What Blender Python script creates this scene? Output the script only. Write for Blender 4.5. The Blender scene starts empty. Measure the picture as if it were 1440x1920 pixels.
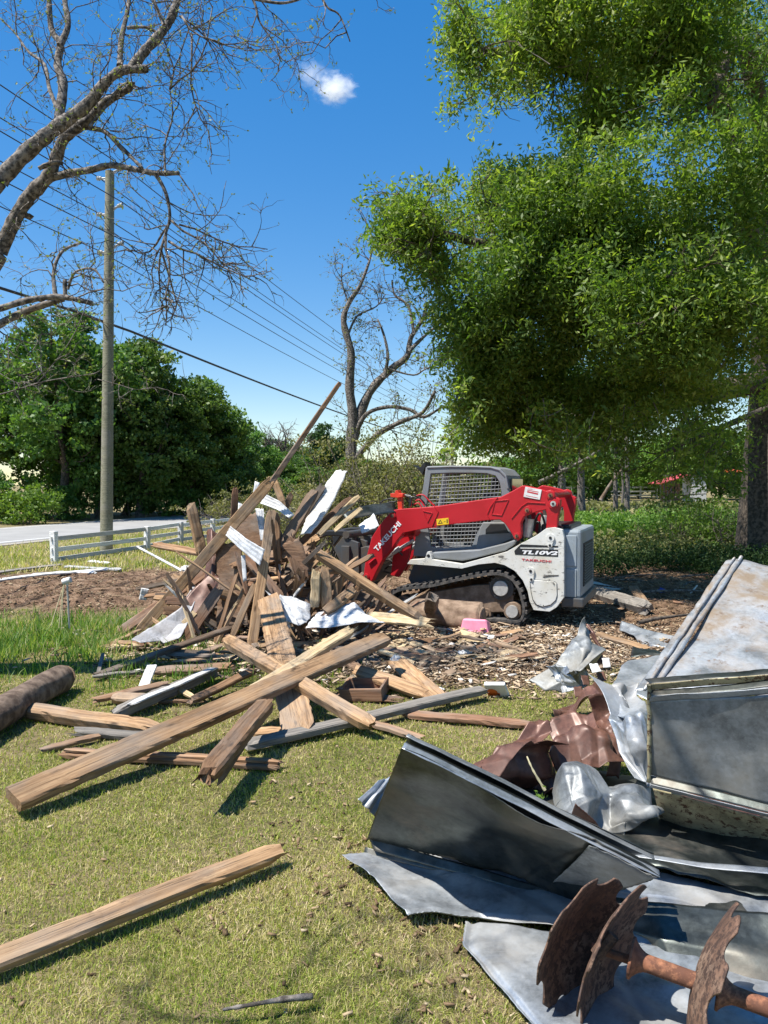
import bpy, bmesh, math, random
import numpy as np
from mathutils import Vector, Matrix, noise
sc = bpy.context.scene
C = sc.collection
R = math.radians
# ---------------- camera ----------------
F = 1442.0; CH = 1.70; HOR = 908.0
PITCH = math.atan((960-HOR)/F)
cam_d = bpy.data.cameras.new('camera'); cam = bpy.data.objects.new('camera', cam_d); C.objects.link(cam)
cam_d.sensor_fit = 'VERTICAL'; cam_d.sensor_height = 24.0; cam_d.lens = 24.0*F/1920.0
cam_d.clip_start = 0.05; cam_d.clip_end = 5000
cam.location = (0, 0, CH); cam.rotation_euler = (math.pi/2-PITCH, 0, 0)
sc.camera = cam
# ---------------- light ----------------
SUN_AZ = Vector((-0.85, -0.38, 0)).normalized(); SUN_EL = R(63)
sun_dir = Vector((SUN_AZ.x*math.cos(SUN_EL), SUN_AZ.y*math.cos(SUN_EL), math.sin(SUN_EL)))
sd = bpy.data.lights.new('sun', 'SUN'); sd.energy = 4.3; sd.angle = R(0.53); sd.color = (1.0, 0.95, 0.87)
so = bpy.data.objects.new('sun', sd); C.objects.link(so)
so.rotation_euler = sun_dir.to_track_quat('Z', 'Y').to_euler()
W = bpy.data.worlds.new('World'); sc.world = W; W.use_nodes = True
wn = W.node_tree.nodes; wl = W.node_tree.links
bg = wn['Background']
sky = wn.new('ShaderNodeTexSky'); sky.sky_type = 'NISHITA'; sky.sun_disc = False
sky.sun_elevation = SUN_EL; sky.sun_rotation = math.atan2(sun_dir.x, sun_dir.y)
sky.altitude = 50; sky.air_density = 1.0; sky.dust_density = 0.15; sky.ozone_density = 1.6
hs = wn.new('ShaderNodeHueSaturation'); hs.inputs['Saturation'].default_value = 1.78; hs.inputs['Hue'].default_value = 0.507; hs.inputs['Value'].default_value = 1.0
gm = wn.new('ShaderNodeGamma'); gm.inputs['Gamma'].default_value = 0.68; wl.new(sky.outputs[0], gm.inputs['Color']); wl.new(gm.outputs[0], hs.inputs['Color']); wl.new(hs.outputs[0], bg.inputs['Color'])
bg.inputs['Strength'].default_value = 0.14
sc.view_settings.view_transform = 'Standard'; sc.view_settings.look = 'None'
sc.view_settings.gamma = 1.0; sc.view_settings.exposure = 1.06
sc.cycles.transparent_max_bounces = 12; sc.cycles.max_bounces = 6; sc.cycles.volume_bounces = 4

# ---------------- pixel -> place helpers ----------------
cp, sp_ = math.cos(PITCH), math.sin(PITCH)
def ray(px, py):
    a = (px-720)/F; b = (960-py)/F
    return Vector((a, cp + b*sp_, -sp_ + b*cp))
def at(px, py, D):
    r = ray(px, py); return Vector((0, 0, CH)) + r*(D/r.y)
def gp(px, py, z=0.0):
    r = ray(px, py); return Vector((0, 0, CH)) + r*((z-CH)/r.z)
def topx(p):
    v = Vector(p)-Vector((0, 0, CH)); f = v.y*cp - v.z*sp_; u = v.y*sp_ + v.z*cp
    return 720+F*v.x/f, 960-F*u/f
# ---------------- object helpers ----------------
def tag(o, label=None, cat=None, group=None, kind=None):
    if label: o['label'] = label
    if cat: o['category'] = cat
    if group: o['group'] = group
    if kind: o['kind'] = kind
    return o
def link(name, me, mat=None, parent=None):
    o = bpy.data.objects.new(name, me); C.objects.link(o)
    if mat is not None:
        for m in (mat if isinstance(mat, (list, tuple)) else [mat]): me.materials.append(m)
    if parent: o.parent = parent
    return o
def empty(name, loc, label, cat, group=None):
    o = bpy.data.objects.new(name, None); C.objects.link(o); o.location = loc; o.empty_display_size = .1
    return tag(o, label, cat, group)
def bmobj(name, bm, mat, parent=None, smooth=False, bevel=0):
    bmesh.ops.recalc_face_normals(bm, faces=bm.faces[:])
    me = bpy.data.meshes.new(name); bm.to_mesh(me); bm.free()
    if smooth:
        me.polygons.foreach_set('use_smooth', [True]*len(me.polygons))
    o = link(name, me, mat, parent)
    if bevel:
        b = o.modifiers.new('bevel', 'BEVEL'); b.width = bevel; b.segments = 2; b.limit_method = 'ANGLE'; b.angle_limit = R(35)
    return o
def npmesh(name, V, Q, smooth=False, attr=None):
    V = np.asarray(V, np.float32); Q = np.asarray(Q, np.int32)
    me = bpy.data.meshes.new(name)
    me.vertices.add(len(V)); me.vertices.foreach_set('co', V.ravel())
    k = Q.shape[1]
    me.loops.add(Q.size); me.loops.foreach_set('vertex_index', Q.ravel())
    me.polygons.add(len(Q)); me.polygons.foreach_set('loop_start', np.arange(0, Q.size, k, dtype=np.int32))
    me.update(calc_edges=True)
    if smooth: me.polygons.foreach_set('use_smooth', np.ones(len(Q), bool))
    if attr is not None:
        for n, a in attr.items():
            at_ = me.attributes.new(n, 'FLOAT', 'POINT'); at_.data.foreach_set('value', np.asarray(a, np.float32).ravel())
    return me
def bm_box(bm, c, s, rot=None):
    m = Matrix.Translation(Vector(c)) @ (rot.to_4x4() if rot else Matrix.Identity(4)) @ Matrix.Diagonal((s[0], s[1], s[2], 1))
    bmesh.ops.create_cube(bm, size=1.0, matrix=m)
def bm_cyl(bm, p0, p1, r0, r1=None, seg=16, cap=True):
    p0 = Vector(p0); p1 = Vector(p1); d = p1-p0
    m = Matrix.Translation((p0+p1)/2) @ d.to_track_quat('Z', 'Y').to_matrix().to_4x4()
    bmesh.ops.create_cone(bm, cap_ends=cap, segments=seg, radius1=r0, radius2=r0 if r1 is None else r1, depth=d.length, matrix=m)
class Tubes:
    def __init__(s): s.V = []; s.Q = []; s.n = 0
    def add(s, pts, rad, sides=6, cap=True):
        P = np.array([tuple(p) for p in pts], float); n = len(P)
        r = np.array(rad if hasattr(rad, '__len__') else [rad]*n, float)
        T = np.gradient(P, axis=0); T /= (np.linalg.norm(T, axis=1)[:, None]+1e-9)
        ref = np.array([0.123, 0.2, 0.97]) if abs(T[0][2]) < .9 else np.array([1.0, .1, 0])
        a = np.cross(T, ref); a /= (np.linalg.norm(a, axis=1)[:, None]+1e-9); b = np.cross(T, a)
        th = np.arange(sides)*2*math.pi/sides
        ring = P[:, None, :] + r[:, None, None]*(np.cos(th)[None, :, None]*a[:, None, :] + np.sin(th)[None, :, None]*b[:, None, :])
        s.V.append(ring.reshape(-1, 3))
        i = np.arange(n-1)[:, None]*sides; j = np.arange(sides)[None, :]; k = (j+1) % sides
        q = np.stack([i+j, i+k, i+sides+k, i+sides+j], -1).reshape(-1, 4) + s.n
        s.Q.append(q)
        if cap and sides >= 4:
            e = (n-1)*sides + s.n
            if sides == 4: s.Q.append(np.array([[e, e+1, e+2, e+3], [s.n+3, s.n+2, s.n+1, s.n]]))
            elif sides in (6, 8):
                for base in (e, s.n):
                    s.Q.append(np.array([[base, base+1, base+2, base+3], [base, base+3, base+4, base+5]] + ([[base, base+5, base+6, base+7]] if sides == 8 else [])))
        s.n += n*sides
    def obj(s, name, mat, parent=None, smooth=True, kind=None):
        me = npmesh(name, np.concatenate(s.V), np.concatenate(s.Q), smooth)
        return link(name, me, mat, parent)

# ---------------- materials ----------------
MC = {}
def newmat(name):
    m = bpy.data.materials.new(name); m.use_nodes = True
    n = m.node_tree.nodes; l = m.node_tree.links; p = n['Principled BSDF']
    return m, n, l, p
def ramp(n, stops):
    r = n.new('ShaderNodeValToRGB'); e = r.color_ramp.elements
    while len(e) < len(stops): e.new(0.5)
    for i, (t, c) in enumerate(stops): e[i].position = t; e[i].color = (*c, 1)
    return r
def tex(n, l, scale, detail=4, rough=.6, coord='Object', mapscale=None, dist=0.0):
    tc = n.new('ShaderNodeTexCoord'); mp = n.new('ShaderNodeMapping')
    l.new(tc.outputs[coord], mp.inputs[0])
    if mapscale: mp.inputs['Scale'].default_value = mapscale
    t = n.new('ShaderNodeTexNoise'); t.inputs['Scale'].default_value = scale; t.inputs['Detail'].default_value = detail
    t.inputs['Roughness'].default_value = rough; t.inputs['Distortion'].default_value = dist
    l.new(mp.outputs[0], t.inputs['Vector']); return t
def mixc(n, l, fac, a, b, mode='MIX'):
    m = n.new('ShaderNodeMix'); m.data_type = 'RGBA'; m.blend_type = mode
    for s, v in ((m.inputs[0], fac), (m.inputs[6], a), (m.inputs[7], b)):
        if isinstance(v, (int, float)): s.default_value = v
        elif isinstance(v, tuple): s.default_value = (*v, 1)
        else: l.new(v, s)
    return m.outputs[2]
def bump(n, l, p, h, strength=.3, dist=.01):
    b = n.new('ShaderNodeBump'); b.inputs['Strength'].default_value = strength; b.inputs['Distance'].default_value = dist
    l.new(h, b.inputs['Height']); l.new(b.outputs[0], p.inputs['Normal'])
def simple(name, col, rough=.6, metal=0.0, var=.25, scale=12, bmp=.15, col2=None, cs=(.4, .65), spec=.5):
    if name in MC: return MC[name]
    m, n, l, p = newmat(name)
    t = tex(n, l, scale, 6)
    c2 = col2 or tuple(min(1, c*(1-var)) for c in col)
    r = ramp(n, [(cs[0], c2), (cs[1], col)])
    l.new(t.outputs[0], r.inputs[0]); l.new(r.outputs[0], p.inputs['Base Color'])
    p.inputs['Roughness'].default_value = rough; p.inputs['Metallic'].default_value = metal
    p.inputs['Specular IOR Level'].default_value = spec
    if bmp: bump(n, l, p, t.outputs[0], bmp, .01)
    MC[name] = m; return m
def wood(name, dark, mid, light, rough=.85, stain=(.06, .04, .025), stain_amt=.5, weather=.55):
    m, n, l, p = newmat(name)
    oi = n.new('ShaderNodeObjectInfo')
    tc = n.new('ShaderNodeTexCoord'); va = n.new('ShaderNodeVectorMath'); va.operation = 'MULTIPLY_ADD'
    cb = n.new('ShaderNodeCombineXYZ')
    for i in range(3): l.new(oi.outputs['Random'], cb.inputs[i])
    va.inputs[1].default_value = (1, 1, 1); l.new(tc.outputs['Object'], va.inputs[0])
    vs = n.new('ShaderNodeVectorMath'); vs.operation = 'SCALE'; vs.inputs['Scale'].default_value = 37.0
    l.new(cb.outputs[0], vs.inputs[0]); l.new(vs.outputs[0], va.inputs[2])
    def nz(sc_, ms, det=5):
        mp = n.new('ShaderNodeMapping'); mp.inputs['Scale'].default_value = ms; l.new(va.outputs[0], mp.inputs[0])
        t = n.new('ShaderNodeTexNoise'); t.inputs['Scale'].default_value = sc_; t.inputs['Detail'].default_value = det
        t.inputs['Roughness'].default_value = .65; l.new(mp.outputs[0], t.inputs['Vector']); return t
    g = nz(14, (.12, 3.2, 3.2), 7)
    g.inputs['Distortion'].default_value = .4
    r = ramp(n, [(.30, dark), (.50, mid), (.70, light)]); l.new(g.outputs[0], r.inputs[0])
    s = nz(3.0, (.6, 1.6, 1.6), 5); sr = ramp(n, [(.50, (0, 0, 0)), (.72, (stain_amt,)*3)]); l.new(s.outputs[0], sr.inputs[0])
    c = mixc(n, l, sr.outputs[0], r.outputs[0], stain)
    # knots
    v = n.new('ShaderNodeTexVoronoi'); v.inputs['Scale'].default_value = 3.0
    mp = n.new('ShaderNodeMapping'); mp.inputs['Scale'].default_value = (.9, 3, 3); l.new(va.outputs[0], mp.inputs[0]); l.new(mp.outputs[0], v.inputs['Vector'])
    kr = ramp(n, [(.05, (1, 1, 1)), (.13, (0, 0, 0))]); l.new(v.outputs['Distance'], kr.inputs[0])
    c = mixc(n, l, kr.outputs[0], c, tuple(x*.55 for x in dark))
    # fine cracks
    k = nz(30, (.05, 4, 4), 3); kk = ramp(n, [(.33, (.5,)*3), (.40, (1, 1, 1))]); l.new(k.outputs[0], kk.inputs[0])
    c = mixc(n, l, 1.0, c, kk.outputs[0], 'MULTIPLY')
    w1 = nz(1.6, (.8, 2.2, 2.2), 6); wr = ramp(n, [(.46, (0, 0, 0)), (.66, (weather,)*3)]); l.new(w1.outputs[0], wr.inputs[0]); c = mixc(n, l, wr.outputs[0], c, (.235, .215, .19))
    w2 = nz(7, (.25, 5, 5), 5); w2r = ramp(n, [(.58, (0, 0, 0)), (.70, (.55,)*3)]); l.new(w2.outputs[0], w2r.inputs[0]); c = mixc(n, l, w2r.outputs[0], c, tuple(x*.5 for x in dark))
    hv = n.new('ShaderNodeHueSaturation'); l.new(c, hv.inputs['Color'])
    mr = n.new('ShaderNodeMapRange'); mr.inputs['To Min'].default_value = .72; mr.inputs['To Max'].default_value = 1.25
    l.new(oi.outputs['Random'], mr.inputs[0]); l.new(mr.outputs[0], hv.inputs['Value'])
    l.new(hv.outputs[0], p.inputs['Base Color']); p.inputs['Roughness'].default_value = rough
    p.inputs['Specular IOR Level'].default_value = .25
    ad = n.new('ShaderNodeMath'); ad.operation = 'ADD'; l.new(g.outputs[0], ad.inputs[0]); l.new(kk.outputs[0], ad.inputs[1])
    bump(n, l, p, ad.outputs[0], .55, .006)
    MC[name] = m; return m
M = {}
M['tan'] = wood('sawn_timber', (.15, .085, .042), (.35, .215, .115), (.50, .335, .19))
M['pale'] = wood('fresh_split_timber', (.38, .25, .12), (.56, .42, .24), (.68, .54, .34), stain_amt=.25)
M['brown'] = wood('old_brown_timber', (.12, .065, .035), (.25, .145, .08), (.38, .24, .14))
M['grey'] = wood('weathered_grey_timber', (.09, .085, .08), (.19, .175, .155), (.30, .27, .23))
M['dark'] = wood('dark_rotten_timber', (.04, .028, .02), (.11, .075, .05), (.22, .155, .11))
M['red'] = wood('red_brown_board', (.11, .055, .033), (.22, .12, .072), (.33, .20, .125), stain_amt=.35)
M['white'] = wood('peeling_white_paint', (.32, .31, .29), (.58, .58, .56), (.68, .68, .67), rough=.6, stain=(.28, .22, .17), stain_amt=.4, weather=.2)
M['fence'] = wood('white_fence_paint', (.45, .44, .42), (.76, .76, .74), (.82, .82, .81), rough=.6, stain=(.35, .30, .25), stain_amt=.3, weather=.12)
M['ply'] = wood('brown_plywood', (.10, .055, .033), (.18, .105, .062), (.27, .165, .10), stain_amt=.35)
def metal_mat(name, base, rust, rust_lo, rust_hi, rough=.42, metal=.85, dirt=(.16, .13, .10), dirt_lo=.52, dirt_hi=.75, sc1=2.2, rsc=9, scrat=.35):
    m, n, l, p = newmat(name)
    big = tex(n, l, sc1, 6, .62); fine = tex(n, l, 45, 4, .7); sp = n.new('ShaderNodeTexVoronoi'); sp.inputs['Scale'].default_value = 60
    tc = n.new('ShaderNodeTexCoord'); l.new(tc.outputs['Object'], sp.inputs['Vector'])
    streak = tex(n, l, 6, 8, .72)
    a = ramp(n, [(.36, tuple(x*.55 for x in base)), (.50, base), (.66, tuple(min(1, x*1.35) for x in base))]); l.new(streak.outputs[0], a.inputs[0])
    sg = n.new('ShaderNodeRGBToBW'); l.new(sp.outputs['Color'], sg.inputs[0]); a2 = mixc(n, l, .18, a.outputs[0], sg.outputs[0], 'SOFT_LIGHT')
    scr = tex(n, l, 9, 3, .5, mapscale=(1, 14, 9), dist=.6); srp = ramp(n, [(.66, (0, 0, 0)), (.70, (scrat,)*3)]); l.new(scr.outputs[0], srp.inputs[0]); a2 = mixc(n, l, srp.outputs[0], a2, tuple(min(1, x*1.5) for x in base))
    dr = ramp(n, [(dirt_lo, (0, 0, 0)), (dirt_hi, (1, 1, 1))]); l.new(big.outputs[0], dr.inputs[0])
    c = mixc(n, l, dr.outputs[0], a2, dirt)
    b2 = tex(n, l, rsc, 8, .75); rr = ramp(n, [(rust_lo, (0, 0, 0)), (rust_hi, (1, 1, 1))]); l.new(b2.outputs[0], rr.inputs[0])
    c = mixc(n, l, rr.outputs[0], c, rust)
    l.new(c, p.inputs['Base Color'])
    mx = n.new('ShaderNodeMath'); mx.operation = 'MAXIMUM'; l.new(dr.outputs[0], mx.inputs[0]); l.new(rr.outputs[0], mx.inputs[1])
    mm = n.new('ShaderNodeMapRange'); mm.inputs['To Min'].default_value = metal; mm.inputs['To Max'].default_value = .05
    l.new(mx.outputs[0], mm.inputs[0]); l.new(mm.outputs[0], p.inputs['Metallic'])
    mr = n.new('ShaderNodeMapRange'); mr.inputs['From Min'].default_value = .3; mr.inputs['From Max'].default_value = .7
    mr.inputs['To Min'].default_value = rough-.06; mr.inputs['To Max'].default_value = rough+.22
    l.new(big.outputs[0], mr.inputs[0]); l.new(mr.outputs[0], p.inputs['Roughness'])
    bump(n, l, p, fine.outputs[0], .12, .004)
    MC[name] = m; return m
M['galv'] = metal_mat('galvanised_steel', (.33, .36, .39), (.20, .10, .05), .68, .76, metal=.6, rough=.36, dirt=(.27, .26, .24), dirt_lo=.46, dirt_hi=.72)
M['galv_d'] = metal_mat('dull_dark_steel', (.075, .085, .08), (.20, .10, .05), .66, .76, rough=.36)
M['galv_m'] = metal_mat('mossy_galvanised_steel', (.40, .42, .44), (.15, .10, .065), .56, .66, rough=.42, metal=.55, dirt=(.21, .16, .11), dirt_lo=.44, dirt_hi=.64, sc1=2.6)
M['galv_p'] = metal_mat('dull_panel_steel', (.25, .265, .27), (.17, .12, .08), .64, .74, rough=.5, metal=.6, dirt=(.20, .18, .14), dirt_lo=.46, dirt_hi=.72, sc1=2.2)
M['brownmet'] = metal_mat('brown_painted_steel', (.13, .062, .043), (.04, .024, .017), .56, .72, rough=.38, metal=.15, dirt=(.075, .042, .032))
M['cream'] = metal_mat('rust_speckled_cream_steel', (.36, .31, .18), (.09, .04, .02), .53, .58, rough=.6, metal=.0, dirt=(.22, .17, .10), rsc=32)
M['greyflash'] = metal_mat('grey_painted_flashing', (.34, .34, .35), (.25, .13, .08), .60, .72, rough=.5, metal=.0, dirt=(.26, .22, .18))
M['rust'] = metal_mat('rusted_disc_steel', (.17, .095, .062), (.06, .034, .024), .47, .54, rough=.72, metal=.15, dirt=(.24, .18, .13), dirt_lo=.5, dirt_hi=.72, sc1=6, rsc=38, scrat=0)
M['rust2'] = metal_mat('orange_rusted_steel', (.27, .115, .062), (.12, .052, .032), .46, .56, rough=.8, metal=.1, dirt=(.42, .22, .12), sc1=8)
M['whitemet'] = metal_mat('white_painted_siding', (.58, .59, .60), (.30, .20, .13), .62, .76, rough=.5, metal=.0, dirt=(.50, .48, .44), dirt_lo=.56, dirt_hi=.85)
M['redpaint'] = simple('red_machine_paint', (.60, .018, .025), .38, var=.30, scale=5, bmp=.02)
def scuffed(name, col, sc_, lo, hi, rough=.5):
    m, n, l, p = newmat(name)
    a = tex(n, l, 7, 9, .8, mapscale=(1, 1, 2.2)); b = tex(n, l, 2.5, 5)
    r = ramp(n, [(lo, (0, 0, 0)), (hi, (1, 1, 1))]); l.new(a.outputs[0], r.inputs[0])
    r2 = ramp(n, [(.42, (0, 0, 0)), (.66, (.85, .85, .85))]); l.new(b.outputs[0], r2.inputs[0])
    c = mixc(n, l, r2.outputs[0], col, tuple(x*f for x, f in zip(col, (.8, .74, .62))))
    c = mixc(n, l, r.outputs[0], c, sc_)
    l.new(c, p.inputs['Base Color']); p.inputs['Roughness'].default_value = rough
    bump(n, l, p, a.outputs[0], .08, .004); return m
M['redpaint'] = scuffed('scratched_red_paint', (.46, .010, .018), (.50, .12, .09), .66, .72, .40)
M['cabwhite'] = scuffed('scuffed_white_paint', (.64, .64, .60), (.13, .12, .105), .56, .60, .55)
M['cabgrey'] = scuffed('scuffed_grey_paint', (.20, .215, .23), (.11, .10, .09), .58, .72, .5)
M['hood'] = scuffed('blue_grey_paint', (.27, .32, .37), (.12, .12, .12), .60, .72, .42)
M['frame'] = simple('dark_chassis_steel', (.055, .065, .075), .5, col2=(.08, .065, .05), scale=6)
M['black'] = simple('black_plastic', (.018, .018, .02), .45, bmp=.05)
M['rubber'] = simple('dusty_rubber', (.12, .105, .09), .85, col2=(.035, .035, .035), scale=18)
M['mud'] = simple('caked_mud', (.28, .20, .14), .95, col2=(.15, .10, .065), scale=9, bmp=.9)
M['steelw'] = simple('worn_light_steel', (.55, .54, .50), .45, metal=.3, scale=20)
M['yellow'] = simple('yellow_sticker', (.80, .52, .02), .4, var=.1)
M['decalw'] = simple('white_decal', (.80, .80, .80), .4, var=.06)
M['decalr'] = simple('red_decal', (.55, .05, .06), .4, var=.1)
M['pink'] = simple('pink_plastic', (.78, .27, .38), .45, var=.15)
M['bluep'] = simple('blue_plastic', (.03, .08, .45), .4)
M['orange'] = simple('orange_print', (.75, .16, .02), .5)
M['paper'] = simple('dirty_white_paper', (.74, .74, .72), .8, var=.2)
M['pole'] = wood('utility_pole_timber', (.10, .10, .065), (.19, .185, .125), (.29, .275, .20), stain_amt=.3)
M['bark'] = simple('rough_grey_bark', (.24, .21, .18), .95, col2=(.05, .042, .035), scale=26, bmp=1.0, cs=(.42, .6))
M['barkd'] = simple('dark_ridged_bark', (.135, .105, .08), .95, col2=(.045, .035, .027), scale=14, bmp=1.0, cs=(.42, .6))
M['twig'] = simple('grey_twigs', (.20, .17, .145), .9, col2=(.09, .075, .06), scale=10, bmp=.2)
M['logbark'] = simple('brown_log_bark', (.20, .145, .105), .95, col2=(.07, .045, .03), scale=13, bmp=1.0)
M['logend'] = simple('cut_log_end', (.36, .24, .15), .9, scale=20)
M['roadm'] = simple('asphalt', (.30, .295, .28), .9, var=.15, scale=.8, bmp=.1)
M['roadm2'] = simple('road_paint', (.72, .72, .70), .7, var=.1)
M['redroof'] = simple('red_metal_roof', (.50, .07, .06), .5, var=.2, scale=2)
M['orangeroof'] = simple('orange_roof', (.68, .13, .05), .55, var=.25, scale=3)
M['wallw'] = simple('white_wall', (.62, .61, .57), .8, var=.15, scale=3)
M['insul'] = simple('grey_insulator', (.40, .42, .42), .35, var=.1)
M['wire'] = simple('dark_wire', (.035, .035, .04), .6, bmp=0)
M['glassd'] = simple('tinted_glass', (.02, .025, .03), .08, bmp=0)
M['string'] = simple('yellow_string', (.62, .55, .33), .8)
M['grille'] = simple('grille_black', (.012, .012, .014), .5, bmp=0)
def leafmat(name, stops, trans=.35, rough=.42, spec=.5):
    m, n, l, p = newmat(name)
    a = n.new('ShaderNodeAttribute'); a.attribute_name = 'rnd'
    r = ramp(n, stops); l.new(a.outputs['Fac'], r.inputs[0])
    oi = n.new('ShaderNodeObjectInfo'); hv = n.new('ShaderNodeHueSaturation'); l.new(r.outputs[0], hv.inputs['Color'])
    for s_, lo_, hi_ in (('Value', .82, 1.2), ('Hue', .49, .507)):
        mr = n.new('ShaderNodeMapRange'); mr.inputs['To Min'].default_value = lo_; mr.inputs['To Max'].default_value = hi_; l.new(oi.outputs['Random'], mr.inputs[0]); l.new(mr.outputs[0], hv.inputs[s_])
    l.new(hv.outputs[0], p.inputs['Base Color']); p.inputs['Roughness'].default_value = rough; p.inputs['Specular IOR Level'].default_value = spec
    t = n.new('ShaderNodeBsdfTranslucent'); br = mixc(n, l, 1.0, hv.outputs[0], (1.5, 1.6, .6), 'MULTIPLY'); l.new(br, t.inputs['Color'])
    ms = n.new('ShaderNodeMixShader'); ms.inputs[0].default_value = trans
    l.new(p.outputs[0], ms.inputs[1]); l.new(t.outputs[0], ms.inputs[2]); l.new(ms.outputs[0], n['Material Output'].inputs['Surface'])
    MC[name] = m; return m
M['oakleaf'] = leafmat('oak_leaves', [(0, (.055, .125, .022)), (.45, (.135, .225, .04)), (.8, (.25, .33, .065)), (1, (.36, .41, .13))], .5, .5, .4)
M['woodleaf'] = leafmat('wood_leaves', [(0, (.035, .085, .018)), (.5, (.085, .165, .032)), (.85, (.16, .25, .055)), (1, (.24, .31, .10))], .36, .5, .35)
M['shadeleaf'] = leafmat('dark_ground_leaves', [(0, (.015, .035, .01)), (.6, (.035, .07, .018)), (.9, (.08, .12, .035)), (1, (.17, .17, .08))], .2, .6, .2)  # undergrowth leaf colour darkened: the oak's shade is put into it
M['pineleaf'] = leafmat('pine_needles', [(0, (.03, .06, .02)), (.6, (.05, .09, .03)), (1, (.09, .13, .05))], .2, .6, .2)
M['limeleaf'] = leafmat('bright_leaves', [(0, (.075, .15, .02)), (.5, (.13, .23, .035)), (1, (.24, .33, .08))], .38, .5, .35)
M['brushleaf'] = leafmat('yellow_brush_leaves', [(0, (.09, .11, .035)), (.5, (.20, .21, .08)), (1, (.34, .31, .16))], .3, .6, .2)
M['budleaf'] = leafmat('spring_buds', [(0, (.10, .13, .035)), (1, (.24, .27, .10))], .35, .5, .2)
M['blade'] = leafmat('grass_blades', [(0, (.11, .17, .02)), (.26, (.22, .29, .04)), (.48, (.34, .36, .085)), (.70, (.46, .40, .17)), (1, (.60, .49, .33))], .3, .6, .2)
M['tallblade'] = leafmat('tall_grass_blades', [(0, (.06, .13, .02)), (.5, (.12, .22, .04)), (.8, (.23, .30, .08)), (1, (.45, .38, .22))], .4, .5, .3)
M['dry'] = leafmat('dry_stems', [(0, (.20, .15, .09)), (1, (.48, .39, .26))], .2, .8, .1)
# ======================= GROUND =======================
rng = np.random.default_rng(7)
def vnoise(x, y, s, seed=0):
    x = np.asarray(x, float)*s+seed*17.3; y = np.asarray(y, float)*s+seed*9.1
    xi = np.floor(x).astype(int); yi = np.floor(y).astype(int); fx = x-xi; fy = y-yi
    def h(a, b):
        v = np.sin(a*127.1+b*311.7+seed*3.3)*43758.5453; return v-np.floor(v)
    fx = fx*fx*(3-2*fx); fy = fy*fy*(3-2*fy)
    return (h(xi, yi)*(1-fx)+h(xi+1, yi)*fx)*(1-fy)+(h(xi, yi+1)*(1-fx)+h(xi+1, yi+1)*fx)*fy
def sm(t): t = np.clip(t, 0, 1); return t*t*(3-2*t)
RD = np.array([.27, .963]); RD = RD/np.linalg.norm(RD); RN = np.array([-RD[1], RD[0]])   # along / across the road
RO = np.array([-10.9, 21.9])
def dirt_mask(x, y):
    x = np.asarray(x, float); y = np.asarray(y, float)
    lo = np.interp(x, [-9, -4.5, -2.9, -1.5, -.3, .3, 1.2, 2.2, 3.2, 6], [9.9, 9.9, 9.6, 8.4, 7.2, 6.5, 6.3, 6.4, 6.9, 6.0])
    hi = np.interp(x, [-10, -6, -3, 1, 4, 12], [14.6, 15.2, 16.0, 17, 17, 20])
    n = (vnoise(x, y, 1.3, 1)-.5)*1.3 + (vnoise(x, y, 4, 2)-.5)*.7
    return sm((y-lo+n)/.9+.2)*sm((hi-y+n)/1.4+.3)
def hgt(x, y):
    d = dirt_mask(x, y)
    h = d*((vnoise(x, y, 1.6, 3)-.45)*.10 + (vnoise(x, y, 6, 4)-.5)*.045 + (vnoise(x, y, 15, 5)-.5)*.02)
    h = h + (1-d)*((vnoise(x, y, .7, 6)-.5)*.03+(vnoise(x, y, 9, 7)-.5)*.012)
    # spoil heap by the stake
    h = h + .10*np.exp(-(((np.asarray(x)+4.6)/.7)**2+((np.asarray(y)-11.3)/.35)**2))
    h = h + .10*np.exp(-(((np.asarray(x)-5.5)/1.2)**2+((np.asarray(y)-12.2)/.6)**2))
    return h - .015
def axis(a, b, n1, far):
    mid = np.linspace(a, b, n1)
    return mid
gx = np.concatenate([-np.geomspace(1500, 12.5, 22), np.linspace(-12, 12, 330), np.geomspace(12.5, 1500, 22)])
gy = np.concatenate([[-300, -60, -15, -5], np.linspace(-2, 24, 360), np.geomspace(24.6, 2500, 34)])
X, Y = np.meshgrid(gx, gy)
Z = hgt(X, Y)
far = sm((np.hypot(X, Y)-20)/12)
Z = Z*(1-far) - .015*far
V = np.stack([X, Y, Z], -1).reshape(-1, 3)
nx, ny = len(gx), len(gy)
i, j = np.meshgrid(np.arange(nx-1), np.arange(ny-1)); b0 = (j*nx+i).ravel()
Q = np.stack([b0, b0+1, b0+nx+1, b0+nx], -1)
me = npmesh('ground', V, Q, True, {'dirt': dirt_mask(X, Y).ravel()})
m, n, l, p = newmat('lawn_and_bare_earth')
at_ = n.new('ShaderNodeAttribute'); at_.attribute_name = 'dirt'
t1 = tex(n, l, 1.1, 6, .65); t2 = tex(n, l, 22, 5, .7); t3 = tex(n, l, 90, 4, .7); t4 = tex(n, l, 4.5, 6, .7)
g1 = ramp(n, [(.34, (.06, .05, .025)), (.5, (.22, .18, .09)), (.62, (.36, .28, .17))]); l.new(t2.outputs[0], g1.inputs[0])
g2 = ramp(n, [(.42, (.12, .13, .035)), (.6, (.30, .23, .14))]); l.new(t1.outputs[0], g2.inputs[0])
gr = mixc(n, l, .5, g1.outputs[0], g2.outputs[0])
d1 = ramp(n, [(.34, (.10, .066, .045)), (.5, (.27, .18, .12)), (.68, (.45, .33, .23))]); l.new(t4.outputs[0], d1.inputs[0])
d2 = ramp(n, [(.35, (.45, .42, .40)), (.62, (1.15, 1.1, 1.05))]); l.new(t3.outputs[0], d2.inputs[0])
dd = mixc(n, l, 1.0, d1.outputs[0], d2.outputs[0], 'MULTIPLY')
c = mixc(n, l, at_.outputs['Fac'], gr, dd)
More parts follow.
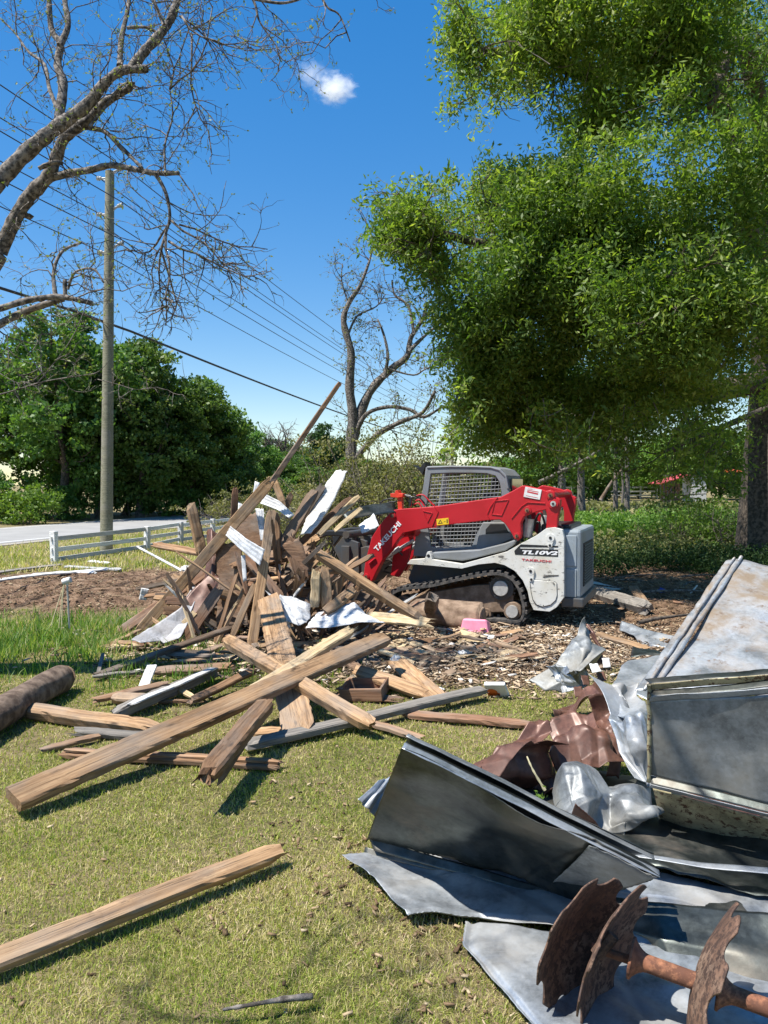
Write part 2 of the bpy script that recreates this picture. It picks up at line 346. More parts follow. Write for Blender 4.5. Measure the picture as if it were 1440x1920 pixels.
l.new(c, p.inputs['Base Color']); p.inputs['Roughness'].default_value = .95; p.inputs['Specular IOR Level'].default_value = .1
ad = n.new('ShaderNodeMath'); ad.operation = 'ADD'; l.new(t2.outputs[0], ad.inputs[0]); l.new(t3.outputs[0], ad.inputs[1])
bump(n, l, p, ad.outputs[0], .9, .03)
tag(link('ground', me, m), kind='structure')
# road strip
def strip(name, o0, o1, z, mat, s0=-60, s1=260, n_=60):
    V = []
    for s in np.linspace(s0, s1, n_):
        for o in (o0, o1):
            q = RO + RD*s + RN*o; V.append((q[0], q[1], z))
    Q = [(2*i, 2*i+1, 2*i+3, 2*i+2) for i in range(n_-1)]
    return link(name, npmesh(name, V, Q), mat)
tag(strip('road_shoulder', -.5, 6.1, .006, simple('gravel_shoulder', (.34, .31, .26), .95, scale=6)), kind='structure')
tag(strip('road', 0, 5.6, .012, M['roadm']), kind='structure')
for k, (a, b) in enumerate(((.22, .34), (5.26, 5.38))): tag(strip('road_edge_line', a, b, .018, M['roadm2']), kind='structure')

# ======================= GRASS =======================
def blades(name, n_, D0, D1, hmin, hmax, w, mat, keep, lean=.6, xmargin=.58, bias=0.0, dx=0):
    u = rng.random(n_); D = D0*(D1/D0)**u
    x = (rng.random(n_)*2-1)*xmargin*D
    k = keep(x, D); r = rng.random(n_); ok = r < k
    x, D = x[ok], D[ok]; N = len(x)
    z = hgt(x, D)
    a = rng.random(N)*2*math.pi; h = hmin+(hmax-hmin)*rng.random(N)**1.3
    sc_ = np.clip(D/3.2, .85, 2.4)
    wd = w*sc_*(.7+.6*rng.random(N))
    la = rng.random(N)*2*math.pi; le = lean*h*rng.random(N)**.7*1.4
    hx = np.cos(a)*wd; hy = np.sin(a)*wd; lx = np.cos(la)*le; ly = np.sin(la)*le
    hz = np.sqrt(np.maximum(h*h-le*le*.6, (.25*h)**2))
    V = np.empty((N, 5, 3))
    V[:, 0] = np.stack([x-hx, D-hy, z-.004], -1); V[:, 1] = np.stack([x+hx, D+hy, z-.004], -1)
    V[:, 2] = np.stack([x+hx*.8+lx*.4, D+hy*.8+ly*.4, z+hz*.6], -1); V[:, 3] = np.stack([x-hx*.8+lx*.4, D-hy*.8+ly*.4, z+hz*.6], -1)
    V[:, 4] = np.stack([x+lx, D+ly, z+hz], -1)
    b = np.arange(N)[:, None]*5
    Q = np.concatenate([b+np.array([[0, 1, 2, 3]]), b+np.array([[3, 2, 4, 4]])])
    # use tri as degenerate-free: split via separate tri mesh
    T = np.concatenate([b+np.array([[0, 1, 2]]), b+np.array([[0, 2, 3]]), b+np.array([[3, 2, 4]])])
    patch = vnoise(x, D, .9, 11)*.5+vnoise(x, D, 2.7, 12)*.5
    rr = np.clip(.10+patch*.75+(rng.random(N)-.5)*.85+bias, 0, 1)
    me = npmesh(name, V.reshape(-1, 3), T, False, {'rnd': np.repeat(rr, 5)})
    return link(name, me, mat)
def lawn_keep(x, y):
    d = dirt_mask(x, y); thin = .2+1.0*(.6*vnoise(x, y, 1.7, 21)+.4*vnoise(x, y, 5, 22))
    return np.clip((1-d)**1.5*thin, 0, 1)
g = blades('lawn_grass', 540000, 2.0, 10.5, .012, .034, .0016, M['blade'], lawn_keep, lean=1.1, bias=.0, xmargin=.72)
tag(g, 'short yellow-green mown lawn grass in the foreground', 'grass', kind='stuff')
def tall_keep(x, y):
    a = np.exp(-(((x+4.1)/1.3)**4+((y-8.45)/1.0)**2)); a = np.where(vnoise(x, y, 2.2, 31) > .33, a, a*.15)
    b = .25*np.exp(-(((x+2.1)/1.0)**2+((y-7.3)/.9)**2))*(vnoise(x, y, 3, 33) > .45)
    return np.clip(a+b, 0, 1)
g = blades('tall_grass', 120000, 6.3, 10.2, .04, .20, .0022, M['tallblade'], tall_keep, lean=.6, xmargin=.62, bias=.08)
tag(g, 'tall bright green grass clump around the capped stake', 'grass', kind='stuff')
def verge_keep(x, y):
    s = (x-RO[0])*RN[0]+(y-RO[1])*RN[1]
    near = sm((y-14.0)/1.2)*sm((-s-.6)/.5)
    return np.clip(near*(1-dirt_mask(x, y))*(.25+.75*vnoise(x, y, .8, 41)), 0, 1)*(x < 3)
g = blades('verge_grass', 110000, 13.5, 34, .05, .16, .0035, M['blade'], verge_keep, lean=.7, xmargin=.56, bias=.12)
tag(g, 'dry yellowish verge grass between white fence and road', 'grass', kind='stuff')

# litter of wood chips, bark and straw on the bare earth
def chips(name, n_, region, smin, smax, mats, label, lift=.0):
    x, y = region(n_); N = len(x); z = hgt(x, y)+lift*rng.random(N)+.006
    L = smin+(smax-smin)*rng.random(N)**2.5; w_ = L*(.12+.45*rng.random(N)); t_ = .004+.006*rng.random(N)
    yaw = rng.random(N)*2*math.pi; pit = (rng.random(N)-.5)*.7
    ax = np.stack([np.cos(yaw)*np.cos(pit), np.sin(yaw)*np.cos(pit), np.sin(pit)], -1)
    up = np.stack([(rng.random(N)-.5)*.7, (rng.random(N)-.5)*.7, np.ones(N)], -1)
    bx = np.cross(up, ax); bx /= np.linalg.norm(bx, axis=1)[:, None]; cx = np.cross(ax, bx)
    c0 = np.stack([x, y, z], -1)
    V = np.empty((N, 8, 3)); k = 0
    for sz in (-1, 1):
        for (sx, sy) in ((-1, -1), (1, -1), (1, 1), (-1, 1)):
            jit = 1-.35*rng.random(N)
            V[:, k] = c0+ax*(sx*L*.5*jit)[:, None]+bx*(sy*w_*.5*(1-.5*rng.random(N)))[:, None]+cx*(sz*t_*.5)[:, None]; k += 1
    f = np.array([[0, 3, 2, 1], [4, 5, 6, 7], [0, 1, 5, 4], [1, 2, 6, 5], [2, 3, 7, 6], [3, 0, 4, 7]])
    Q = (np.arange(N)[:, None, None]*8+f[None]).reshape(-1, 4)
    me = npmesh(name, V.reshape(-1, 3), Q, False, {'rnd': np.repeat(rng.random(N), 8)})
    return tag(link(name, me, mats), label, 'litter', kind='stuff')
M['chip'] = leafmat('wood_chip_mix', [(0, (.07, .05, .035)), (.35, (.26, .19, .13)), (.65, (.46, .35, .23)), (.93, (.56, .46, .32)), (1, (.72, .70, .66))], .0, .9, .1)
M['litter'] = leafmat('dead_leaf_mix', [(0, (.06, .04, .025)), (.4, (.17, .11, .065)), (.8, (.32, .23, .14)), (1, (.46, .37, .24))], .05, .9, .1)
def reg_field(n_):
    x = rng.normal(1.0, 1.15, n_); y = rng.normal(7.9, .95, n_); k = (y > 6.0) & (y < 10.5); return x[k], y[k]
def reg_pile(n_):
    x = rng.normal(-.7, 1.0, n_); y = rng.normal(8.0, .7, n_); k = (y > 6.6); return x[k], y[k]
def reg_dirt(n_):
    y = 6.5*(20/6.5)**rng.random(n_); x = (rng.random(n_)*2-1)*.56*y; k = rng.random(n_) < dirt_mask(x, y); return x[k], y[k]
def reg_lawn(n_):
    y = 2.0*(9/2.0)**rng.random(n_); x = (rng.random(n_)*2-1)*.56*y; k = (rng.random(n_) < (vnoise(x, y, 1.1, 55) > .55)*.9+.1); return x[k], y[k]
chips('wood_chips', 17000, reg_field, .01, .10, M['chip'], 'pale wood chips and splinters strewn in front of the loader', .03)
chips('splinter_litter', 3500, reg_pile, .03, .22, M['chip'], 'broken splinters lying under the lumber heap', .05)
chips('earth_litter', 42000, reg_dirt, .012, .09, M['litter'], 'bark scraps, roots and dead leaves on the bare earth', .02)
chips('dead_leaves', 5000, reg_lawn, .008, .045, M['litter'], 'small dead leaves scattered in the lawn', .012)

# ======================= FOLIAGE =======================
def leaf_np(P, size, aspect=.32, rg=rng, flat=0.0, bias=None):
    N = len(P); L = size*(.6+.8*rg.random(N))
    a = rg.normal(size=(N, 3)); a[:, 2] *= (1-flat*.7); a /= np.linalg.norm(a, axis=1)[:, None]
    r = rg.normal(size=(N, 3)); b = np.cross(a, r); b /= (np.linalg.norm(b, axis=1)[:, None]+1e-9)
    if flat:
        up = np.array([0, 0, 1.0]); bb = np.cross(up, a); bb /= (np.linalg.norm(bb, axis=1)[:, None]+1e-9)
        b = b*(1-flat)+bb*flat; b /= (np.linalg.norm(b, axis=1)[:, None]+1e-9)
    V = np.empty((N, 4, 3)); w_ = (L*aspect)[:, None]; L = L[:, None]
    V[:, 0] = P; V[:, 1] = P+a*L*.5+b*w_; V[:, 2] = P+a*L; V[:, 3] = P+a*L*.5-b*w_
    rv = rg.random(N)*.75+.12 if bias is None else np.clip(bias+(rg.random(N)-.5)*.5, 0, 1)
    return V.reshape(-1, 3), np.arange(N*4).reshape(-1, 4), np.repeat(rv, 4)
def foliage(name, P, size, mat, parent=None, aspect=.32, bias=None, flat=0.0, rg=rng):
    V, Q, r_ = leaf_np(P, size, aspect, rg, flat, bias)
    return link(name, npmesh(name, V, Q, False, {'rnd': r_}), mat, parent)
def clumps(centers, per, spread, rg=rng, zf=.6):
    c = np.repeat(np.asarray(centers, float), per, axis=0)
    d = rg.normal(size=c.shape); d /= np.linalg.norm(d, axis=1)[:, None]
    return c + d*(rg.random(len(c))**.5)[:, None]*spread*np.array([1, 1, zf])
def blob_points(blobs, n_, rg=rng, inner=.25):
    out = []
    vol = np.array([b[1][0]*b[1][1]*b[1][2] for b in blobs])**.67; vol = vol/vol.sum()
    for (c, r_), v in zip(blobs, vol):
        k = max(3, int(n_*v)); d = rg.normal(size=(k, 3)); d /= np.linalg.norm(d, axis=1)[:, None]
        q = (inner+(1-inner)*rg.random(k)**.45)
        out.append(np.array(c)+d*q[:, None]*np.array(r_))
    return np.concatenate(out)
def wander(p, d, L, n_, rg, wob=.25, grav=0.0):
    pts = [np.array(p, float)]; d = np.array(d, float); d /= np.linalg.norm(d)
    for k in range(n_):
        d = d + rg.normal(size=3)*wob + np.array([0, 0, grav]); d /= np.linalg.norm(d)
        pts.append(pts[-1]+d*L/n_)
    return pts, d
def make_tree(name, label, cat, loc, h, rx, seed, trunk_r=.18, base_frac=.25, leaf='woodleaf', size=.20, nclump=230, per=55, sp=.55, group=None, nblob=9, lean=(0, 0), bare=False, shape=1.0, barkm='barkd'):
    rg = np.random.default_rng(seed)
    root = empty(name, loc, label, cat, group)
    T = Tubes(); pts = [(0, 0, -.1)]; rad = [trunk_r*1.3]
    for k in range(1, 8):
        f = k/7; pts.append((lean[0]*f*h+rg.normal()*.02*h, lean[1]*f*h+rg.normal()*.02*h, h*.88*f)); rad.append(trunk_r*(1-.85*f))
    T.add(pts, rad, 8)
    blobs = []
    for k in range(nblob):
        f = base_frac+(1-base_frac)*(k+.5)/nblob
        w_ = rx*math.sin(math.pi*min(1, max(.12, (f-base_frac*.6)/(1.08-base_frac*.6)))**shape)
        a = k*2.4+rg.random(); rr = w_*.45*(1-.5*(k == nblob-1))
        c = np.array([lean[0]*f*h+math.cos(a)*rr, lean[1]*f*h+math.sin(a)*rr, h*f*.94])
        s = max(.3*rx, w_*(.62+.2*rg.random())); blobs.append((c, (s, s, s*.62)))
        q = pts[min(7, max(1, int(f*7*.8)))]
        T.add([q, (np.array(q)+c)/2+rg.normal(size=3)*.1*rx, c], [trunk_r*.45, trunk_r*.3, trunk_r*.12], 5)
        for jj in range(7):
            d = rg.normal(size=3); d[2] = abs(d[2])*.5
            pp, _ = wander(c, d, s*1.1, 4, rg, .3); T.add(pp, [trunk_r*.12, trunk_r*.1, trunk_r*.08, trunk_r*.06, trunk_r*.03], 3, cap=False)
    T.obj('trunk', M[barkm], root)
    cc = blob_points(blobs, nclump, rg)
    P = clumps(cc, per, sp, rg); bb = np.repeat(rg.random(len(cc))*.5+.2, per)
    foliage('crown', P, size, M[leaf], root, aspect=.36, bias=bb, rg=rg)
    return root
def copy_tree(r0, loc, s, rz, label, sz=None):
    r = r0.copy(); C.objects.link(r); r.location = loc; r.scale = (s, s, sz or s); r.rotation_euler = (0, 0, rz); r['label'] = label
    for ch in r0.children:
        c = ch.copy(); C.objects.link(c); c.parent = r
    return r
# --- roadside wood, left ---
GW = 'trees of the wood across the road'
t1 = make_tree('broadleaf_tree', 'tall broad green tree at the far left behind the bright bush', 'tree', (-15.5, 37, 0), 10.4, 4.4, 11, trunk_r=.25, base_frac=.26, group=GW, nclump=300, per=80)
t2 = make_tree('broadleaf_tree', 'dense dark tree directly behind the foot of the utility pole', 'tree', (-12.4, 39, 0), 9.4, 3.8, 12, trunk_r=.2, base_frac=.12, group=GW, nclump=300, per=80)
t3 = make_tree('broadleaf_tree', 'rounded green tree forming the right end of the wood', 'tree', (-10.3, 42, 0), 7.8, 3.0, 13, trunk_r=.16, base_frac=.10, group=GW, nclump=280, per=70)
for (src, px, D, s, rz, lb, py) in (
    (t1, -60, 40, 1.0, 2.0, 'green tree cut by the left frame edge behind the limbs', 640),
    (t2, 120, 41, 1.0, 1.3, 'leafy tree just left of the utility pole', 628),
    (t1, 185, 44, 1, 3.9, 'tall tree whose crown top meets the pole', 660),
    (t3, 232, 42, 1, 2.2, 'tree with a domed crown just right of the utility pole', 690),
    (t2, 282, 46, 1, 4.4, 'tall tree below the dark pine top', 700),
    (t1, 318, 43, 1, 5.4, 'wide bright-topped tree in the middle of the wood', 716),
    (t2, 356, 41, 1, .6, 'tree with a high rounded crown right of the middle of the wood', 728),
    (t3, 398, 44, 1, 3.0, 'smaller tree at the sloping right shoulder of the wood', 775),
    (t3, 428, 48, 1, 1.0, 'low tree where the wood thins out to the right', 830)):
    base = at(px, 960, D); h_t = CH+(HOR-py)/F*D; h0 = {t1: 10.4, t2: 9.4, t3: 7.8}[src]
    s_ = h_t/h0
    copy_tree(src, (base.x, D, 0), max(s_, .82) if src is not t3 else max(s_, .8), rz, lb, s_)
make_tree('pine_tree', 'dark pine top rising above the wood right of the utility pole', 'tree', (at(286, 900, 56).x, 56, 0), 1.7+(HOR-672)/F*56, 1.7, 21, base_frac=.72, leaf='pineleaf', nclump=70, per=60, sp=.5, nblob=5, size=.22)
make_tree('pine_tree', 'distant pine with rounded dark top above the lumber pile', 'tree', (at(603, 900, 70).x, 70, 0), 1.7+(HOR-788)/F*70, 1.9, 22, base_frac=.45, leaf='pineleaf', nclump=90, per=50, sp=.6, nblob=6, size=.28)
make_tree('pine_tree', 'second distant pine just right of the slanting pole board', 'tree', (at(640, 900, 74).x, 74, 0), 1.7+(HOR-815)/F*74, 2.2, 23, base_frac=.3, leaf='pineleaf', nclump=100, per=50, sp=.7, nblob=6, size=.28)
for k, (px, D, py, lb) in enumerate(((470, 58, 800, 'distant broad tree just beyond the right end of the wood'), (500, 75, 815, 'distant pale tree left of the grey bare crown'), (545, 80, 822, 'distant tree behind the grey bare crown'), (515, 62, 842, 'distant green tree left of the slanting board'), (560, 66, 850, 'distant green tree behind the slanting board'), (590, 60, 872, 'low distant tree below the rounded pine'), (668, 64, 850, 'distant tree behind the dead tree trunk'), (720, 60, 868, 'distant low tree behind the yellow brush'), (775, 66, 862, 'distant low tree left of the cab roof'), (830, 62, 866, 'distant tree behind the cab roof'))):
    src = (t3, t2)[k % 2]; h_t = 1.7+(HOR-py)/F*D; s_ = h_t/{t2: 9.4, t3: 7.8}[src]
    o = copy_tree(src, (at(px, 900, D).x, D, 0), max(s_, .75), k*1.7, lb, s_); o['group'] = 'distant trees behind the pile'
# bright bushes
def bush(name, label, c, r, seed, leaf='limeleaf', size=.14, nclump=70, per=60, sp=.4, group=None, nb=6, cat='bush'):
    rg = np.random.default_rng(seed); root = empty(name, (c[0], c[1], 0), label, cat, group)
    T = Tubes(); blobs = []
    for k in range(nb):
        a = k*2.4; q = np.array([math.cos(a)*r[0]*.5, math.sin(a)*r[1]*.5, r[2]*(.3+.45*rg.random())])
        blobs.append((q, (r[0]*.5, r[1]*.5, r[2]*.42)))
        pp, _ = wander((q[0]*.3, q[1]*.3, -.05), q+np.array([0, 0, .3]), np.linalg.norm(q)*1.1, 5, rg, .12); T.add(pp, [.03, .025, .02, .016, .012, .006], 4)
    T.obj('stem', M['twig'], root)
    cc = blob_points(blobs, nclump, rg, .4); cc[:, 2] = np.abs(cc[:, 2])
    foliage('crown', clumps(cc, per, sp, rg), size, M[leaf], root, bias=np.repeat(rg.random(len(cc))*.5+.2, per), rg=rg)
    return root
b1 = bush('bush', 'bright yellow-green bush across the road at far left', (at(40, 950, 33).x, 33), (1.7, 1.3, 1.5), 31)
bush('bush', 'smaller dim bush beside the bright bush by the road', (at(-30, 950, 34).x, 34), (1.6, 1.3, 2.4), 32, leaf='woodleaf')
for k, px in enumerate((105, 170, 245, 310, 375, 440, 495)):
    bush('shade_shrub', 'dark shrub in the shade at the foot of the wood', (at(px, 950, 37+k*1.2).x, 37+k*1.2), (1.9, 1.2, 2.3+.5*(k % 2)), 40+k, leaf='woodleaf', group='shrubs at the foot of the wood', size=.17, nclump=60)
# ======================= TRACED LIMB TREES =======================
def smooth_path(P, sub=4):
    P = np.array([tuple(p) for p in P], float); n = len(P); out = []
    for i in range(n-1):
        p0 = P[max(0, i-1)]; p1 = P[i]; p2 = P[i+1]; p3 = P[min(n-1, i+2)]
        for k in range(sub):
            t = k/sub
            out.append(.5*((2*p1)+(-p0+p2)*t+(2*p0-5*p1+4*p2-p3)*t*t+(-p0+3*p1-3*p2+p3)*t**3))
    out.append(P[-1]); return np.array(out)
def twigs(T, path, rads, rg, n_, L, r0, lvl, buds, wob=.22, grav=0.0, tmin=.15, sides=4, vis=None, outward=None):
    """grow side shoots off a path, recursively"""
    m = len(path)
    for k in range(n_):
        t = tmin+(1-tmin)*rg.random(); i = min(m-2, int(t*(m-1))); p = path[i]+(path[i+1]-path[i])*rg.random()
        tan = path[i+1]-path[i]; tan /= np.linalg.norm(tan)+1e-9
        d = rg.normal(size=3); d -= tan*d.dot(tan); d /= np.linalg.norm(d)+1e-9
        d = d*.8+tan*(.35+.5*rg.random())
        if outward is not None: d = d+outward*.35
        l_ = L*(.45+.75*rg.random()); q, dd = wander(p, d, l_, 6 if lvl > 0 else 4, rg, wob, grav)
        rr = np.linspace(r0, r0*.35, len(q)); T.add(q, rr, sides if lvl > 0 else 3, cap=False)
        if lvl > 0: twigs(T, q, rr, rg, rg.integers(3, 6), L*.5, r0*.55, lvl-1, buds, wob*1.15, grav, .2, 3)
        else: buds.append(q[-1]); 
        if lvl == 0 and rg.random() < .5: buds.append(q[2])
def c5(x, y): return x/2.057, y/2.057
def limb_px(T, pts, conv, D, r0, r1, dD=0.0, sub=4, sides=8, rg=None, knob=.12):
    n = len(pts); P = []
    for k, (x, y) in enumerate(pts):
        px, py = conv(x, y); P.append(at(px, py, D+dD*k/max(1, n-1)))
    S = smooth_path(P, sub); rad = np.linspace(r0, r1, len(S))
    if rg is not None: rad = rad*(1+knob*(rg.random(len(S))-.5)*2)
    T.add(S, rad, sides); return S, rad
rg = np.random.default_rng(101)
# --- left pecan ---
DL = 6.6; pxm = DL/F/2.057
root = empty('bare_tree', (-5.6, 6.4, 0), 'large bare budding tree whose grey limbs reach in from the left edge', 'tree')
T = Tubes(); buds = []
S0 = smooth_path([(-5.6, 6.4, -.1), (-5.5, 6.45, 1.0), (-5.35, 6.5, 1.9), (-5.0, 6.6, 2.7)], 4); T.add(S0, np.linspace(.34, .22, len(S0)), 8)
S0b = smooth_path([(-5.0, 6.6, 2.6), tuple(at(*c5(-200, 1190), 6.6)), tuple(at(*c5(-60, 1040), 6.6)), tuple(at(*c5(0, 975), 6.6))], 4); T.add(S0b, np.linspace(.17, .068, len(S0b)), 8)
S0c = smooth_path([(-5.1, 6.5, 2.5), tuple(at(*c5(-420, 1000), 6.3)), tuple(at(*c5(-120, 790), 6.3)), tuple(at(*c5(0, 695), 6.3))], 4); T.add(S0c, np.linspace(.17, .062, len(S0c)), 8)
limbs = [
 ([(0, 695), (100, 590), (220, 490), (330, 410), (400, 325), (470, 272), (570, 266)], 6.3, 0, 29, 13),
 ([(505, 268), (560, 195), (620, 130), (660, 70), (690, -20), (720, -120)], 6.3, .2, 19, 12),
 ([(0, 975), (50, 860), (110, 760), (185, 680), (220, 600), (250, 530), (330, 470), (400, 400), (490, 345), (515, 326)], 6.6, -.2, 31, 11),
 ([(185, 690), (260, 670), (350, 655), (430, 638), (530, 655), (600, 668), (690, 668)], 6.55, -.3, 15, 8),
 ([(325, 492), (400, 505), (460, 560), (520, 620), (548, 648)], 6.5, -.2, 9, 6),
 ([(600, 672), (638, 740), (655, 830), (640, 900), (618, 965)], 6.25, 0, 8, 3.5),
 ([(638, 668), (636, 560), (665, 450), (655, 340)], 6.25, .1, 4.5, 2),
 ([(225, 470), (243, 330), (222, 250), (232, 170), (198, 110), (188, -20)], 6.6, .4, 19, 10),
 ([(230, 175), (262, 100), (250, 0), (255, -60)], 6.7, .2, 13, 9),
 ([(462, 255), (468, 150), (488, 60), (500, -20)], 6.4, .4, 12, 7),
 ([(229, 440), (190, 340), (172, 250), (110, 200), (60, 130), (0, 70)], 6.6, .6, 8, 3),
 ([(490, 108), (560, 105), (615, 130)], 6.4, 0, 6, 5), ([(632, 95), (600, 20), (580, -30)], 6.3, 0, 7, 5),
 ([(-60, 1200), (0, 1190), (100, 1160), (200, 1145), (270, 1150), (355, 1170)], 5.8, 0, 12, 9),
 ([(-60, 1290), (0, 1250), (100, 1200), (245, 1152)], 5.8, .1, 15, 10),
 ([(215, 1150), (207, 1050), (240, 970), (315, 935)], 5.8, .2, 8, 4), ([(252, 1150), (250, 1080)], 5.8, 0, 8, 7),
 ([(262, 1115), (290, 1050), (360, 1038), (400, 1090)], 5.8, -.2, 5, 3),
 ([(345, 490), (400, 420), (470, 330), (520, 320)], 6.3, .1, 6, 4),
 ([(960, -30), (985, 20), (1000, 80), (1040, 140), (1085, 205)], 6.0, 0, 5, 2), ([(930, -15), (1080, 12), (1180, -10), (1250, -20)], 6.0, 0, 5, 3),
 ([(1235, -20), (1265, 30), (1310, 60), (1350, 160)], 6.0, 0, 4.5, 2),
 ([(150, 650), (210, 625), (240, 632)], 6.4, 0, 9, 7), ([(60, 800), (110, 835), (122, 828)], 6.6, 0, 11, 10),
]
for pts, D, dD, a, b in limbs:
    S, rad = limb_px(T, pts, c5, D, a*pxm, b*pxm, dD, 5, 8, rg)
    Ls = np.linalg.norm(S[-1]-S[0])
    twigs(T, S, rad, rg, int(2+Ls*3.6), .62, .0062, 2, buds, wob=.28, grav=.02)
S = None
# drooping spray in the middle
for (x, y) in ((655, 860), (640, 900), (660, 850), (620, 960), (650, 930), (645, 880)):
    p = np.array(at(*c5(x, y), 6.25)); q, _ = wander(p, (rg.normal()*.8+.3, rg.normal()*.4, -.5), .8, 6, rg, .22); T.add(q, np.linspace(.011, .004, len(q)), 4)
    twigs(T, q, None, rg, 9, .42, .006, 1, buds, wob=.26)
for (x, y, dx, dz) in ((690, 866, 1, .05), (655, 345, .6, .5), (655, 345, -.2, .7), (740, 130, .2, -1), (700, 60, .5, -.8), (690, 60, 1, -.4)):
    p = np.array(at(*c5(x, y), 6.25)); q, _ = wander(p, (dx, rg.normal()*.2, dz), .75, 6, rg, .18); T.add(q, np.linspace(.009, .004, len(q)), 4)
    twigs(T, q, None, rg, 8, .42, .0055, 1, buds, wob=.24)
# low twigs in front of the wood at left
def c6(x, y): return x/2.182, 560+y/2.182
for pts, a in (([(-40, 402), (60, 375), (150, 347), (230, 330), (330, 315), (400, 300), (450, 250)], 3.2), ([(150, 350), (240, 240), (300, 150), (340, 60), (370, -30)], 3), ([(190, 325), (140, 260), (90, 170), (60, 90)], 2.2), ([(-10, 300), (60, 340), (110, 345)], 2), ([(30, 150), (40, 250), (80, 320)], 1.8), ([(400, 330), (480, 350), (560, 372), (640, 362)], 1.8)):
    S, rad = limb_px(T, pts, c6, 5.4, a*5.4/F/2, a*.4*5.4/F/2, 0, 5, 4)
    twigs(T, S, rad, rg, 6, .28, .0035, 1, buds, wob=.3)
T.obj('trunk', M['bark'], root)
B = np.array(buds); P = clumps(B[::2], 3, .012, rg, 1)
foliage('bud', P, .024, M['budleaf'], root, aspect=.25, rg=rg)
def toworld(root):
    for ch in root.children: ch.location = -Vector(root.location)
toworld(root)
# --- leafless tree behind the viewer: its branches throw the soft dapples on lawn and metal ---
root = empty('bare_tree', (1.6, -3.6, 0), 'leafless tree behind the viewer whose limbs shade lawn and metal', 'tree')
T = Tubes(); bz = []
S = smooth_path([(1.6, -3.6, -.1), (1.5, -3.5, 1.5), (1.2, -3.2, 3.0), (.9, -2.6, 4.2)]); T.add(S, np.linspace(.2, .12, len(S)), 8)
for P_, r_, k in (([(1.2, -3.2, 3.0), (-.4, -1.2, 3.5), (-1.7, .7, 3.7), (-2.25, 1.6, 3.8)], .060, 16), ([(.9, -2.6, 4.2), (.2, -.6, 4.9), (-.6, 1.2, 5.2), (-1.0, 2.6, 5.4)], .055, 16), ([(.9, -2.6, 4.2), (1.0, -.5, 5.2), (.6, 1.5, 5.8), (.1, 2.6, 6.0)], .05, 14)):
    S = smooth_path(P_, 6); T.add(S, np.linspace(r_, r_*.4, len(S)), 6); twigs(T, S, None, rg, k, .9, .012, 2, bz, wob=.25, tmin=.35)
T.obj('trunk', M['bark'], root); toworld(root)
# --- dead tree in the middle distance ---
def c7(x, y): return 600+x*.5833, 400+y*.5833
D2 = 21.0; k2 = .5833*D2/F/2
root = empty('dead_tree', (at(658, 900, D2).x, D2, 0), 'leafless forked grey tree standing behind the lumber pile', 'tree')
T = Tubes(); buds = []
for pts, a, b, dD in (
 ([(100, 1010), (102, 880), (100, 760), (105, 650), (95, 560), (100, 450), (76, 350), (92, 290), (130, 230), (160, 150)], 46, 7, 0),
 ([(106, 730), (130, 640), (170, 560), (230, 500), (280, 460), (292, 400), (330, 340), (342, 290)], 34, 9, .6),
 ([(285, 445), (330, 400), (400, 340)], 15, 6, .3),
 ([(112, 710), (150, 645), (220, 622), (290, 632), (335, 655), (400, 620), (430, 640)], 17, 6, -.8),
 ([(105, 800), (180, 715), (260, 670), (330, 640), (370, 570)], 22, 8, -1.2),
 ([(205, 530), (218, 460), (205, 390), (185, 340)], 13, 5, .4), ([(302, 390), (285, 300), (240, 262), (232, 215)], 11, 5, .3),
 ([(90, 390), (120, 330), (180, 300), (210, 260)], 8, 3, .3), ([(92, 290), (70, 220), (72, 160)], 6, 2, 0), ([(220, 500), (300, 520), (340, 500), (400, 480)], 7, 3, -.4),
 ([(160, 150), (170, 90), (150, 30), (130, -10)], 6, 2, 0)):
    S, rad = limb_px(T, pts, c7, D2, a*k2, b*k2, dD, 4, 8, rg)
    Ls = np.linalg.norm(S[-1]-S[0]); twigs(T, S, rad, rg, int(3+Ls*2.2), .95, .014, 2, buds, wob=.26, tmin=.25)
T.obj('trunk', M['bark'], root)
foliage('bud', clumps(np.array(buds)[::2], 2, .05, rg, 1), .06, M['budleaf'], root, rg=rg)
toworld(root)
# distant bare crown
D3 = 64; root = empty('bare_tree', (at(525, 900, D3).x, D3, 0), 'distant grey leafless crown left of the slanting board', 'tree')
T = Tubes(); buds = []
S = smooth_path([(0, 0, 0), (.1, 0, 2.5), (0, 0, 4.2)]); T.add(S, np.linspace(.2, .12, len(S)), 6); twigs(T, S, None, rg, 14, 3.0, .07, 2, buds, wob=.2, grav=.08, tmin=.7, outward=np.array([0, 0, 1.0]))
T.obj('trunk', M['twig'], root)

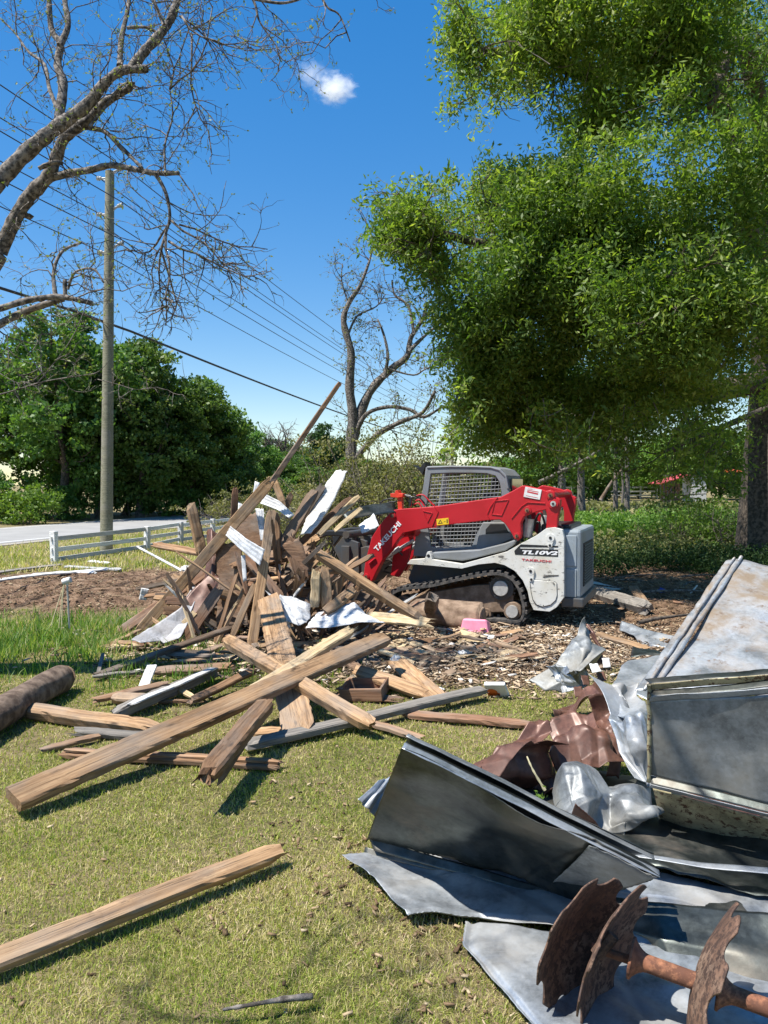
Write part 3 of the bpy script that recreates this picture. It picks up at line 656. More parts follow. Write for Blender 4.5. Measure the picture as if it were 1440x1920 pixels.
# --- brush thicket behind loader ---
def inpoly(x, y, P):
    P = np.array(P, float); x = np.asarray(x); y = np.asarray(y); c = np.zeros(x.shape, bool); j = len(P)-1
    for i in range(len(P)):
        xi, yi = P[i]; xj, yj = P[j]
        c ^= ((yi > y) != (yj > y)) & (x < (xj-xi)*(y-yi)/((yj-yi) or 1e-9)+xi); j = i
    return c
def thicket(name, label, cat, cx, D, rx, ry, h, seed, nst, leaf, nclump, per, size, hp=None, sp=.22, stem='twig', kind=None):
    rg = np.random.default_rng(seed); root = empty(name, (cx, D, 0), label, cat); T = Tubes(); tips = []
    for k in range(nst):
        x = (rg.random()*2-1)*rx; y = (rg.random()*2-1)*ry; f = math.sqrt(max(0.05, 1-(x/rx)**2*.7))
        q, d = wander((x, y, -.03), (rg.normal()*.45, rg.normal()*.3, 1), h*f*(.55+.5*rg.random()), 7, rg, .16)
        T.add(q, np.linspace(.014, .005, len(q)), 4, cap=False); tips.append(q[-1]); tips.append(q[4])
        for m_ in range(3):
            q2, _ = wander(q[2+m_], (rg.normal(), rg.normal(), .5), h*.3, 4, rg, .3); T.add(q2, np.linspace(.007, .003, len(q2)), 3, cap=False); tips.append(q2[-1])
    T.obj('stem', M[stem], root)
    tips = np.array(tips); cc = tips[rg.integers(0, len(tips), nclump)]+rg.normal(size=(nclump, 3))*.12
    foliage('foliage', clumps(cc, per, sp, rg), size, M[leaf], root, bias=np.repeat(rg.random(nclump)*.6+.15, per), rg=rg)
    return root
thicket('brush_thicket', 'tangled yellow-green brush behind the raised arm of the loader', 'brush', at(745, 900, 17).x, 17, 1.7, .9, 3.3, 61, 230, 'brushleaf', 1500, 26, .06)
thicket('brush_thicket', 'grey-green brush right behind the white panels of the pile', 'brush', at(600, 900, 22).x, 22, 2.2, 1.0, 2.0, 62, 170, 'brushleaf', 300, 22, .07)
thicket('brush_thicket', 'brush behind the cab roof under the hanging oak leaves', 'brush', at(865, 900, 19).x, 19, 1.6, .9, 1.95, 63, 120, 'woodleaf', 330, 30, .07)
thicket('brush_thicket', 'thin dry brush left of the pile beyond the white fence', 'brush', at(520, 900, 32).x, 32, 3.2, 1.5, 2.0, 64, 150, 'brushleaf', 300, 20, .10)

# --- big oak ---
rg = np.random.default_rng(303)
OX, OY = 8.75, 17.2
root = empty('oak_tree', (OX, OY, 0), 'huge spreading oak with dense glossy leaves filling the right side', 'tree')
T = Tubes()
tr = smooth_path([(OX, OY, -.15), (OX-.02, OY, .5), (OX+.02, OY, 2.2), (OX+.05, OY, 4.2), (OX-.1, OY, 6.5), (OX-.2, OY-.2, 9)], 5)
T.add(tr, np.interp(np.linspace(0, 1, len(tr)), [0, .06, .25, .6, 1], [1.08, .84, .76, .6, .35]), 20, cap=False)
T.obj('trunk', M['barkd'], root)
T = Tubes(); bd = []
def limb3(P, a, b, n_=14, L=1.0, r=.02, lv=2):
    S = smooth_path(P, 5); T.add(S, np.linspace(a, b, len(S)), 8); twigs(T, S, None, rg, n_, L, r, lv, bd, wob=.2, grav=-.02); return S
limb3([(OX-.3, OY, 4.0), tuple(at(1260, 750, 15.5)), tuple(at(1130, 770, 14.3)), tuple(at(1040, 800, 13.3)), tuple(at(980, 810, 12.6))], .26, .05, 26)
limb3([(OX-.2, OY, 6.3), tuple(at(1300, 60, 14)), tuple(at(1160, 130, 12.5)), tuple(at(1080, 130, 12)), tuple(at(1020, 105, 11.6)), tuple(at(900, 95, 11))], .24, .045, 26)
limb3([(OX-.2, OY, 5.2), tuple(at(1300, 430, 13.5)), tuple(at(1100, 480, 12)), tuple(at(960, 470, 11.5)), tuple(at(800, 430, 11.2))], .24, .04, 30)
limb3([(OX, OY, 5.6), tuple(at(1400, 420, 12.5)), tuple(at(1330, 480, 10.5)), tuple(at(1250, 520, 9.4))], .22, .05, 20)
limb3([(OX, OY, 7.2), tuple(at(1400, 100, 12.5)), tuple(at(1330, 200, 10.5))], .22, .05, 18)
limb3([(OX-.2, OY, 3.4), tuple(at(1380, 790, 14)), tuple(at(1310, 820, 12.6)), tuple(at(1240, 850, 12))], .08, .02, 12, 1.0, .012)
limb3([(OX+.3, OY, 4.6), (OX+3, OY-3, 6), (OX+4.5, OY-5, 6.5)], .25, .06, 20)
T.obj('limb', M['barkd'], root)
sil = [(830, -250), (832, 20), (820, 70), (826, 120), (846, 165), (858, 150), (880, 185), (878, 225), (890, 262), (905, 225), (912, 190), (945, 205), (965, 215), (995, 190), (1015, 210), (1030, 180), (1048, 160), (1065, 135), (1110, 125), (1125, 140), (1095, 165), (1075, 190), (1068, 225), (1040, 240), (1050, 270), (1020, 285), (1000, 300), (960, 285), (930, 282), (893, 272), (880, 300), (885, 340), (840, 345), (820, 360), (780, 350), (745, 372), (720, 385), (722, 410), (735, 430), (710, 440), (705, 470), (745, 490), (790, 510), (800, 560), (830, 575), (825, 620), (845, 660), (835, 690), (850, 740), (842, 770), (860, 790), (855, 840), (880, 870), (920, 850), (960, 870), (990, 840), (1030, 870), (1060, 830), (1110, 845), (1160, 815), (1200, 790), (1260, 800), (1320, 770), (1380, 790), (1500, 800), (1900, 800), (1900, -250)]
N0 = 30000
c3 = np.array([8.2, 15.0, 7.2]); R3 = np.array([9.2, 8.4, 6.6])
d = rg.normal(size=(N0, 3)); d /= np.linalg.norm(d, axis=1)[:, None]
cc = c3+d*(.42+.58*rg.random(N0)**.5)[:, None]*R3
# extra drooping skirt and reaching left limb clumps
ex = []
for (px, py, D, rx_, ry_, rz_, k) in ((930, 80, 11.2, .95, 1.0, .65, 900), (860, 110, 11.0, .5, .6, .8, 350), (760, 410, 11.5, .55, .8, .5, 420), (800, 440, 11.4, .8, .9, .7, 700), (900, 400, 11.3, 1.1, 1.2, .9, 1400), (1000, 420, 11.2, 1.2, 1.3, 1.1, 1500), (900, 620, 11.8, .8, 1.0, 1.4, 1300), (880, 780, 12.4, .5, .8, .8, 300), (1000, 720, 12.0, 1.2, 1.2, 1.0, 1400), (950, 800, 13, .9, 1, .5, 350), (1120, 760, 12.4, 1.0, 1.0, .6, 700), (1250, 700, 11.6, 1.2, 1.2, .8, 1000), (1200, 560, 10.2, 1.3, 1.1, 1.0, 1500), (1350, 600, 9.6, 1.0, .9, .8, 1000), (1000, 560, 11.0, 1.2, 1.1, 1.0, 1500), (1150, 380, 10.6, 1.2, 1.0, .8, 1300), (1300, 300, 9.6, 1.2, 1.0, 1.1, 1500), (1250, 60, 10.4, 1.6, 1.2, .8, 1600), (1060, 30, 11.2, 1.3, 1.2, .6, 900), (1120, 220, 11.5, .6, .8, .5, 450), (1080, 830, 13, 1.3, 1.0, .35, 350), (1300, 800, 12.8, .8, .8, .4, 250), (980, 850, 13.2, 1.1, .8, .3, 200)):
    c_ = np.array(at(px, py, D)); dd = rg.normal(size=(k, 3)); dd /= np.linalg.norm(dd, axis=1)[:, None]
    ex.append(c_+dd*(rg.random(k)**.5)[:, None]*np.array([rx_, ry_, rz_]))
cc = np.concatenate([cc]+ex)
def proj(P):
    v = P-np.array([0, 0, CH]); f = v[:, 1]*cp-v[:, 2]*sp_; u = v[:, 1]*sp_+v[:, 2]*cp
    return 720+F*v[:, 0]/f, 960-F*u/f
px, py = proj(cc)
jx = px+(vnoise(px, py, .03, 81)-.5)*30+rg.normal(size=len(cc))*10; jy = py+(vnoise(px, py, .03, 82)-.5)*30+rg.normal(size=len(cc))*10
hid = ((py <= -160) | (px >= 1640)) & (np.arange(len(px)) < N0) & (rg.random(len(px)) < .55) & (cc[:, 2] > 4)
ok = inpoly(jx, jy, sil) & (px < 1640) & (py > -160) & (cc[:, 2] > 2.0)
inner = np.ones(len(cc), bool)
for dx_, dy_ in ((34, 0), (-34, 0), (0, 34), (0, -34)): inner &= inpoly(px+dx_, py+dy_, sil)
ok &= inner | (rg.random(len(cc)) < .42)
# holes where sky or dark interior shows
for (hx, hy, hr, pr) in ((1060, 350, 22, .9), (1185, 400, 34, .55), (1225, 330, 40, .8), (1110, 300, 30, .4), (1330, 310, 30, .7), (870, 560, 26, .5), (905, 640, 22, .5), (1180, 640, 30, .4), (1100, 690, 26, .5), (1000, 640, 24, .35), (1150, 150, 26, .6), (1240, 180, 26, .5)):
    ok &= ~((np.hypot(px-hx, py-hy) < hr*(.6+.8*rg.random(len(px)))) & (rg.random(len(px)) < pr))
# break the mass up into sprays
q = cc*1.05; nz = .6*vnoise(q[:, 0]+q[:, 2]*.7, q[:, 1]*.8+q[:, 2]*1.3, 1.15, 77)+.4*vnoise(q[:, 0]-q[:, 2]*.5, q[:, 1]+q[:, 2]*1.1, 2.6, 79)
ok &= (nz > np.where(np.arange(len(nz)) < N0, .55, .525)) | (rg.random(len(nz)) < .035)
ok &= ~((py > 740) & (rg.random(len(px)) < .4)); ok |= hid; cc = cc[ok]; BD = np.array(bd); bx_, by_ = proj(BD); BD = BD[(by_ > -150) & (bx_ < 1640)]; dr = []
for _ in range(110):
    p_ = np.array(at(rg.uniform(850, 1360), rg.uniform(740, 835), rg.uniform(10.5, 14)))
    q, _d = wander(p_, (rg.normal()*.5, rg.normal()*.3, -.7), rg.uniform(.35, .95), 7, rg, .25); dr.append(q)
for _ in range(60):
    yy = rg.uniform(330, 760); xx = np.interp(yy, [330, 380, 450, 500, 560, 620, 760], [880, 730, 712, 800, 812, 835, 855]); p_ = np.array(at(xx+20, yy, rg.uniform(11, 12)))
    q, _d = wander(p_, (-.8, rg.normal()*.4, rg.normal()*.4-.1), rg.uniform(.25, .6), 6, rg, .3); dr.append(q)
DR = np.concatenate(dr)+rg.normal(size=(sum(len(q) for q in dr), 3))*.05
cc = np.concatenate([cc, BD[::2]]); per = 26
bb = np.repeat(np.clip(vnoise(cc[:, 0], cc[:, 2]+cc[:, 1]*.3, .55, 78)*.6+rg.random(len(cc))*.35, 0, 1), per)
foliage('crown', clumps(cc, per, .22, rg, .8), .082, M['oakleaf'], root, aspect=.17, bias=bb, rg=rg)
foliage('spray', clumps(DR, 9, .13, rg, .8), .09, M['oakleaf'], root, aspect=.18, bias=np.repeat(rg.random(len(DR))*.6+.2, 9), rg=rg)
# fine twigs through the crown
T = Tubes()
for q in dr: T.add(q, np.linspace(.009, .003, len(q)), 3, cap=False)
for c_ in cc[::9]:
    q, _ = wander(c_+(np.array([OX, OY, 6])-c_)*.05, rg.normal(size=3), .5, 3, rg, .25); T.add(q, [.008, .006, .004, .003], 3, cap=False)
T.obj('twigs', M['twig'], root)
toworld(root); print('oak clumps', len(cc))
# --- distant right background ---
GR = 'trees beyond the pasture fence'
r1 = make_tree('pasture_tree', 'fresh green tree beyond the pasture fence behind the red roofed shed', 'tree', (at(1300, 900, 84).x, 84, 0), 8.6, 4.6, 71, leaf='limeleaf', base_frac=.08, group=GR, nclump=230, per=50, size=.34, sp=.8)
r2 = make_tree('pasture_tree', 'tall dull green tree just right of the loader in the distance', 'tree', (at(1120, 900, 80).x, 80, 0), 7.0, 4.2, 72, leaf='woodleaf', base_frac=.06, group=GR, nclump=230, per=50, size=.34, sp=.8)
for k, (src, px, D, py, lb) in enumerate(((r1, 1200, 90, 835, 'rounded bright green tree left of the shed'), (r2, 1250, 96, 815, 'tree whose top shows left of the dead sticks beside the oak'), (r1, 1350, 88, 800, 'bright tree touching the left side of the oak trunk'), (r1, 1160, 100, 850, 'pale green tree between the thin trunks'), (r2, 1060, 92, 840, 'tree behind the rear of the loader'), (r2, 1000, 95, 850, 'tree behind the orange roofs'), (r1, 940, 96, 855, 'tree hanging behind the cab roof corner'), (r2, 1400, 95, 810, 'tree behind the oak trunk'), (r1, 1460, 90, 800, 'tree at the right frame edge beyond the oak'))):
    h_t = 1.7+(HOR-py)/F*D; s_ = h_t/{r1: 8.6, r2: 7.0}[src]; copy_tree(src, (at(px, 900, D).x, D, 0), 1.0, k*1.3, lb, s_)
for k, (px, D, py0, w_, lb) in enumerate(((1092, 40, 700, .16, 'thick bare trunk right behind the loader arm'), (1155, 46, 740, .11, 'thin leaning trunk left of the two close trunks'), (1176, 44, 720, .12, 'thin upright trunk right of the leaning one'), (1052, 38, 720, .17, 'pale bare trunk behind the arm pivot'), (1166, 52, 800, .07, 'slimmest trunk between two others'))):
    T = Tubes(); b_ = at(px, 900, D); o = empty('slender_tree', (b_.x, D, 0), lb, 'tree', 'slender trunks beyond the brush')
    h_ = 1.7+(HOR-py0)/F*D; S = smooth_path([(0, 0, -.1), (.1*(k-2)*.4, 0, h_*.3), (-.1*(k-1)*.5, 0, h_*.7), (.1, 0, h_)]); T.add(S, np.linspace(w_*1.5, w_*.5, len(S)), 8)
    bd2 = []; twigs(T, S, None, rg, 12, 1.6, .03, 2, bd2, wob=.22, tmin=.4)
    T.obj('trunk', M['bark'], o)
    foliage('crown', clumps(np.array(bd2), 9, .35, rg), .17, M['pineleaf' if k % 2 else 'woodleaf'], o, rg=rg)
def stick(name, P, r0, r1, mat, label, cat, group=None, nt=0, sides=6):
    T = Tubes(); S = smooth_path(P, 4); T.add(S, np.linspace(r0, r1, len(S))*(1+.15*(rng.random(len(S))-.5)), sides)
    if nt: b_ = []; twigs(T, S, None, np.random.default_rng(int(P[0][0]*100) % 999), nt, .3, r1*.6, 1, b_, wob=.3)
    return tag(T.obj(name, M[mat], None), label, cat, group)
stick('snag', [at(1126, 938, 36), at(1146, 905, 36), at(1166, 880, 36)], .09, .05, 'dark', 'dark leaning dead trunk between the thin trunks', 'dead tree')
stick('dead_branch', [at(1010, 905, 30), at(1060, 880, 30), at(1108, 855, 30), at(1150, 820, 30)], .09, .04, 'bark', 'pale fallen branch slanting across the trunks behind the arm', 'branch', nt=6)
stick('dead_branch', [at(1320, 846, 15), at(1350, 852, 15), at(1375, 842, 15.5)], .02, .012, 'bark', 'bare forked twig sticking out from the oak trunk', 'branch', nt=10)
stick('dead_branch', [at(1256, 935, 20), at(1285, 928, 20), at(1325, 926, 20)], .03, .012, 'bark', 'fallen grey branch lying on the weeds below the shed', 'branch', nt=5)
# pasture fence
root = empty('pasture_fence', (at(1080, 900, 84).x, 84, 0), 'long white rail fence across the far pasture', 'fence')
def rel(o, p): return Vector(p)-o.location
b_ = root.location.x
x0, x1 = at(1040, 900, 84).x-b_, at(1232, 900, 88).x-b_
for k in range(7):
    bm = bmesh.new(); xx = x0+(x1-x0)*k/6; bm_box(bm, (xx, 4*k/6, .7), (.16, .16, 1.6)); bmobj('post', bm, M['white'], root)
for z_ in (.45, .9, 1.35):
    bm = bmesh.new(); bm_box(bm, ((x0+x1)/2, 1.9, z_), (x1-x0, .06, .17), Matrix.Rotation(math.atan2(4, x1-x0), 3, 'Z')); bmobj('rail', bm, M['white'], root)
# shed
sx = at(1256, 900, 66); root = empty('shed', (sx.x, 66, 0), 'small open shed with a sloping red metal roof beyond the weeds', 'shed')
w_ = 60/F*66
bm = bmesh.new(); bm_box(bm, (0, 0, 2.15), (w_*1.02, 3.0, .08), Matrix.Rotation(R(-17), 3, 'Y')); bmobj('roof', bm, M['redroof'], root)
for k in range(5):
    bm = bmesh.new(); bm_box(bm, (-w_*.46+w_*.11*k, -1.3, .8+.05*k), (.07, .07, 1.9+.1*k)); bmobj('post', bm, M['frame'], root)
bm = bmesh.new(); bm_box(bm, (w_*.12, .8, .9), (w_*.6, .12, 1.8)); bmobj('wall', bm, M['brown'], root)
sx = at(1302, 900, 68); root = empty('outbuilding', (sx.x, 68, 0), 'narrow white walled outbuilding right of the red roofed shed', 'building')
bm = bmesh.new(); bm_box(bm, (0, 0, 1.2), (1.3, 2.0, 2.4)); bmobj('wall', bm, M['wallw'], root)
bm = bmesh.new(); bm_box(bm, (-1.0, 0, 2.48), (2.6, 2.3, .14)); bmobj('roof', bm, M['frame'], root)
for px0, px1, D, py, lb in ((984, 1004, 100, 892, 'left one of the far orange roofed buildings above the loader arm'), (1010, 1046, 100, 893, 'right one of the far orange roofed buildings above the loader arm'), (1364, 1378, 80, 879, 'small far red roof beside the oak trunk')):
    c_ = at((px0+px1)/2, py, D); w_ = (px1-px0)/F*D; root = empty('farm_building', (c_.x, D, 0), lb, 'building')
    bm = bmesh.new(); v = [bm.verts.new(q) for q in ((-w_/2, -2, c_.z-.35), (w_/2, -2, c_.z-.35), (w_/2, 2, c_.z-.35), (-w_/2, 2, c_.z-.35), (-w_/2, 0, c_.z-.35+min(.85, w_*.4)), (w_/2, 0, c_.z-.35+min(.85, w_*.4)))]
    for f in ((0, 1, 5, 4), (2, 3, 4, 5), (0, 4, 3), (1, 2, 5), (3, 2, 1, 0)): bm.faces.new([v[i] for i in f])
    bmobj('roof', bm, M['orangeroof'], root)
    if D < 90: continue
    bm = bmesh.new(); bm_box(bm, (0, 0, (c_.z-.36)/2), (w_*.94, 3.6, c_.z-.36)); bmobj('wall', bm, M['brown'], root)
# weeds and shrubs under and beyond the oak
def weeds(name, label, n_, x0, x1, y0, y1, h0, h1, leaf, size, per, stemn=0, seed=5, cond=None):
    rg = np.random.default_rng(seed); D = y0+(y1-y0)*rg.random(n_); x = x0+(x1-x0)*rg.random(n_)
    if cond is not None: k = cond(x, D); x, D = x[k], D[k]
    hh = (h0+(h1-h0)*vnoise(x, D, .5, seed))*(.4+.7*rg.random(len(x)))
    c_ = np.stack([x, D, hh*.7*rg.random(len(x))**.5], -1)
    P = clumps(c_, per, .22, rg, .8); P[:, 2] = np.abs(P[:, 2])
    o = foliage(name, P, size, M[leaf], None, aspect=.26, bias=np.repeat(rg.random(len(x))*.6+.15, per), rg=rg)
    return tag(o, label, 'undergrowth', kind='stuff')
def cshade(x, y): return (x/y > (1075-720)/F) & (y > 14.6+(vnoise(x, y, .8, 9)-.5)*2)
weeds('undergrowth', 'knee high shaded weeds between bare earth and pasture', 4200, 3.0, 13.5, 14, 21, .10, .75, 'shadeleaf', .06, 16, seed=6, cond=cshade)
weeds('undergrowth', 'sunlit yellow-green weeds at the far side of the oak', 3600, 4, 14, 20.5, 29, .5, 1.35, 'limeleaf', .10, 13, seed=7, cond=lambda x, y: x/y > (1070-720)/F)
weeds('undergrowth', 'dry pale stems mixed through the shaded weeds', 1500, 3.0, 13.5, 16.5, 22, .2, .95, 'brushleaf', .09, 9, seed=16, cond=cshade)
weeds('pasture_grass', 'tall pale pasture grass beyond the weeds', 2600, 5, 26, 28, 60, .2, .6, 'brushleaf', .28, 9, seed=8)
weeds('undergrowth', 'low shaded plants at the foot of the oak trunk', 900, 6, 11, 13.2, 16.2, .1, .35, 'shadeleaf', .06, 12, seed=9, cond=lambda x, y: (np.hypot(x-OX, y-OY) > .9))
thicket('weed_thicket', 'sunlit arching weeds left of the oak trunk', 'weeds', at(1330, 900, 19.5).x, 19.8, 1.0, .8, 1.5, 66, 70, 'limeleaf', 260, 24, .07)
stick('dry_sticks', [at(452/3+960, 820/3+780, 13.6), at(470/3+960, 770/3+780, 13.8), at(500/3+960, 745/3+780, 14)], .012, .004, 'twig', 'dry forked twig behind the rear of the loader', 'twig', nt=6)
# ======================= CLOUD =======================
bm = bmesh.new()
m = bpy.data.materials.new('cloud_vapour'); m.use_nodes = True; n = m.node_tree.nodes; l = m.node_tree.links
n.remove(n['Principled BSDF']); pv = n.new('ShaderNodeVolumePrincipled'); pv.inputs['Color'].default_value = (1, 1, 1, 1); pv.inputs['Anisotropy'].default_value = .2
tc = n.new('ShaderNodeTexCoord'); ns = n.new('ShaderNodeTexNoise'); ns.inputs['Scale'].default_value = 2.6; ns.inputs['Detail'].default_value = 6; ns.inputs['Roughness'].default_value = .62; ns.inputs['Distortion'].default_value = .6
l.new(tc.outputs['Object'], ns.inputs['Vector'])
gl = n.new('ShaderNodeVectorMath'); gl.operation = 'LENGTH'; l.new(tc.outputs['Object'], gl.inputs[0])
a1 = n.new('ShaderNodeMath'); a1.operation = 'MULTIPLY_ADD'; a1.inputs[1].default_value = -.55; a1.inputs[2].default_value = -.06; l.new(gl.outputs['Value'], a1.inputs[0])
a2 = n.new('ShaderNodeMath'); a2.operation = 'ADD'; l.new(a1.outputs[0], a2.inputs[0]); l.new(ns.outputs[0], a2.inputs[1])
a3 = n.new('ShaderNodeMath'); a3.operation = 'MULTIPLY'; a3.inputs[1].default_value = .33; a3.use_clamp = False; l.new(a2.outputs[0], a3.inputs[0])
a4 = n.new('ShaderNodeMath'); a4.operation = 'MAXIMUM'; a4.inputs[1].default_value = 0; l.new(a3.outputs[0], a4.inputs[0])
l.new(a4.outputs[0], pv.inputs['Density']); l.new(pv.outputs[0], n['Material Output'].inputs['Volume'])
DC = 600
for k, (px, py, rx_, rz_) in enumerate(((627, 166, 48, 32), (583, 138, 38, 30))):
    bm = bmesh.new(); bmesh.ops.create_icosphere(bm, subdivisions=4, radius=1.0)
    if k == 0: o = bmobj('cloud', bm, m, None, True); tag(o, 'small white puffy cloud high in the blue sky', 'cloud')
    else: o = bmobj('cloud', bm, m, None, True); tag(o, 'faint wispy cloud just left of the small white one', 'cloud')
    o.location = at(px, py, DC); o.scale = (rx_/F*DC, rx_/F*DC*.8, rz_/F*DC)
    if k: 
        m2 = m.copy(); o.data.materials[0] = m2; m2.node_tree.nodes[a3.name].inputs[1].default_value = .10
# ======================= POLE, WIRES, FENCE =======================
PB = gp(199, 1038); TOPZ = at(202, 322, 18.3).z
root = empty('utility_pole', (PB.x, PB.y, 0), 'tall weathered wooden utility pole beside the white fence', 'utility pole')
T = Tubes(); tx = at(206, 322, PB.y).x-PB.x; H = at(206, 322, PB.y).z
S = [(tx*t, 0, -.2+(H+.2)*t) for t in np.linspace(0, 1, 14)]; T.add(S, np.linspace(.155, .105, 14), 16, cap=False)
po = T.obj('pole', M['pole'], root)
bm = bmesh.new(); bm_cyl(bm, (tx, 0, H-.02), (tx, 0, H+.004), .106, seg=16); bmobj('pole_top', bm, M['pole'], root)
ld = np.array([60, -13.8])/np.hypot(60, 13.8)   # across the line of wires (x, y)
ax_ = np.array([.97, -.24])
ins = []
for py in (326, 394, 465):
    z_ = at(200, py, PB.y).z
    for s in (-1, 1):
        zz = z_+(.03 if s > 0 else -.08); L = .36 if s > 0 else .33
        e = np.array([tx*.9+ax_[0]*s*L, ax_[1]*s*L, zz+ (.07 if s > 0 else .0)])
        bm = bmesh.new(); bm_cyl(bm, (tx*.9, 0, zz-.02), tuple(e*.8+np.array([tx*.9, 0, zz-.02])*.2), .022, seg=8); bm_cyl(bm, (tx*.9, 0, zz-.11), tuple(e*.75+np.array([tx*.9, 0, zz])*.25), .014, seg=8); bk = bmobj('bracket', bm, M['insul'], root)
        bm = bmesh.new(); a = e*.62+np.array([tx*.9, 0, zz])*.38
        for q in np.linspace(0, 1, 5): pass
        bm_cyl(bm, tuple(a), tuple(e*1.0), .042, .05, seg=12); bm_cyl(bm, tuple(a*.5+e*.5), tuple(a*.4+e*.6), .062, seg=12); bmobj('insulator', bm, M['insul'], root, bevel=.006)
        ins.append((PB.x+e[0], PB.y+e[1], e[2]+.05))
dirw = np.array([13.8, 60.0])
names = ['upper left', 'upper right', 'middle left', 'middle right', 'lower left', 'lower right']
for (x, y, z), nm in zip(ins, names):
    T = Tubes(); P = []
    for s in np.linspace(-1, 0, 20): P.append((x+dirw[0]*s, y+dirw[1]*s, z-4*.55*(-s)*(1+s)))
    for s in np.linspace(.03, 1, 24): P.append((x+dirw[0]*s, y+dirw[1]*s, z-4*.55*s*(1-s)))
    T.add(P, .0125, 5, cap=False); o = T.obj('power_line', M['wire']); tag(o, 'thin overhead wire on the %s insulator of the utility pole' % nm, 'power line', 'power lines along the road')
T = Tubes(); z = at(205, 600, PB.y).z; P = [(PB.x+dirw[0]*s, PB.y+dirw[1]*s, z-4*.45*abs(s)*(1-abs(s))) for s in np.linspace(-1, 1, 50)]; T.add(P, .032, 6, cap=False)
tag(T.obj('telephone_cable', M['wire']), 'thick black cable strung low below the thin wires', 'cable')
root = empty('utility_pole', (PB.x+dirw[0], PB.y+dirw[1], 0), 'distant utility pole half hidden behind the oak leaves', 'utility pole')
bm = bmesh.new(); bm_cyl(bm, (0, 0, 0), (0, 0, H), .17, .12, seg=10); bmobj('pole', bm, M['pole'], root)
# near white fence
fp = [gp(102, 1056), gp(276, 1031), gp(339, 1018), gp(399, 1009)]
d_ = (fp[3]-fp[1]).normalized()
for k in range(1, 7): fp.append(fp[3]+d_*2.6*k)
root = empty('rail_fence', tuple(fp[0]), 'low white peeling three-rail fence between yard and road', 'fence'); O = Vector(fp[0])
for k, q in enumerate(fp):
    bm = bmesh.new(); a = q-O; hh = .69 if k == 0 else .61; bm_box(bm, (a.x, a.y, hh/2-.05), (.13, .12, hh+.1), Matrix.Rotation(R(-16+rng.normal()*3), 3, 'Z') @ Matrix.Rotation(R(rng.normal()*1.5), 3, 'Y'))
    bmobj('post', bm, M['fence'], root, bevel=.008)
for k in range(len(fp)-1):
    for z_ in (.53, .30, .085):
        a = fp[k]-O; b = fp[k+1]-O; off = Vector((-.03, -.075, 0))
        a2 = a+off+Vector((0, 0, z_+rng.normal()*.012)); b2 = b+off+Vector((0, 0, z_+rng.normal()*.012)); dd = b2-a2
        bm = bmesh.new(); bm_box(bm, (0, 0, 0), (dd.length*1.004, .025, .095)); o = bmobj('rail', bm, M['fence'], root)
        o.rotation_euler = dd.to_track_quat('X', 'Z').to_euler(); o.location = (a2+b2)/2
# ======================= TRACK LOADER =======================
TH = R(22); LO = gp(972, 1174)
root = empty('track_loader', (LO.x, LO.y, 0), 'red and white compact track loader with caged cab parked behind the lumber heap', 'loader')
root.rotation_euler = (0, 0, math.atan2(math.sin(TH), -math.cos(TH)))
hx = Vector((-math.cos(TH), math.sin(TH), 0)); hl = Vector((math.sin(TH), math.cos(TH), 0))   # forward, and away from the viewer
def LP(px, py, v=0.0):
    r = ray(px, py); o = LO+hl*v; t = (o-Vector((0, 0, CH))).dot(hl)/r.dot(hl); q = Vector((0, 0, CH))+r*t-LO
    return q.dot(hx), q.z
def L1(cx, cy, v=0.0): return LP(620+cx/2.667, 820+cy/2.667, v)
def prism(bm, pts, v0, v1):
    a = [bm.verts.new((u, -v0, z)) for u, z in pts]; b = [bm.verts.new((u, -v1, z)) for u, z in pts]; k = len(pts)
    bm.faces.new(a); bm.faces.new(b[::-1])
    for i in range(k): bm.faces.new([a[i], b[i], b[(i+1) % k], a[(i+1) % k]])
def ringprism(bm, outer, inner, v0, v1):
    k = len(outer); A = [[bm.verts.new((u, -v, z)) for u, z in P] for v in (v0, v1) for P in (outer, inner)]
    for i in range(k):
        j = (i+1) % k
        bm.faces.new([A[0][i], A[0][j], A[1][j], A[1][i]]); bm.faces.new([A[2][i], A[3][i], A[3][j], A[2][j]])
        bm.faces.new([A[0][i], A[2][i], A[2][j], A[0][j]]); bm.faces.new([A[1][i], A[1][j], A[3][j], A[3][i]])
def pl(name, pts, v0, v1, mat, parent=root, bevel=.006, vp=None, extra=None):
    bm = bmesh.new(); prism(bm, [L1(x, y, v0 if vp is None else vp) for x, y in pts], v0, v1)
    if extra: extra(bm)
    return bmobj(name, bm, M[mat], parent, bevel=bevel)
def cylY(bm, u, z, r, v0, v1, seg=24, r1=None): bm_cyl(bm, (u, -v0, z), (u, -v1, z), r, r1, seg)
s1 = 1/2.667*9.5/F    # metres for one pixel of the enlarged crop
# chassis
body = pl('chassis', [(385, 640), (355, 715), (372, 748), (500, 738), (700, 695), (840, 668), (960, 700), (1010, 830), (1160, 800), (1160, 470), (1000, 520), (880, 575), (700, 620), (560, 625)], .34, 1.16, 'frame', vp=.1)
pl('fender', [(383, 632), (398, 612), (470, 607), (478, 585), (484, 572), (494, 572), (503, 590), (508, 611), (655, 634), (700, 622), (880, 572), (960, 527), (1030, 490), (1078, 455), (1120, 450), (1158, 462), (1167, 500), (1167, 800), (1130, 850), (1095, 872), (1015, 864), (995, 820), (985, 770), (960, 715), (920, 668), (870, 640), (820, 628), (740, 636), (655, 657), (500, 642), (385, 634)], 0, .10, 'cabwhite', bevel=.010)
pl('fender', [(383, 632), (508, 611), (655, 634), (880, 572), (960, 527), (1030, 490), (1078, 455), (1120, 450), (1158, 462), (1167, 800), (1095, 872), (1015, 864), (985, 770), (920, 668), (820, 628), (655, 657), (385, 634)], 1.42, 1.50, 'cabwhite', vp=0)
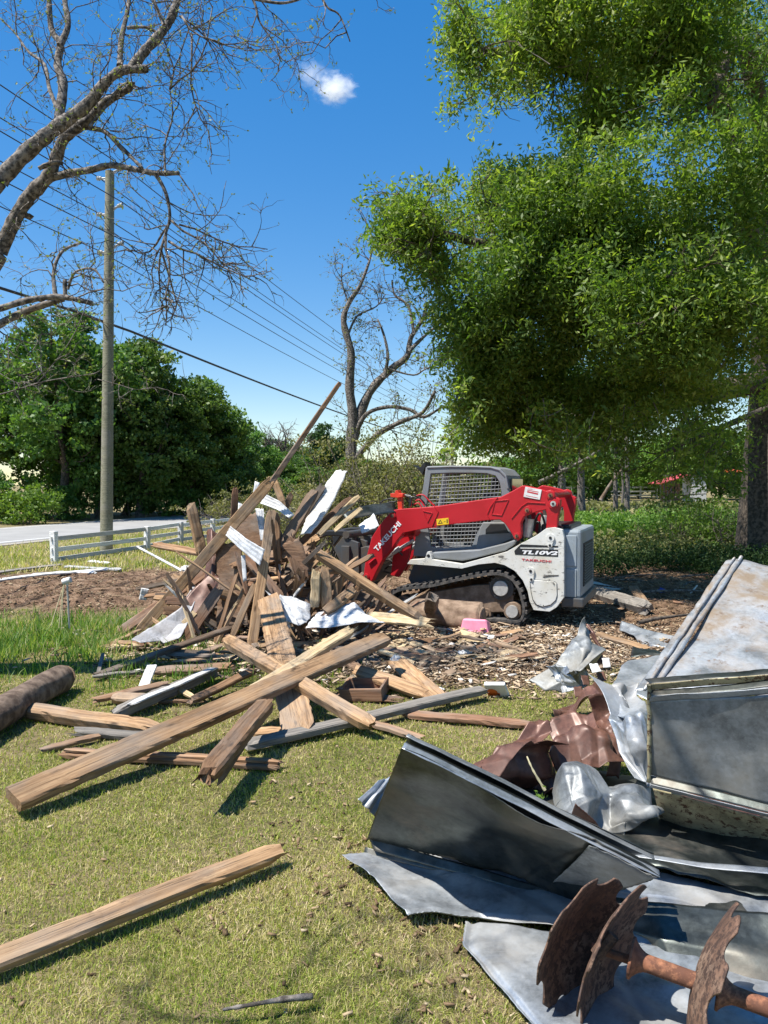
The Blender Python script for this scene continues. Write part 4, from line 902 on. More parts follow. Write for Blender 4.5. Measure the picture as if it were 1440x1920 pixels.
pl('inner_fender', [(1015, 520), (1060, 475), (1158, 475), (1165, 800), (1095, 862), (1020, 852), (985, 760), (930, 668), (960, 560)], .10, .36, 'frame', vp=.0)
pl('deck_shroud', [(508, 575), (740, 562), (870, 530), (940, 505), (915, 540), (870, 568), (700, 610), (655, 618), (515, 606)], .06, .36, 'cabgrey', vp=.06, bevel=.015)
# access panel, bosses, tie rings
def rrect(x0, y0, x1, y1, r):
    o = []
    for cx_, cy_, a0 in ((x1-r, y0+r, -90), (x1-r, y1-r, 0), (x0+r, y1-r, 90), (x0+r, y0+r, 180)):
        for k in range(5): a = R(a0+k*22.5); o.append((cx_+r*math.cos(a), cy_+r*math.sin(a)))
    return o
pp = [(998, 722), (1010, 712), (1118, 722), (1130, 732), (1132, 790), (1125, 815), (1100, 838), (1060, 848), (1030, 838), (1012, 812), (1004, 775)]
pn = pl('access_panel', pp, -.012, .004, 'cabwhite')
ctr = (1066, 780)
bm = bmesh.new(); outer = [L1(ctr[0]+(x-ctr[0])*1.04, ctr[1]+(y-ctr[1])*1.04) for x, y in pp]; inner = [L1(ctr[0]+(x-ctr[0])*1.0, ctr[1]+(y-ctr[1])*1.0) for x, y in pp]
ringprism(bm, outer, inner, -.004, .003); bmobj('panel_gap', bm, M['black'], root)
for x, y in ((1012, 728), (1118, 735), (1065, 840)): bm = bmesh.new(); cylY(bm, *L1(x, y), .006, -.018, 0, 8); bmobj('bolt', bm, M['black'], pn)
for x, y, dx, dy in ((1100, 502, -2, 38), (1001, 668, 4, 42)):
    bm = bmesh.new(); u, z = L1(x, y); cylY(bm, u, z, 19*s1, -.02, 0, 20); u2, z2 = L1(x+dx, y+dy); cylY(bm, u2, z2, 11*s1, -.02, 0, 16)
    prism(bm, [L1(x-16, y), L1(x+18, y), L1(x+dx+10, y+dy), L1(x+dx-10, y+dy)], -.018, 0)
    o = bmobj('hinge_boss', bm, M['cabwhite'], root)
    for a_, b_, r_ in ((u, z, 7), (u2, z2, 6)): bm = bmesh.new(); cylY(bm, a_, b_, r_*s1, -.026, -.019, 14); bmobj('bolt', bm, M['black'], o)
bm = bmesh.new(); u, z = L1(489, 592); cylY(bm, u, z, 8*s1, -.004, .02, 14); bmobj('tie_hole', bm, M['black'], root)
# scuffs: long scrape dents on the white fender
pl('scrape', [(1060, 697), (1085, 690), (1140, 688), (1138, 693), (1090, 697), (1066, 702)], -.004, .002, 'rubber', bevel=0)
# hood
u0, zt = L1(1166, 452, .12); _, zb = L1(1175, 806, .12)
HV0, HV1 = .13, 1.38; HL = .20
def hoodbox(name, u_a, u_b, v0, v1, z0, z1, mat, bev):
    bm = bmesh.new(); bm_box(bm, ((u_a+u_b)/2, -(v0+v1)/2, (z0+z1)/2), (abs(u_a-u_b), v1-v0, z1-z0)); return bmobj(name, bm, M[mat], root, bevel=bev)
hd = hoodbox('engine_hood', u0+.05, u0-HL, HV0, HV1, zb, zt-.02, 'hood', .035)
for v in (HV0-.006,):
    bm = bmesh.new()
    for za, zb2 in ((zb+.02, zb+(zt-zb)*.42), (zb+(zt-zb)*.46, zt-.09)): bm_box(bm, (u0-.085, -v, (za+zb2)/2), (.13, .014, zb2-za))
    bmobj('hood_panel', bm, M['hood'], hd, bevel=.006)
bm = bmesh.new(); bm_box(bm, (u0-HL-.004, -(HV0+HV1)/2, zb+(zt-zb)*.46), (.012, .86, (zt-zb)*.62)); bmobj('grille', bm, M['grille'], hd)
bm = bmesh.new()
for k in range(15): bm_box(bm, (u0-HL-.014, -(HV0+HV1)/2, zb+(zt-zb)*(.17+.04*k)), (.014, .84, .012), Matrix.Rotation(R(30), 3, 'Y'))
bmobj('grille_slats', bm, M['frame'], hd)
hoodbox('rear_bumper', u0+.02, u0-HL-.035, .10, 1.42, zb-.10, zb+.012, 'frame', .012)
hoodbox('hood_seam', u0+.06, u0+.02, .10, 1.4, zb, zt+.01, 'black', .004)
hoodbox('hood_top', u0+.30, u0-.06, .30, 1.2, zt-.09, zt+.03, 'black', .02)
# cab
CV0, CV1 = .34, 1.14
co = [(412, 592), (430, 440), (455, 285), (481, 145), (600, 141), (720, 142), (800, 145), (850, 158), (880, 190), (893, 260), (900, 400), (912, 505), (800, 560), (700, 585), (600, 600), (500, 600)]
ci = [(500, 545), (488, 460), (478, 345), (500, 182), (600, 178), (700, 178), (780, 180), (825, 193), (845, 225), (856, 285), (850, 400), (760, 440), (735, 470), (705, 545), (600, 553), (540, 552)]
for v0, v1 in ((CV0, CV0+.035), (CV1-.035, CV1)):
    bm = bmesh.new(); ringprism(bm, [L1(x, y, CV0) for x, y in co], [L1(x, y, CV0) for x, y in ci], v0, v1)
    cf = bmobj('cab_frame', bm, M['cabgrey'], root, bevel=.006)
    bm = bmesh.new(); P = [L1(x, y, CV0) for x, y in ci]; xs = [p_[0] for p_ in P]; zs = [p_[1] for p_ in P]; w0 = (v0+v1)/2
    def seg(p0, p1):
        n_ = 60; run = None; out = []
        for k in range(n_+1):
            q = (p0[0]+(p1[0]-p0[0])*k/n_, p0[1]+(p1[1]-p0[1])*k/n_); ins_ = bool(inpoly(np.array([q[0]]), np.array([q[1]]), P)[0])
            if ins_ and run is None: run = q
            if (not ins_ or k == n_) and run is not None: out.append((run, q)); run = None
        return out
    sl = -.10
    for u in np.arange(min(xs)-.3, max(xs)+.3, .047):
        for a, b in seg((u, min(zs)), (u+sl*(max(zs)-min(zs)), max(zs))): bm_cyl(bm, (a[0], -w0, a[1]), (b[0], -w0, b[1]), .0042, seg=4)
    for z in np.arange(min(zs)-.2, max(zs)+.2, .047):
        for a, b in seg((min(xs), z+.02), (max(xs), z-.03)): bm_cyl(bm, (a[0], -w0, a[1]), (b[0], -w0, b[1]), .0042, seg=4)
    bmobj('window_mesh', bm, M['cabgrey'] if v0 == CV0 else M['black'], root)  # far mesh in black: the dimness inside the cab put into its colour
bm = bmesh.new(); top = [L1(x, y, CV0) for x, y in ((481, 145), (600, 141), (720, 142), (800, 145), (850, 158), (880, 190), (893, 260))]
low = [(u, z-.03) for u, z in top[:-1]]+[(top[-1][0]-.0+.03, top[-1][1])]
prism(bm, top+[(top[-1][0]+.03, top[-1][1])]+[(u+.02*(k > 3), z-.03) for k, (u, z) in list(enumerate(top))[-2::-1]], CV0-.012, CV1+.012); bmobj('cab_roof', bm, M['cabgrey'], root, bevel=.012)
u_r, z_r = L1(893, 200, CV0)
hoodbox('cab_rear', L1(905, 300, CV0)[0]+.03, L1(905, 300, CV0)[0]-.03, CV0, CV1, L1(905, 520, CV0)[1], L1(893, 300, CV0)[1], 'cabgrey', .01)
hoodbox('rear_window', L1(893, 250, CV0)[0]-.004, L1(893, 250, CV0)[0]-.02, CV0+.08, CV1-.08, L1(893, 295, CV0)[1], L1(893, 205, CV0)[1], 'glassd', .006)
hoodbox('cab_floor', L1(430, 600, CV0)[0], L1(905, 600, CV0)[0], CV0+.036, CV1-.036, L1(600, 612, CV0)[1], L1(600, 565, CV0)[1], 'black', 0)
bm = bmesh.new(); sx_, sz_ = L1(740, 470, .7); bm_box(bm, (sx_, -.74, sz_), (.42, .46, .12)); bm_box(bm, (sx_-.18, -.74, sz_+.27), (.10, .44, .50), Matrix.Rotation(R(8), 3, 'Y')); bm_box(bm, (sx_-.22, -.74, sz_+.62), (.09, .26, .18)); bm_box(bm, (sx_+.05, -.48, sz_+.12), (.40, .08, .30)); bm_box(bm, (sx_+.35, -.74, sz_+.05), (.10, .6, .34)); bmobj('seat', bm, M['black'], root, bevel=.03)
bm = bmesh.new()
for v in (CV0+.03, CV1-.03): a = L1(430, 590, CV0); b = L1(483, 150, CV0); bm_cyl(bm, (a[0], -v, a[1]), (b[0], -v, b[1]), .03, seg=8)
bmobj('door_pillar', bm, M['cabgrey'], root)
bm = bmesh.new(); prism(bm, [L1(x, y, .5) for x, y in ((424, 140), (440, 152), (462, 150), (484, 124), (486, 140), (470, 188), (455, 165))], .40, .62); bmobj('work_light', bm, M['black'], root, bevel=.006)
bm = bmesh.new(); cylY(bm, *L1(797, 540, .3), 27*s1, .32, .35, 20); bmobj('fuel_port', bm, M['black'], root)
bm = bmesh.new(); cylY(bm, *L1(798, 541, .3), 13*s1, .305, .325, 16); bmobj('fuel_cap', bm, simple('teal_cap', (.05, .50, .38), .4), root)
pl('side_cover', [(745, 455), (760, 425), (880, 425), (912, 505), (850, 535), (735, 570), (725, 560)], .30, .36, 'cabgrey', vp=.3, bevel=.012)
pl('vent_window', [(775, 460), (800, 432), (868, 432), (893, 478), (775, 484)], .292, .302, 'black', vp=.3)
# arms
arm = [(165, 690), (170, 640), (178, 600), (205, 500), (240, 445), (270, 405), (297, 378), (312, 364), (345, 358), (520, 346), (680, 322), (800, 304), (850, 298), (905, 270), (960, 240), (1000, 247), (1060, 262), (1078, 268), (1098, 262), (1120, 274), (1128, 300), (1148, 310), (1146, 350), (1136, 400), (1131, 455), (1080, 450), (1082, 395), (1076, 363), (1040, 370), (1000, 382), (965, 398), (950, 430), (952, 480), (948, 505), (935, 518), (916, 500), (895, 465), (872, 432), (845, 412), (780, 416), (560, 441), (420, 467), (362, 480), (330, 520), (300, 568), (262, 608), (240, 650), (205, 722), (180, 716)]
an = pl('lift_arm', arm, .03, .15, 'redpaint', vp=.03, bevel=.009)
pl('lift_arm', arm, 1.30, 1.42, 'redpaint', vp=.03, bevel=.009)
def raised(pts, w_=.010, d=.016, name='arm_rib'):
    bm = bmesh.new(); k = len(pts)
    for i in range(k-1):
        a = L1(*pts[i], .03); b = L1(*pts[i+1], .03); bm_cyl(bm, (a[0], -.026, a[1]), (b[0], -.026, b[1]), w_, seg=6)
    bmobj(name, bm, M['redpaint'], an)
raised([(520, 346), (538, 372), (505, 450)], .006); raised([(462, 368), (508, 378), (485, 425), (462, 368)], .005)
raised([(822, 318), (890, 312), (855, 390), (805, 384), (822, 318)], .005); raised([(835, 300), (800, 345), (782, 385), (800, 412)], .006)
raised([(905, 405), (955, 345), (985, 325), (1072, 330)], .006)
def pin(x, y, r, name='pivot_pin', v=.03, parent=an):
    bm = bmesh.new(); u, z = L1(x, y, v); cylY(bm, u, z, r*s1*1.35, v-.018, v+.01, 20); o = bmobj(name, bm, M['redpaint'], parent, bevel=.004)
    bm = bmesh.new(); cylY(bm, u, z, r*s1*.75, v-.030, v-.016, 18); bmobj('pin_head', bm, M['rust2'] if r < 18 else M['steelw'], o)
    bm = bmesh.new(); cylY(bm, u, z, r*s1*.32, v-.036, v-.029, 12); bmobj('pin_hole', bm, M['black'], o)
pin(179, 697, 12); pin(311, 392, 13); pin(984, 365, 14); pin(932, 494, 12); pin(1114, 332, 18); pin(1100, 290, 15)
bm = bmesh.new(); a = L1(192, 632, .02); b = L1(224, 604, .02); bm_cyl(bm, (a[0], -.015, a[1]), (b[0], -.015, b[1]), .012, seg=8); bmobj('latch_bar', bm, M['redpaint'], an)
bm = bmesh.new(); u, z = L1(1105, 288, .1); cylY(bm, u, z, .045, .1, 1.4, 20); bmobj('cross_tube', bm, M['redpaint'], root)
bm = bmesh.new(); u, z = L1(395, 482, .1); cylY(bm, u, z, .05, .15, 1.3, 16)
prism(bm, [L1(x, y, .1) for x, y in ((350, 488), (372, 470), (418, 468), (418, 486), (400, 496), (360, 497))], .15, 1.30); bmobj('arm_brace', bm, M['redpaint'], root, bevel=.005)
pl('inner_knee', [(330, 500), (410, 490), (400, 560), (380, 640), (340, 700), (300, 690), (310, 600)], .34, .40, 'redpaint', vp=.34)
pl('rear_link', [(1082, 370), (1128, 370), (1128, 470), (1076, 480)], .06, .13, 'redpaint', vp=.06)
for v in (.22, 1.25):
    bm = bmesh.new(); a = L1(984, 500, .2); b = L1(996, 395, .2); bm_cyl(bm, (a[0], -v, a[1]), (b[0], -v, b[1]-.03), 22*s1, seg=18); lc_ = bmobj('lift_cylinder', bm, M['steelw'], root, bevel=.004)
    bm = bmesh.new(); b = L1(996, 410, .2); c_ = L1(985, 370, .2); bm_cyl(bm, (b[0], -v, b[1]), (c_[0], -v, c_[1]), 9*s1, seg=12); bmobj('cylinder_rod', bm, M['frame'], lc_)
def hose(name, pts, v, r, mat='black', parent=root, vs=None):
    T = Tubes(); P = [(L1(x, y, v)[0], -(v if vs is None else vs[k]), L1(x, y, v)[1]) for k, (x, y) in enumerate(pts)]; S = smooth_path(P, 6); T.add(S, r, 8); return T.obj(name, M[mat], parent)
hose('rear_hose', [(1015, 470), (1030, 400), (1050, 380), (1068, 420), (1075, 470)], .3, .014); hose('rear_hose', [(1000, 480), (1025, 430), (1045, 430), (1040, 490)], .35, .014)
hose('rear_hose', [(960, 520), (955, 450), (970, 410)], .25, .016)
# hydraulic block and hoses at the front of the arm
bm = bmesh.new(); prism(bm, [L1(x, y, .12) for x, y in ((340, 300), (362, 300), (366, 358), (345, 360))], .06, .13)
prism(bm, [L1(x, y, .12) for x, y in ((310, 280), (330, 280), (335, 266), (345, 264), (352, 280), (372, 282), (370, 298), (345, 302), (310, 298))], .04, .16); bmobj('coupler_bracket', bm, simple('bright_red_orange', (.75, .05, .02), .45), an, bevel=.004)
bm = bmesh.new()
for x, y in ((372, 290), (380, 296)): u, z = L1(x, y, .1); bm_cyl(bm, (u, -.1, z), (u-.08, -.1, z-.01), .014, seg=10)
prism(bm, [L1(x, y, .12) for x, y in ((400, 300), (410, 298), (404, 345), (398, 345))], .08, .10); bmobj('coupling', bm, M['black'], an)
for k, pts in enumerate((((430, 292), (462, 288), (500, 325), (520, 343)), ((425, 318), (445, 312), (470, 345)), ((402, 296), (404, 320), (400, 350)), ((415, 335), (440, 330), (455, 350)))): hose('guard_tube', pts, .12, .009, 'redpaint', an)
for k, pts in enumerate((((380, 295), (420, 300), (450, 320), (480, 340)), ((375, 305), (400, 330), (430, 345)), ((410, 285), (440, 300), (470, 330)))): hose('hydraulic_hose', pts, .16, .010, 'black', an)
hose('front_hose', [(320, 305), (265, 315), (240, 350), (232, 400), (240, 440)], .12, .008, 'black', an)
hose('front_hose', [(330, 320), (280, 330), (250, 370), (240, 430), (225, 470)], .18, .008, 'black', an)
# track
path = [(296, 800), (300, 785), (320, 768), (370, 752), (500, 737), (600, 714), (700, 692), (770, 680), (830, 676), (875, 684), (915, 708), (945, 752), (962, 800), (972, 850), (968, 895), (945, 925), (900, 938), (820, 935), (700, 925), (560, 915), (420, 905), (345, 880), (305, 840)]
PT = [L1(x, y, .02) for x, y in path]; PT = [(u, max(z, .035)) for u, z in PT]
def resample(P, ds, closed=True):
    Q_ = P+[P[0]] if closed else P; S = smooth_path([(a, 0, b) for a, b in Q_], 6); d = np.r_[0, np.cumsum(np.linalg.norm(np.diff(S, axis=0), axis=1))]
    n_ = int(d[-1]/ds); t = np.arange(n_)*d[-1]/n_; return np.stack([np.interp(t, d, S[:, 0]), np.interp(t, d, S[:, 2])], -1)
for v0, v1 in ((.0, .36), (1.14, 1.50)):
    S = resample(PT, .05); k = len(S); tn = np.roll(S, -1, 0)-np.roll(S, 1, 0); tn /= np.linalg.norm(tn, axis=1)[:, None]; nn = np.stack([-tn[:, 1], tn[:, 0]], -1)
    cen = S.mean(0); 
    if ((S-cen)*nn).sum() < 0: nn = -nn
    bm = bmesh.new(); ringprism(bm, [tuple(p_) for p_ in S], [tuple(p_-n_*.030) for p_, n_ in zip(S, nn)], v0, v1)
    ro = bmobj('track_belt', bm, M['rubber'], root)
    S2 = resample(PT, .088); k = len(S2); tn = np.roll(S2, -1, 0)-np.roll(S2, 1, 0); tn /= np.linalg.norm(tn, axis=1)[:, None]; nn = np.stack([-tn[:, 1], tn[:, 0]], -1)
    if ((S2-cen)*nn).sum() < 0: nn = -nn
    bm = bmesh.new(); bm2 = bmesh.new()
    for q in range(k):
        t_ = Vector((tn[q][0], 0, tn[q][1])); n_ = Vector((nn[q][0], 0, nn[q][1])); y_ = Vector((0, 1, 0)); m3 = Matrix((t_, y_, n_)).transposed()
        for vv in (v0+.055, v1-.055, (v0+v1)/2):
            c_ = Vector((S2[q][0], -vv, S2[q][1]))+n_*.010; bm_box(bm, c_, (.052, .10, .036), m3)
        c_ = Vector((S2[q][0], -(v0+v1)/2, S2[q][1]))-n_*.045; bm_box(bm2, c_, (.03, .05, .045), m3)
    bmobj('tread_lugs', bm, M['rubber'], ro, bevel=.005); bmobj('guide_lugs', bm2, M['rubber'], ro)
    def wheel(x, y, r, name='roller', va=v0+.08, vb=v1-.08, mat='frame', hub=True):
        bm = bmesh.new(); u, z = L1(x, y, .02); cylY(bm, u, z, r*s1, va, vb, 28); cylY(bm, u, z, r*s1*.55, va-.03, vb+.03, 20); w_ = bmobj(name, bm, M[mat], root, bevel=.006)
        return u, z, w_
    u, z, w_ = wheel(846, 758, 62, 'drive_sprocket', v0+.10, v1-.10)
    bm = bmesh.new(); cylY(bm, u, z, 38*s1, v0+.05, v0+.09, 24); bmobj('hub', bm, M['steelw'], w_, bevel=.006)
    bm = bmesh.new()
    for q in range(14): a = q*math.tau/14; cylY(bm, u+math.cos(a)*50*s1, z+math.sin(a)*50*s1, .008, v0+.085, v0+.12, 6)
    for q in range(18): a = q*math.tau/18; bm_box(bm, (u+math.cos(a)*65*s1, -(v0+.14), z+math.sin(a)*65*s1), (.03, .03, .022), Matrix.Rotation(-a, 3, 'Y'))
    bmobj('sprocket_teeth', bm, M['frame'], w_)
    u, z, w_ = wheel(905, 872, 44, 'rear_idler', v0+.06, v1-.06, 'mud'); bm = bmesh.new(); cylY(bm, u, z, 30*s1, v0+.02, v0+.07, 20); bmobj('hub', bm, M['steelw'], w_)
    wheel(352, 835, 42, 'front_idler', mat='mud')
    for x in (450, 530, 610, 690, 770): wheel(x, 880+.02*(x-450), 26, mat='mud')
    bm = bmesh.new(); prism(bm, [L1(x, y, .02) for x, y in ((380, 790), (520, 775), (700, 745), (860, 735), (905, 800), (900, 880), (700, 885), (480, 875), (380, 850))], v0+.12, v1-.12); bmobj('track_frame', bm, M['mud'], root, bevel=.01)
# grapple attachment at the front
def G(x, y, v): u, z = L1(x, y, .1); return (u, -v, z)
at_root = pl('quick_attach_plate', [(118, 560), (170, 545), (215, 560), (205, 720), (160, 740), (120, 700)], .25, 1.2, 'frame', vp=.2, bevel=.01)
bm = bmesh.new()
for v in (.30, .62, .95):
    a = G(175, 650, v); b = G(320, 560, v); bm_cyl(bm, a, b, .035, seg=12); c_ = G(390, 520, v); bm_cyl(bm, b, c_, .02, seg=10)
bmobj('tilt_cylinder', bm, M['steelw'], root)
for k, pts in enumerate((((205, 560), (250, 570), (290, 600), (330, 570), (360, 590)), ((220, 600), (270, 560), (320, 590), (340, 640)), ((240, 640), (290, 610), (330, 650), (370, 600)), ((270, 660), (310, 640), (350, 680)), ((200, 620), (240, 660), (300, 680)))): hose('knee_hose', pts, .3+.08*k, .012, 'black' if k % 2 else 'rubber')
bm = bmesh.new()
for v in (.22, .50, .85, 1.15):
    prism(bm, [L1(x, y, .1) for x, y in ((-5, 560), (40, 500), (120, 530), (125, 730), (60, 800), (-60, 840), (-160, 800), (-150, 770), (-60, 780), (20, 740), (40, 650))], v, v+.05)
bm_box(bm, (L1(60, 640, .1)[0], -.7, L1(60, 640, .1)[1]), (.12, 1.05, .50)); bmobj('grapple_bucket', bm, M['frame'], root, bevel=.006)
for v in (.28, 1.0):
    bm = bmesh.new(); up_ = [(-140, 520), (-118, 492), (-90, 476), (-40, 468), (30, 468), (70, 476), (82, 492), (60, 505), (0, 498), (-50, 498), (-90, 512), (-112, 545), (-130, 570)]
    prism(bm, [L1(x, y, .1) for x, y in up_], v, v+.07); o = bmobj('grapple_claw', bm, M['black'], root, bevel=.015)
bm = bmesh.new(); u, z = L1(60, 490, .1); cylY(bm, u, z, .05, .2, 1.2, 16); a = G(55, 495, .5); b = G(60, 600, .5); bm_cyl(bm, a, b, .04, seg=12); bmobj('claw_pivot', bm, M['frame'], root)
# decals
def text(s, size, mat, parent, org, xa, ya, name='lettering', bold=.0, extr=.0015, width=1.0, sy=1.0, shear=0):
    cu = bpy.data.curves.new(name, 'FONT'); cu.body = s; cu.size = size; cu.extrude = extr; cu.offset = bold; cu.align_x = 'LEFT'; cu.shear = shear
    t = bpy.data.objects.new(name, cu); C.objects.link(t); bpy.context.view_layer.update()
    me = bpy.data.meshes.new_from_object(t.evaluated_get(bpy.context.evaluated_depsgraph_get())); bpy.data.objects.remove(t)
    o = link(name, me, M[mat], parent); xa = Vector(xa).normalized(); ya = Vector(ya).normalized(); za = xa.cross(ya)
    k = width/max(v.co.x for v in me.vertices)
    me.transform(Matrix.Diagonal((k, sy, 1, 1))); m4 = Matrix((xa, ya, za)).transposed().to_4x4()
    o.location = Vector(org); o.rotation_euler = m4.to_euler(); return o
a = L1(232, 572, .03); b = L1(354, 436, .03); d_ = Vector((b[0]-a[0], 0, b[1]-a[1]))
t_ = text('TAKEUCHI', .082, 'decalw', an, (a[0], -.026, a[1]), d_, Vector((0, 1, 0)).cross(d_), bold=.0022, width=d_.length, sy=1.12)
a = L1(955, 616); b = L1(1103, 626); d_ = Vector((b[0]-a[0], 0, b[1]-a[1]))
t_ = text('TAKEUCHI', .036, 'decalr', root, (a[0], .003, a[1]), d_, Vector((0, 1, 0)).cross(d_), bold=.0006, width=d_.length)
pl('model_decal', [(918, 568), (950, 535), (1137, 543), (1137, 550), (948, 548), (945, 556), (1137, 562), (1137, 597), (922, 586)], -.003, .002, 'black', bevel=0)
a = L1(952, 582); b = L1(1136, 588); d_ = Vector((b[0]-a[0], 0, b[1]-a[1]))
t_ = text('TL10V2', .058, 'decalw', root, (a[0], .006, a[1]), d_, Vector((0, 1, 0)).cross(d_), bold=.0028, shear=.25, width=d_.length)
dc = pl('warning_sticker', [(529, 409), (589, 402), (591, 434), (532, 440)], .025, .031, 'yellow', bevel=0, vp=.03)
bm = bmesh.new(); ringprism(bm, [L1(x, y, .03) for x, y in ((537, 432), (549, 412), (561, 430))], [L1(x, y, .03) for x, y in ((542, 429), (549, 417), (556, 428))], .0235, .026)
prism(bm, [L1(x, y, .03) for x, y in ((566, 421), (575, 420), (575, 422), (566, 423))], .0235, .026); prism(bm, [L1(x, y, .03) for x, y in ((580, 410), (585, 409), (586, 428), (581, 429))], .0235, .026)
bmobj('warning_symbol', bm, M['black'], dc)
dc = pl('dealer_sticker', [(974, 247), (1056, 262), (1046, 312), (965, 297)], .022, .031, 'paper', bevel=0, vp=.03)
bm = bmesh.new()
for (x0, y0, x1, y1, t) in ((985, 262, 1040, 272, 3), (984, 268, 1038, 280, 7), (988, 256, 1010, 258, 2), (978, 290, 1038, 302, 2)):
    prism(bm, [L1(x, y, .03) for x, y in ((x0, y0), (x1, y1), (x1-1, y1+t), (x0-1, y0+t))], .0205, .023)
bmobj('sticker_print', bm, M['decalr'], dc)
# ======================= LUMBER =======================
def board(name, label, p0, p1, w, t, mat, face=0.0, roll=0.0, brk=(0, 0), bow=.0, seed=None, cat='board', group=None, taper=1.0, kind=None):
    """one board from p0 to p1; face 0 = broad side up, 1 = broad side to the viewer"""
    p0 = Vector(p0); p1 = Vector(p1); L = (p1-p0).length; rb = random.Random(seed if seed is not None else hash((round(p0.x, 3), round(p1.z, 3))) % 99991)
    x = (p1-p0).normalized(); c_ = (p0+p1)/2; tocam = (Vector((0, 0, CH))-c_).normalized()
    nrm = Vector((0, 0, 1))*(1-face)+tocam*face; nrm = (nrm-x*nrm.dot(x)).normalized(); nrm = Matrix.Rotation(R(roll), 3, x) @ nrm
    y = nrm.cross(x)
    bm = bmesh.new(); nseg = max(6, int(L/.055)); ch = min(t, w)*.16; prof = [(-w/2+ch, -t/2), (w/2-ch, -t/2), (w/2, -t/2+ch), (w/2, t/2-ch), (w/2-ch, t/2), (-w/2+ch, t/2), (-w/2, t/2-ch), (-w/2, -t/2+ch)]
    ph = rb.random()*6; rings = []
    for k in range(nseg+1):
        f = k/nseg; xx = -L/2+L*f; s = 1-(1-taper)*f; rr = []
        wv = bow*L*math.sin(math.pi*f)+.003*math.sin(f*9+ph)
        for m_, (a, b) in enumerate(prof):
            dx = 0
            if k == 0 and brk[0]: dx = -(rb.random()**1.5)*brk[0]*max(w, .05)
            if k == nseg and brk[1]: dx = (rb.random()**1.5)*brk[1]*max(w, .05)
            j = 1+.09*(rb.random()-.5)-(.16 if rb.random() < .05 else 0); e = 1.0
            if (k == 0 and brk[0]) or (k == nseg and brk[1]): e = .45+.5*rb.random()
            rr.append(bm.verts.new((xx+dx, a*s*j*e, b*j*e+wv)))
        rings.append(rr)
    for k in range(nseg):
        for m_ in range(8): bm.faces.new([rings[k][m_], rings[k][(m_+1) % 8], rings[k+1][(m_+1) % 8], rings[k+1][m_]])
    for k, s in ((0, 1), (nseg, -1)):
        cx_ = sum((v.co for v in rings[k]), Vector())/8; cx_.x += s*(.02 if brk[0 if k == 0 else 1] else .0); vc = bm.verts.new(cx_)
        for m_ in range(8): bm.faces.new([rings[k][m_], rings[k][(m_+1) % 8], vc])
    for e_, xs_ in ((0, -L/2), (1, L/2)):     # torn fibres
        if brk[e_]:
            for q in range(3):
                l_ = (.4+rb.random())*brk[e_]*max(w, .04); a = (rb.random()-.5)*w*.8; b = (rb.random()-.5)*t*.7; sg = -1 if e_ == 0 else 1
                bb = [bm.verts.new((xs_-sg*.03, a+da, b+db)) for da, db in ((-w*.09, -t*.12), (w*.09, -t*.12), (0, t*.2))]; tp = bm.verts.new((xs_+sg*l_, a+(rb.random()-.5)*w*.2, b))
                for i in range(3): bm.faces.new([bb[i], bb[(i+1) % 3], tp])
                bm.faces.new(bb[::-1])
    o = bmobj(name, bm, M[mat]); m4 = Matrix((x, y, nrm)).transposed().to_4x4(); m4.translation = c_; o.matrix_world = m4
    return tag(o, label, cat, group, kind)
U = 1/F
def B(label, a, b, wpx, tpx, mat, face=1.0, roll=0, brk=(0, 0), bow=0, name='board', cat='board', z=None, **k):
    """a, b = (px, py, D) or with z=(za, zb) ground heights"""
    if z is not None: p0 = gp(a[0], a[1], z[0]); p1 = gp(b[0], b[1], z[1])
    else: p0 = at(*a); p1 = at(*b)
    d = (p0.y+p1.y)/2*U
    return board(name, label, p0, p1, wpx*d, tpx*d, mat, face, roll, brk, bow, cat=cat, **k)
# long foreground beams
B('long thick sawn beam running from lower left up into the heap', (22, 1502), (722, 1192), 0, 0, 'tan', z=(.075, .38)) if 0 else None
board('beam', 'longest thick sawn beam running from lower left up onto the heap', gp(24, 1500, .085), gp(722, 1196, .38), .155, .062, 'tan', .42, 0, (0, .2), seed=3, cat='beam')
board('beam', 'narrower beam lying just above the longest beam with a split end', gp(470, 1300, .24), gp(655, 1184, .44), .10, .06, 'pale', .3, 0, (.3, 1.2), seed=4, cat='beam')
board('beam', 'square beam with a rotten end crossing under the longest beam', gp(425, 1200, .42), gp(693, 1358, .09), .11, .085, 'tan', .2, 10, (.3, .6), seed=5, cat='beam')
board('beam', 'short beam with a hollow rotten end raised off the grass', gp(500, 1318, .26), gp(392, 1448, .20), .115, .085, 'brown', .25, -6, (.2, .9), seed=6, cat='beam')
board('board', 'thin dark strip hanging along the right side of the rotten beam', gp(505, 1322, .22), gp(412, 1458, .13), .02, .07, 'dark', .0, 0, (.2, 1.2), seed=61, cat='board')
board('board', 'wide sawn board sloping down the heap toward the viewer', at(503, 1122, 7.9), gp(562, 1372, .06), .225, .04, 'tan', .75, 4, (.4, .15), seed=7, cat='board')
board('board', 'long dark grey weathered plank lying on the grass under the beams', gp(462, 1398, .05), gp(906, 1293, .08), .10, .05, 'grey', .1, 0, (.2, .3), seed=8, cat='board')
board('board', 'thin red-brown plank on the grass right of the dark grey plank', gp(757, 1338, .03), gp(992, 1358, .03), .09, .035, 'red', .15, 0, (.3, .2), seed=9)
board('board', 'short dark splinter board below the rotten square beam end', gp(698, 1356, .03), gp(772, 1378, .03), .07, .03, 'brown', .15, 0, (.5, 1.6), seed=10)
board('beam', 'split fence-like timber in the near foreground at lower left', gp(-60, 1822, .045), gp(521, 1596, .055), .075, .058, 'tan', .5, 6, (.0, .8), seed=11, cat='beam', bow=.006)
board('board', 'moulded weathered board lying flat under the lower part of the longest beam', gp(119, 1411, .025), gp(522, 1433, .03), .105, .03, 'brown', .15, 0, (.1, .3), seed=12)
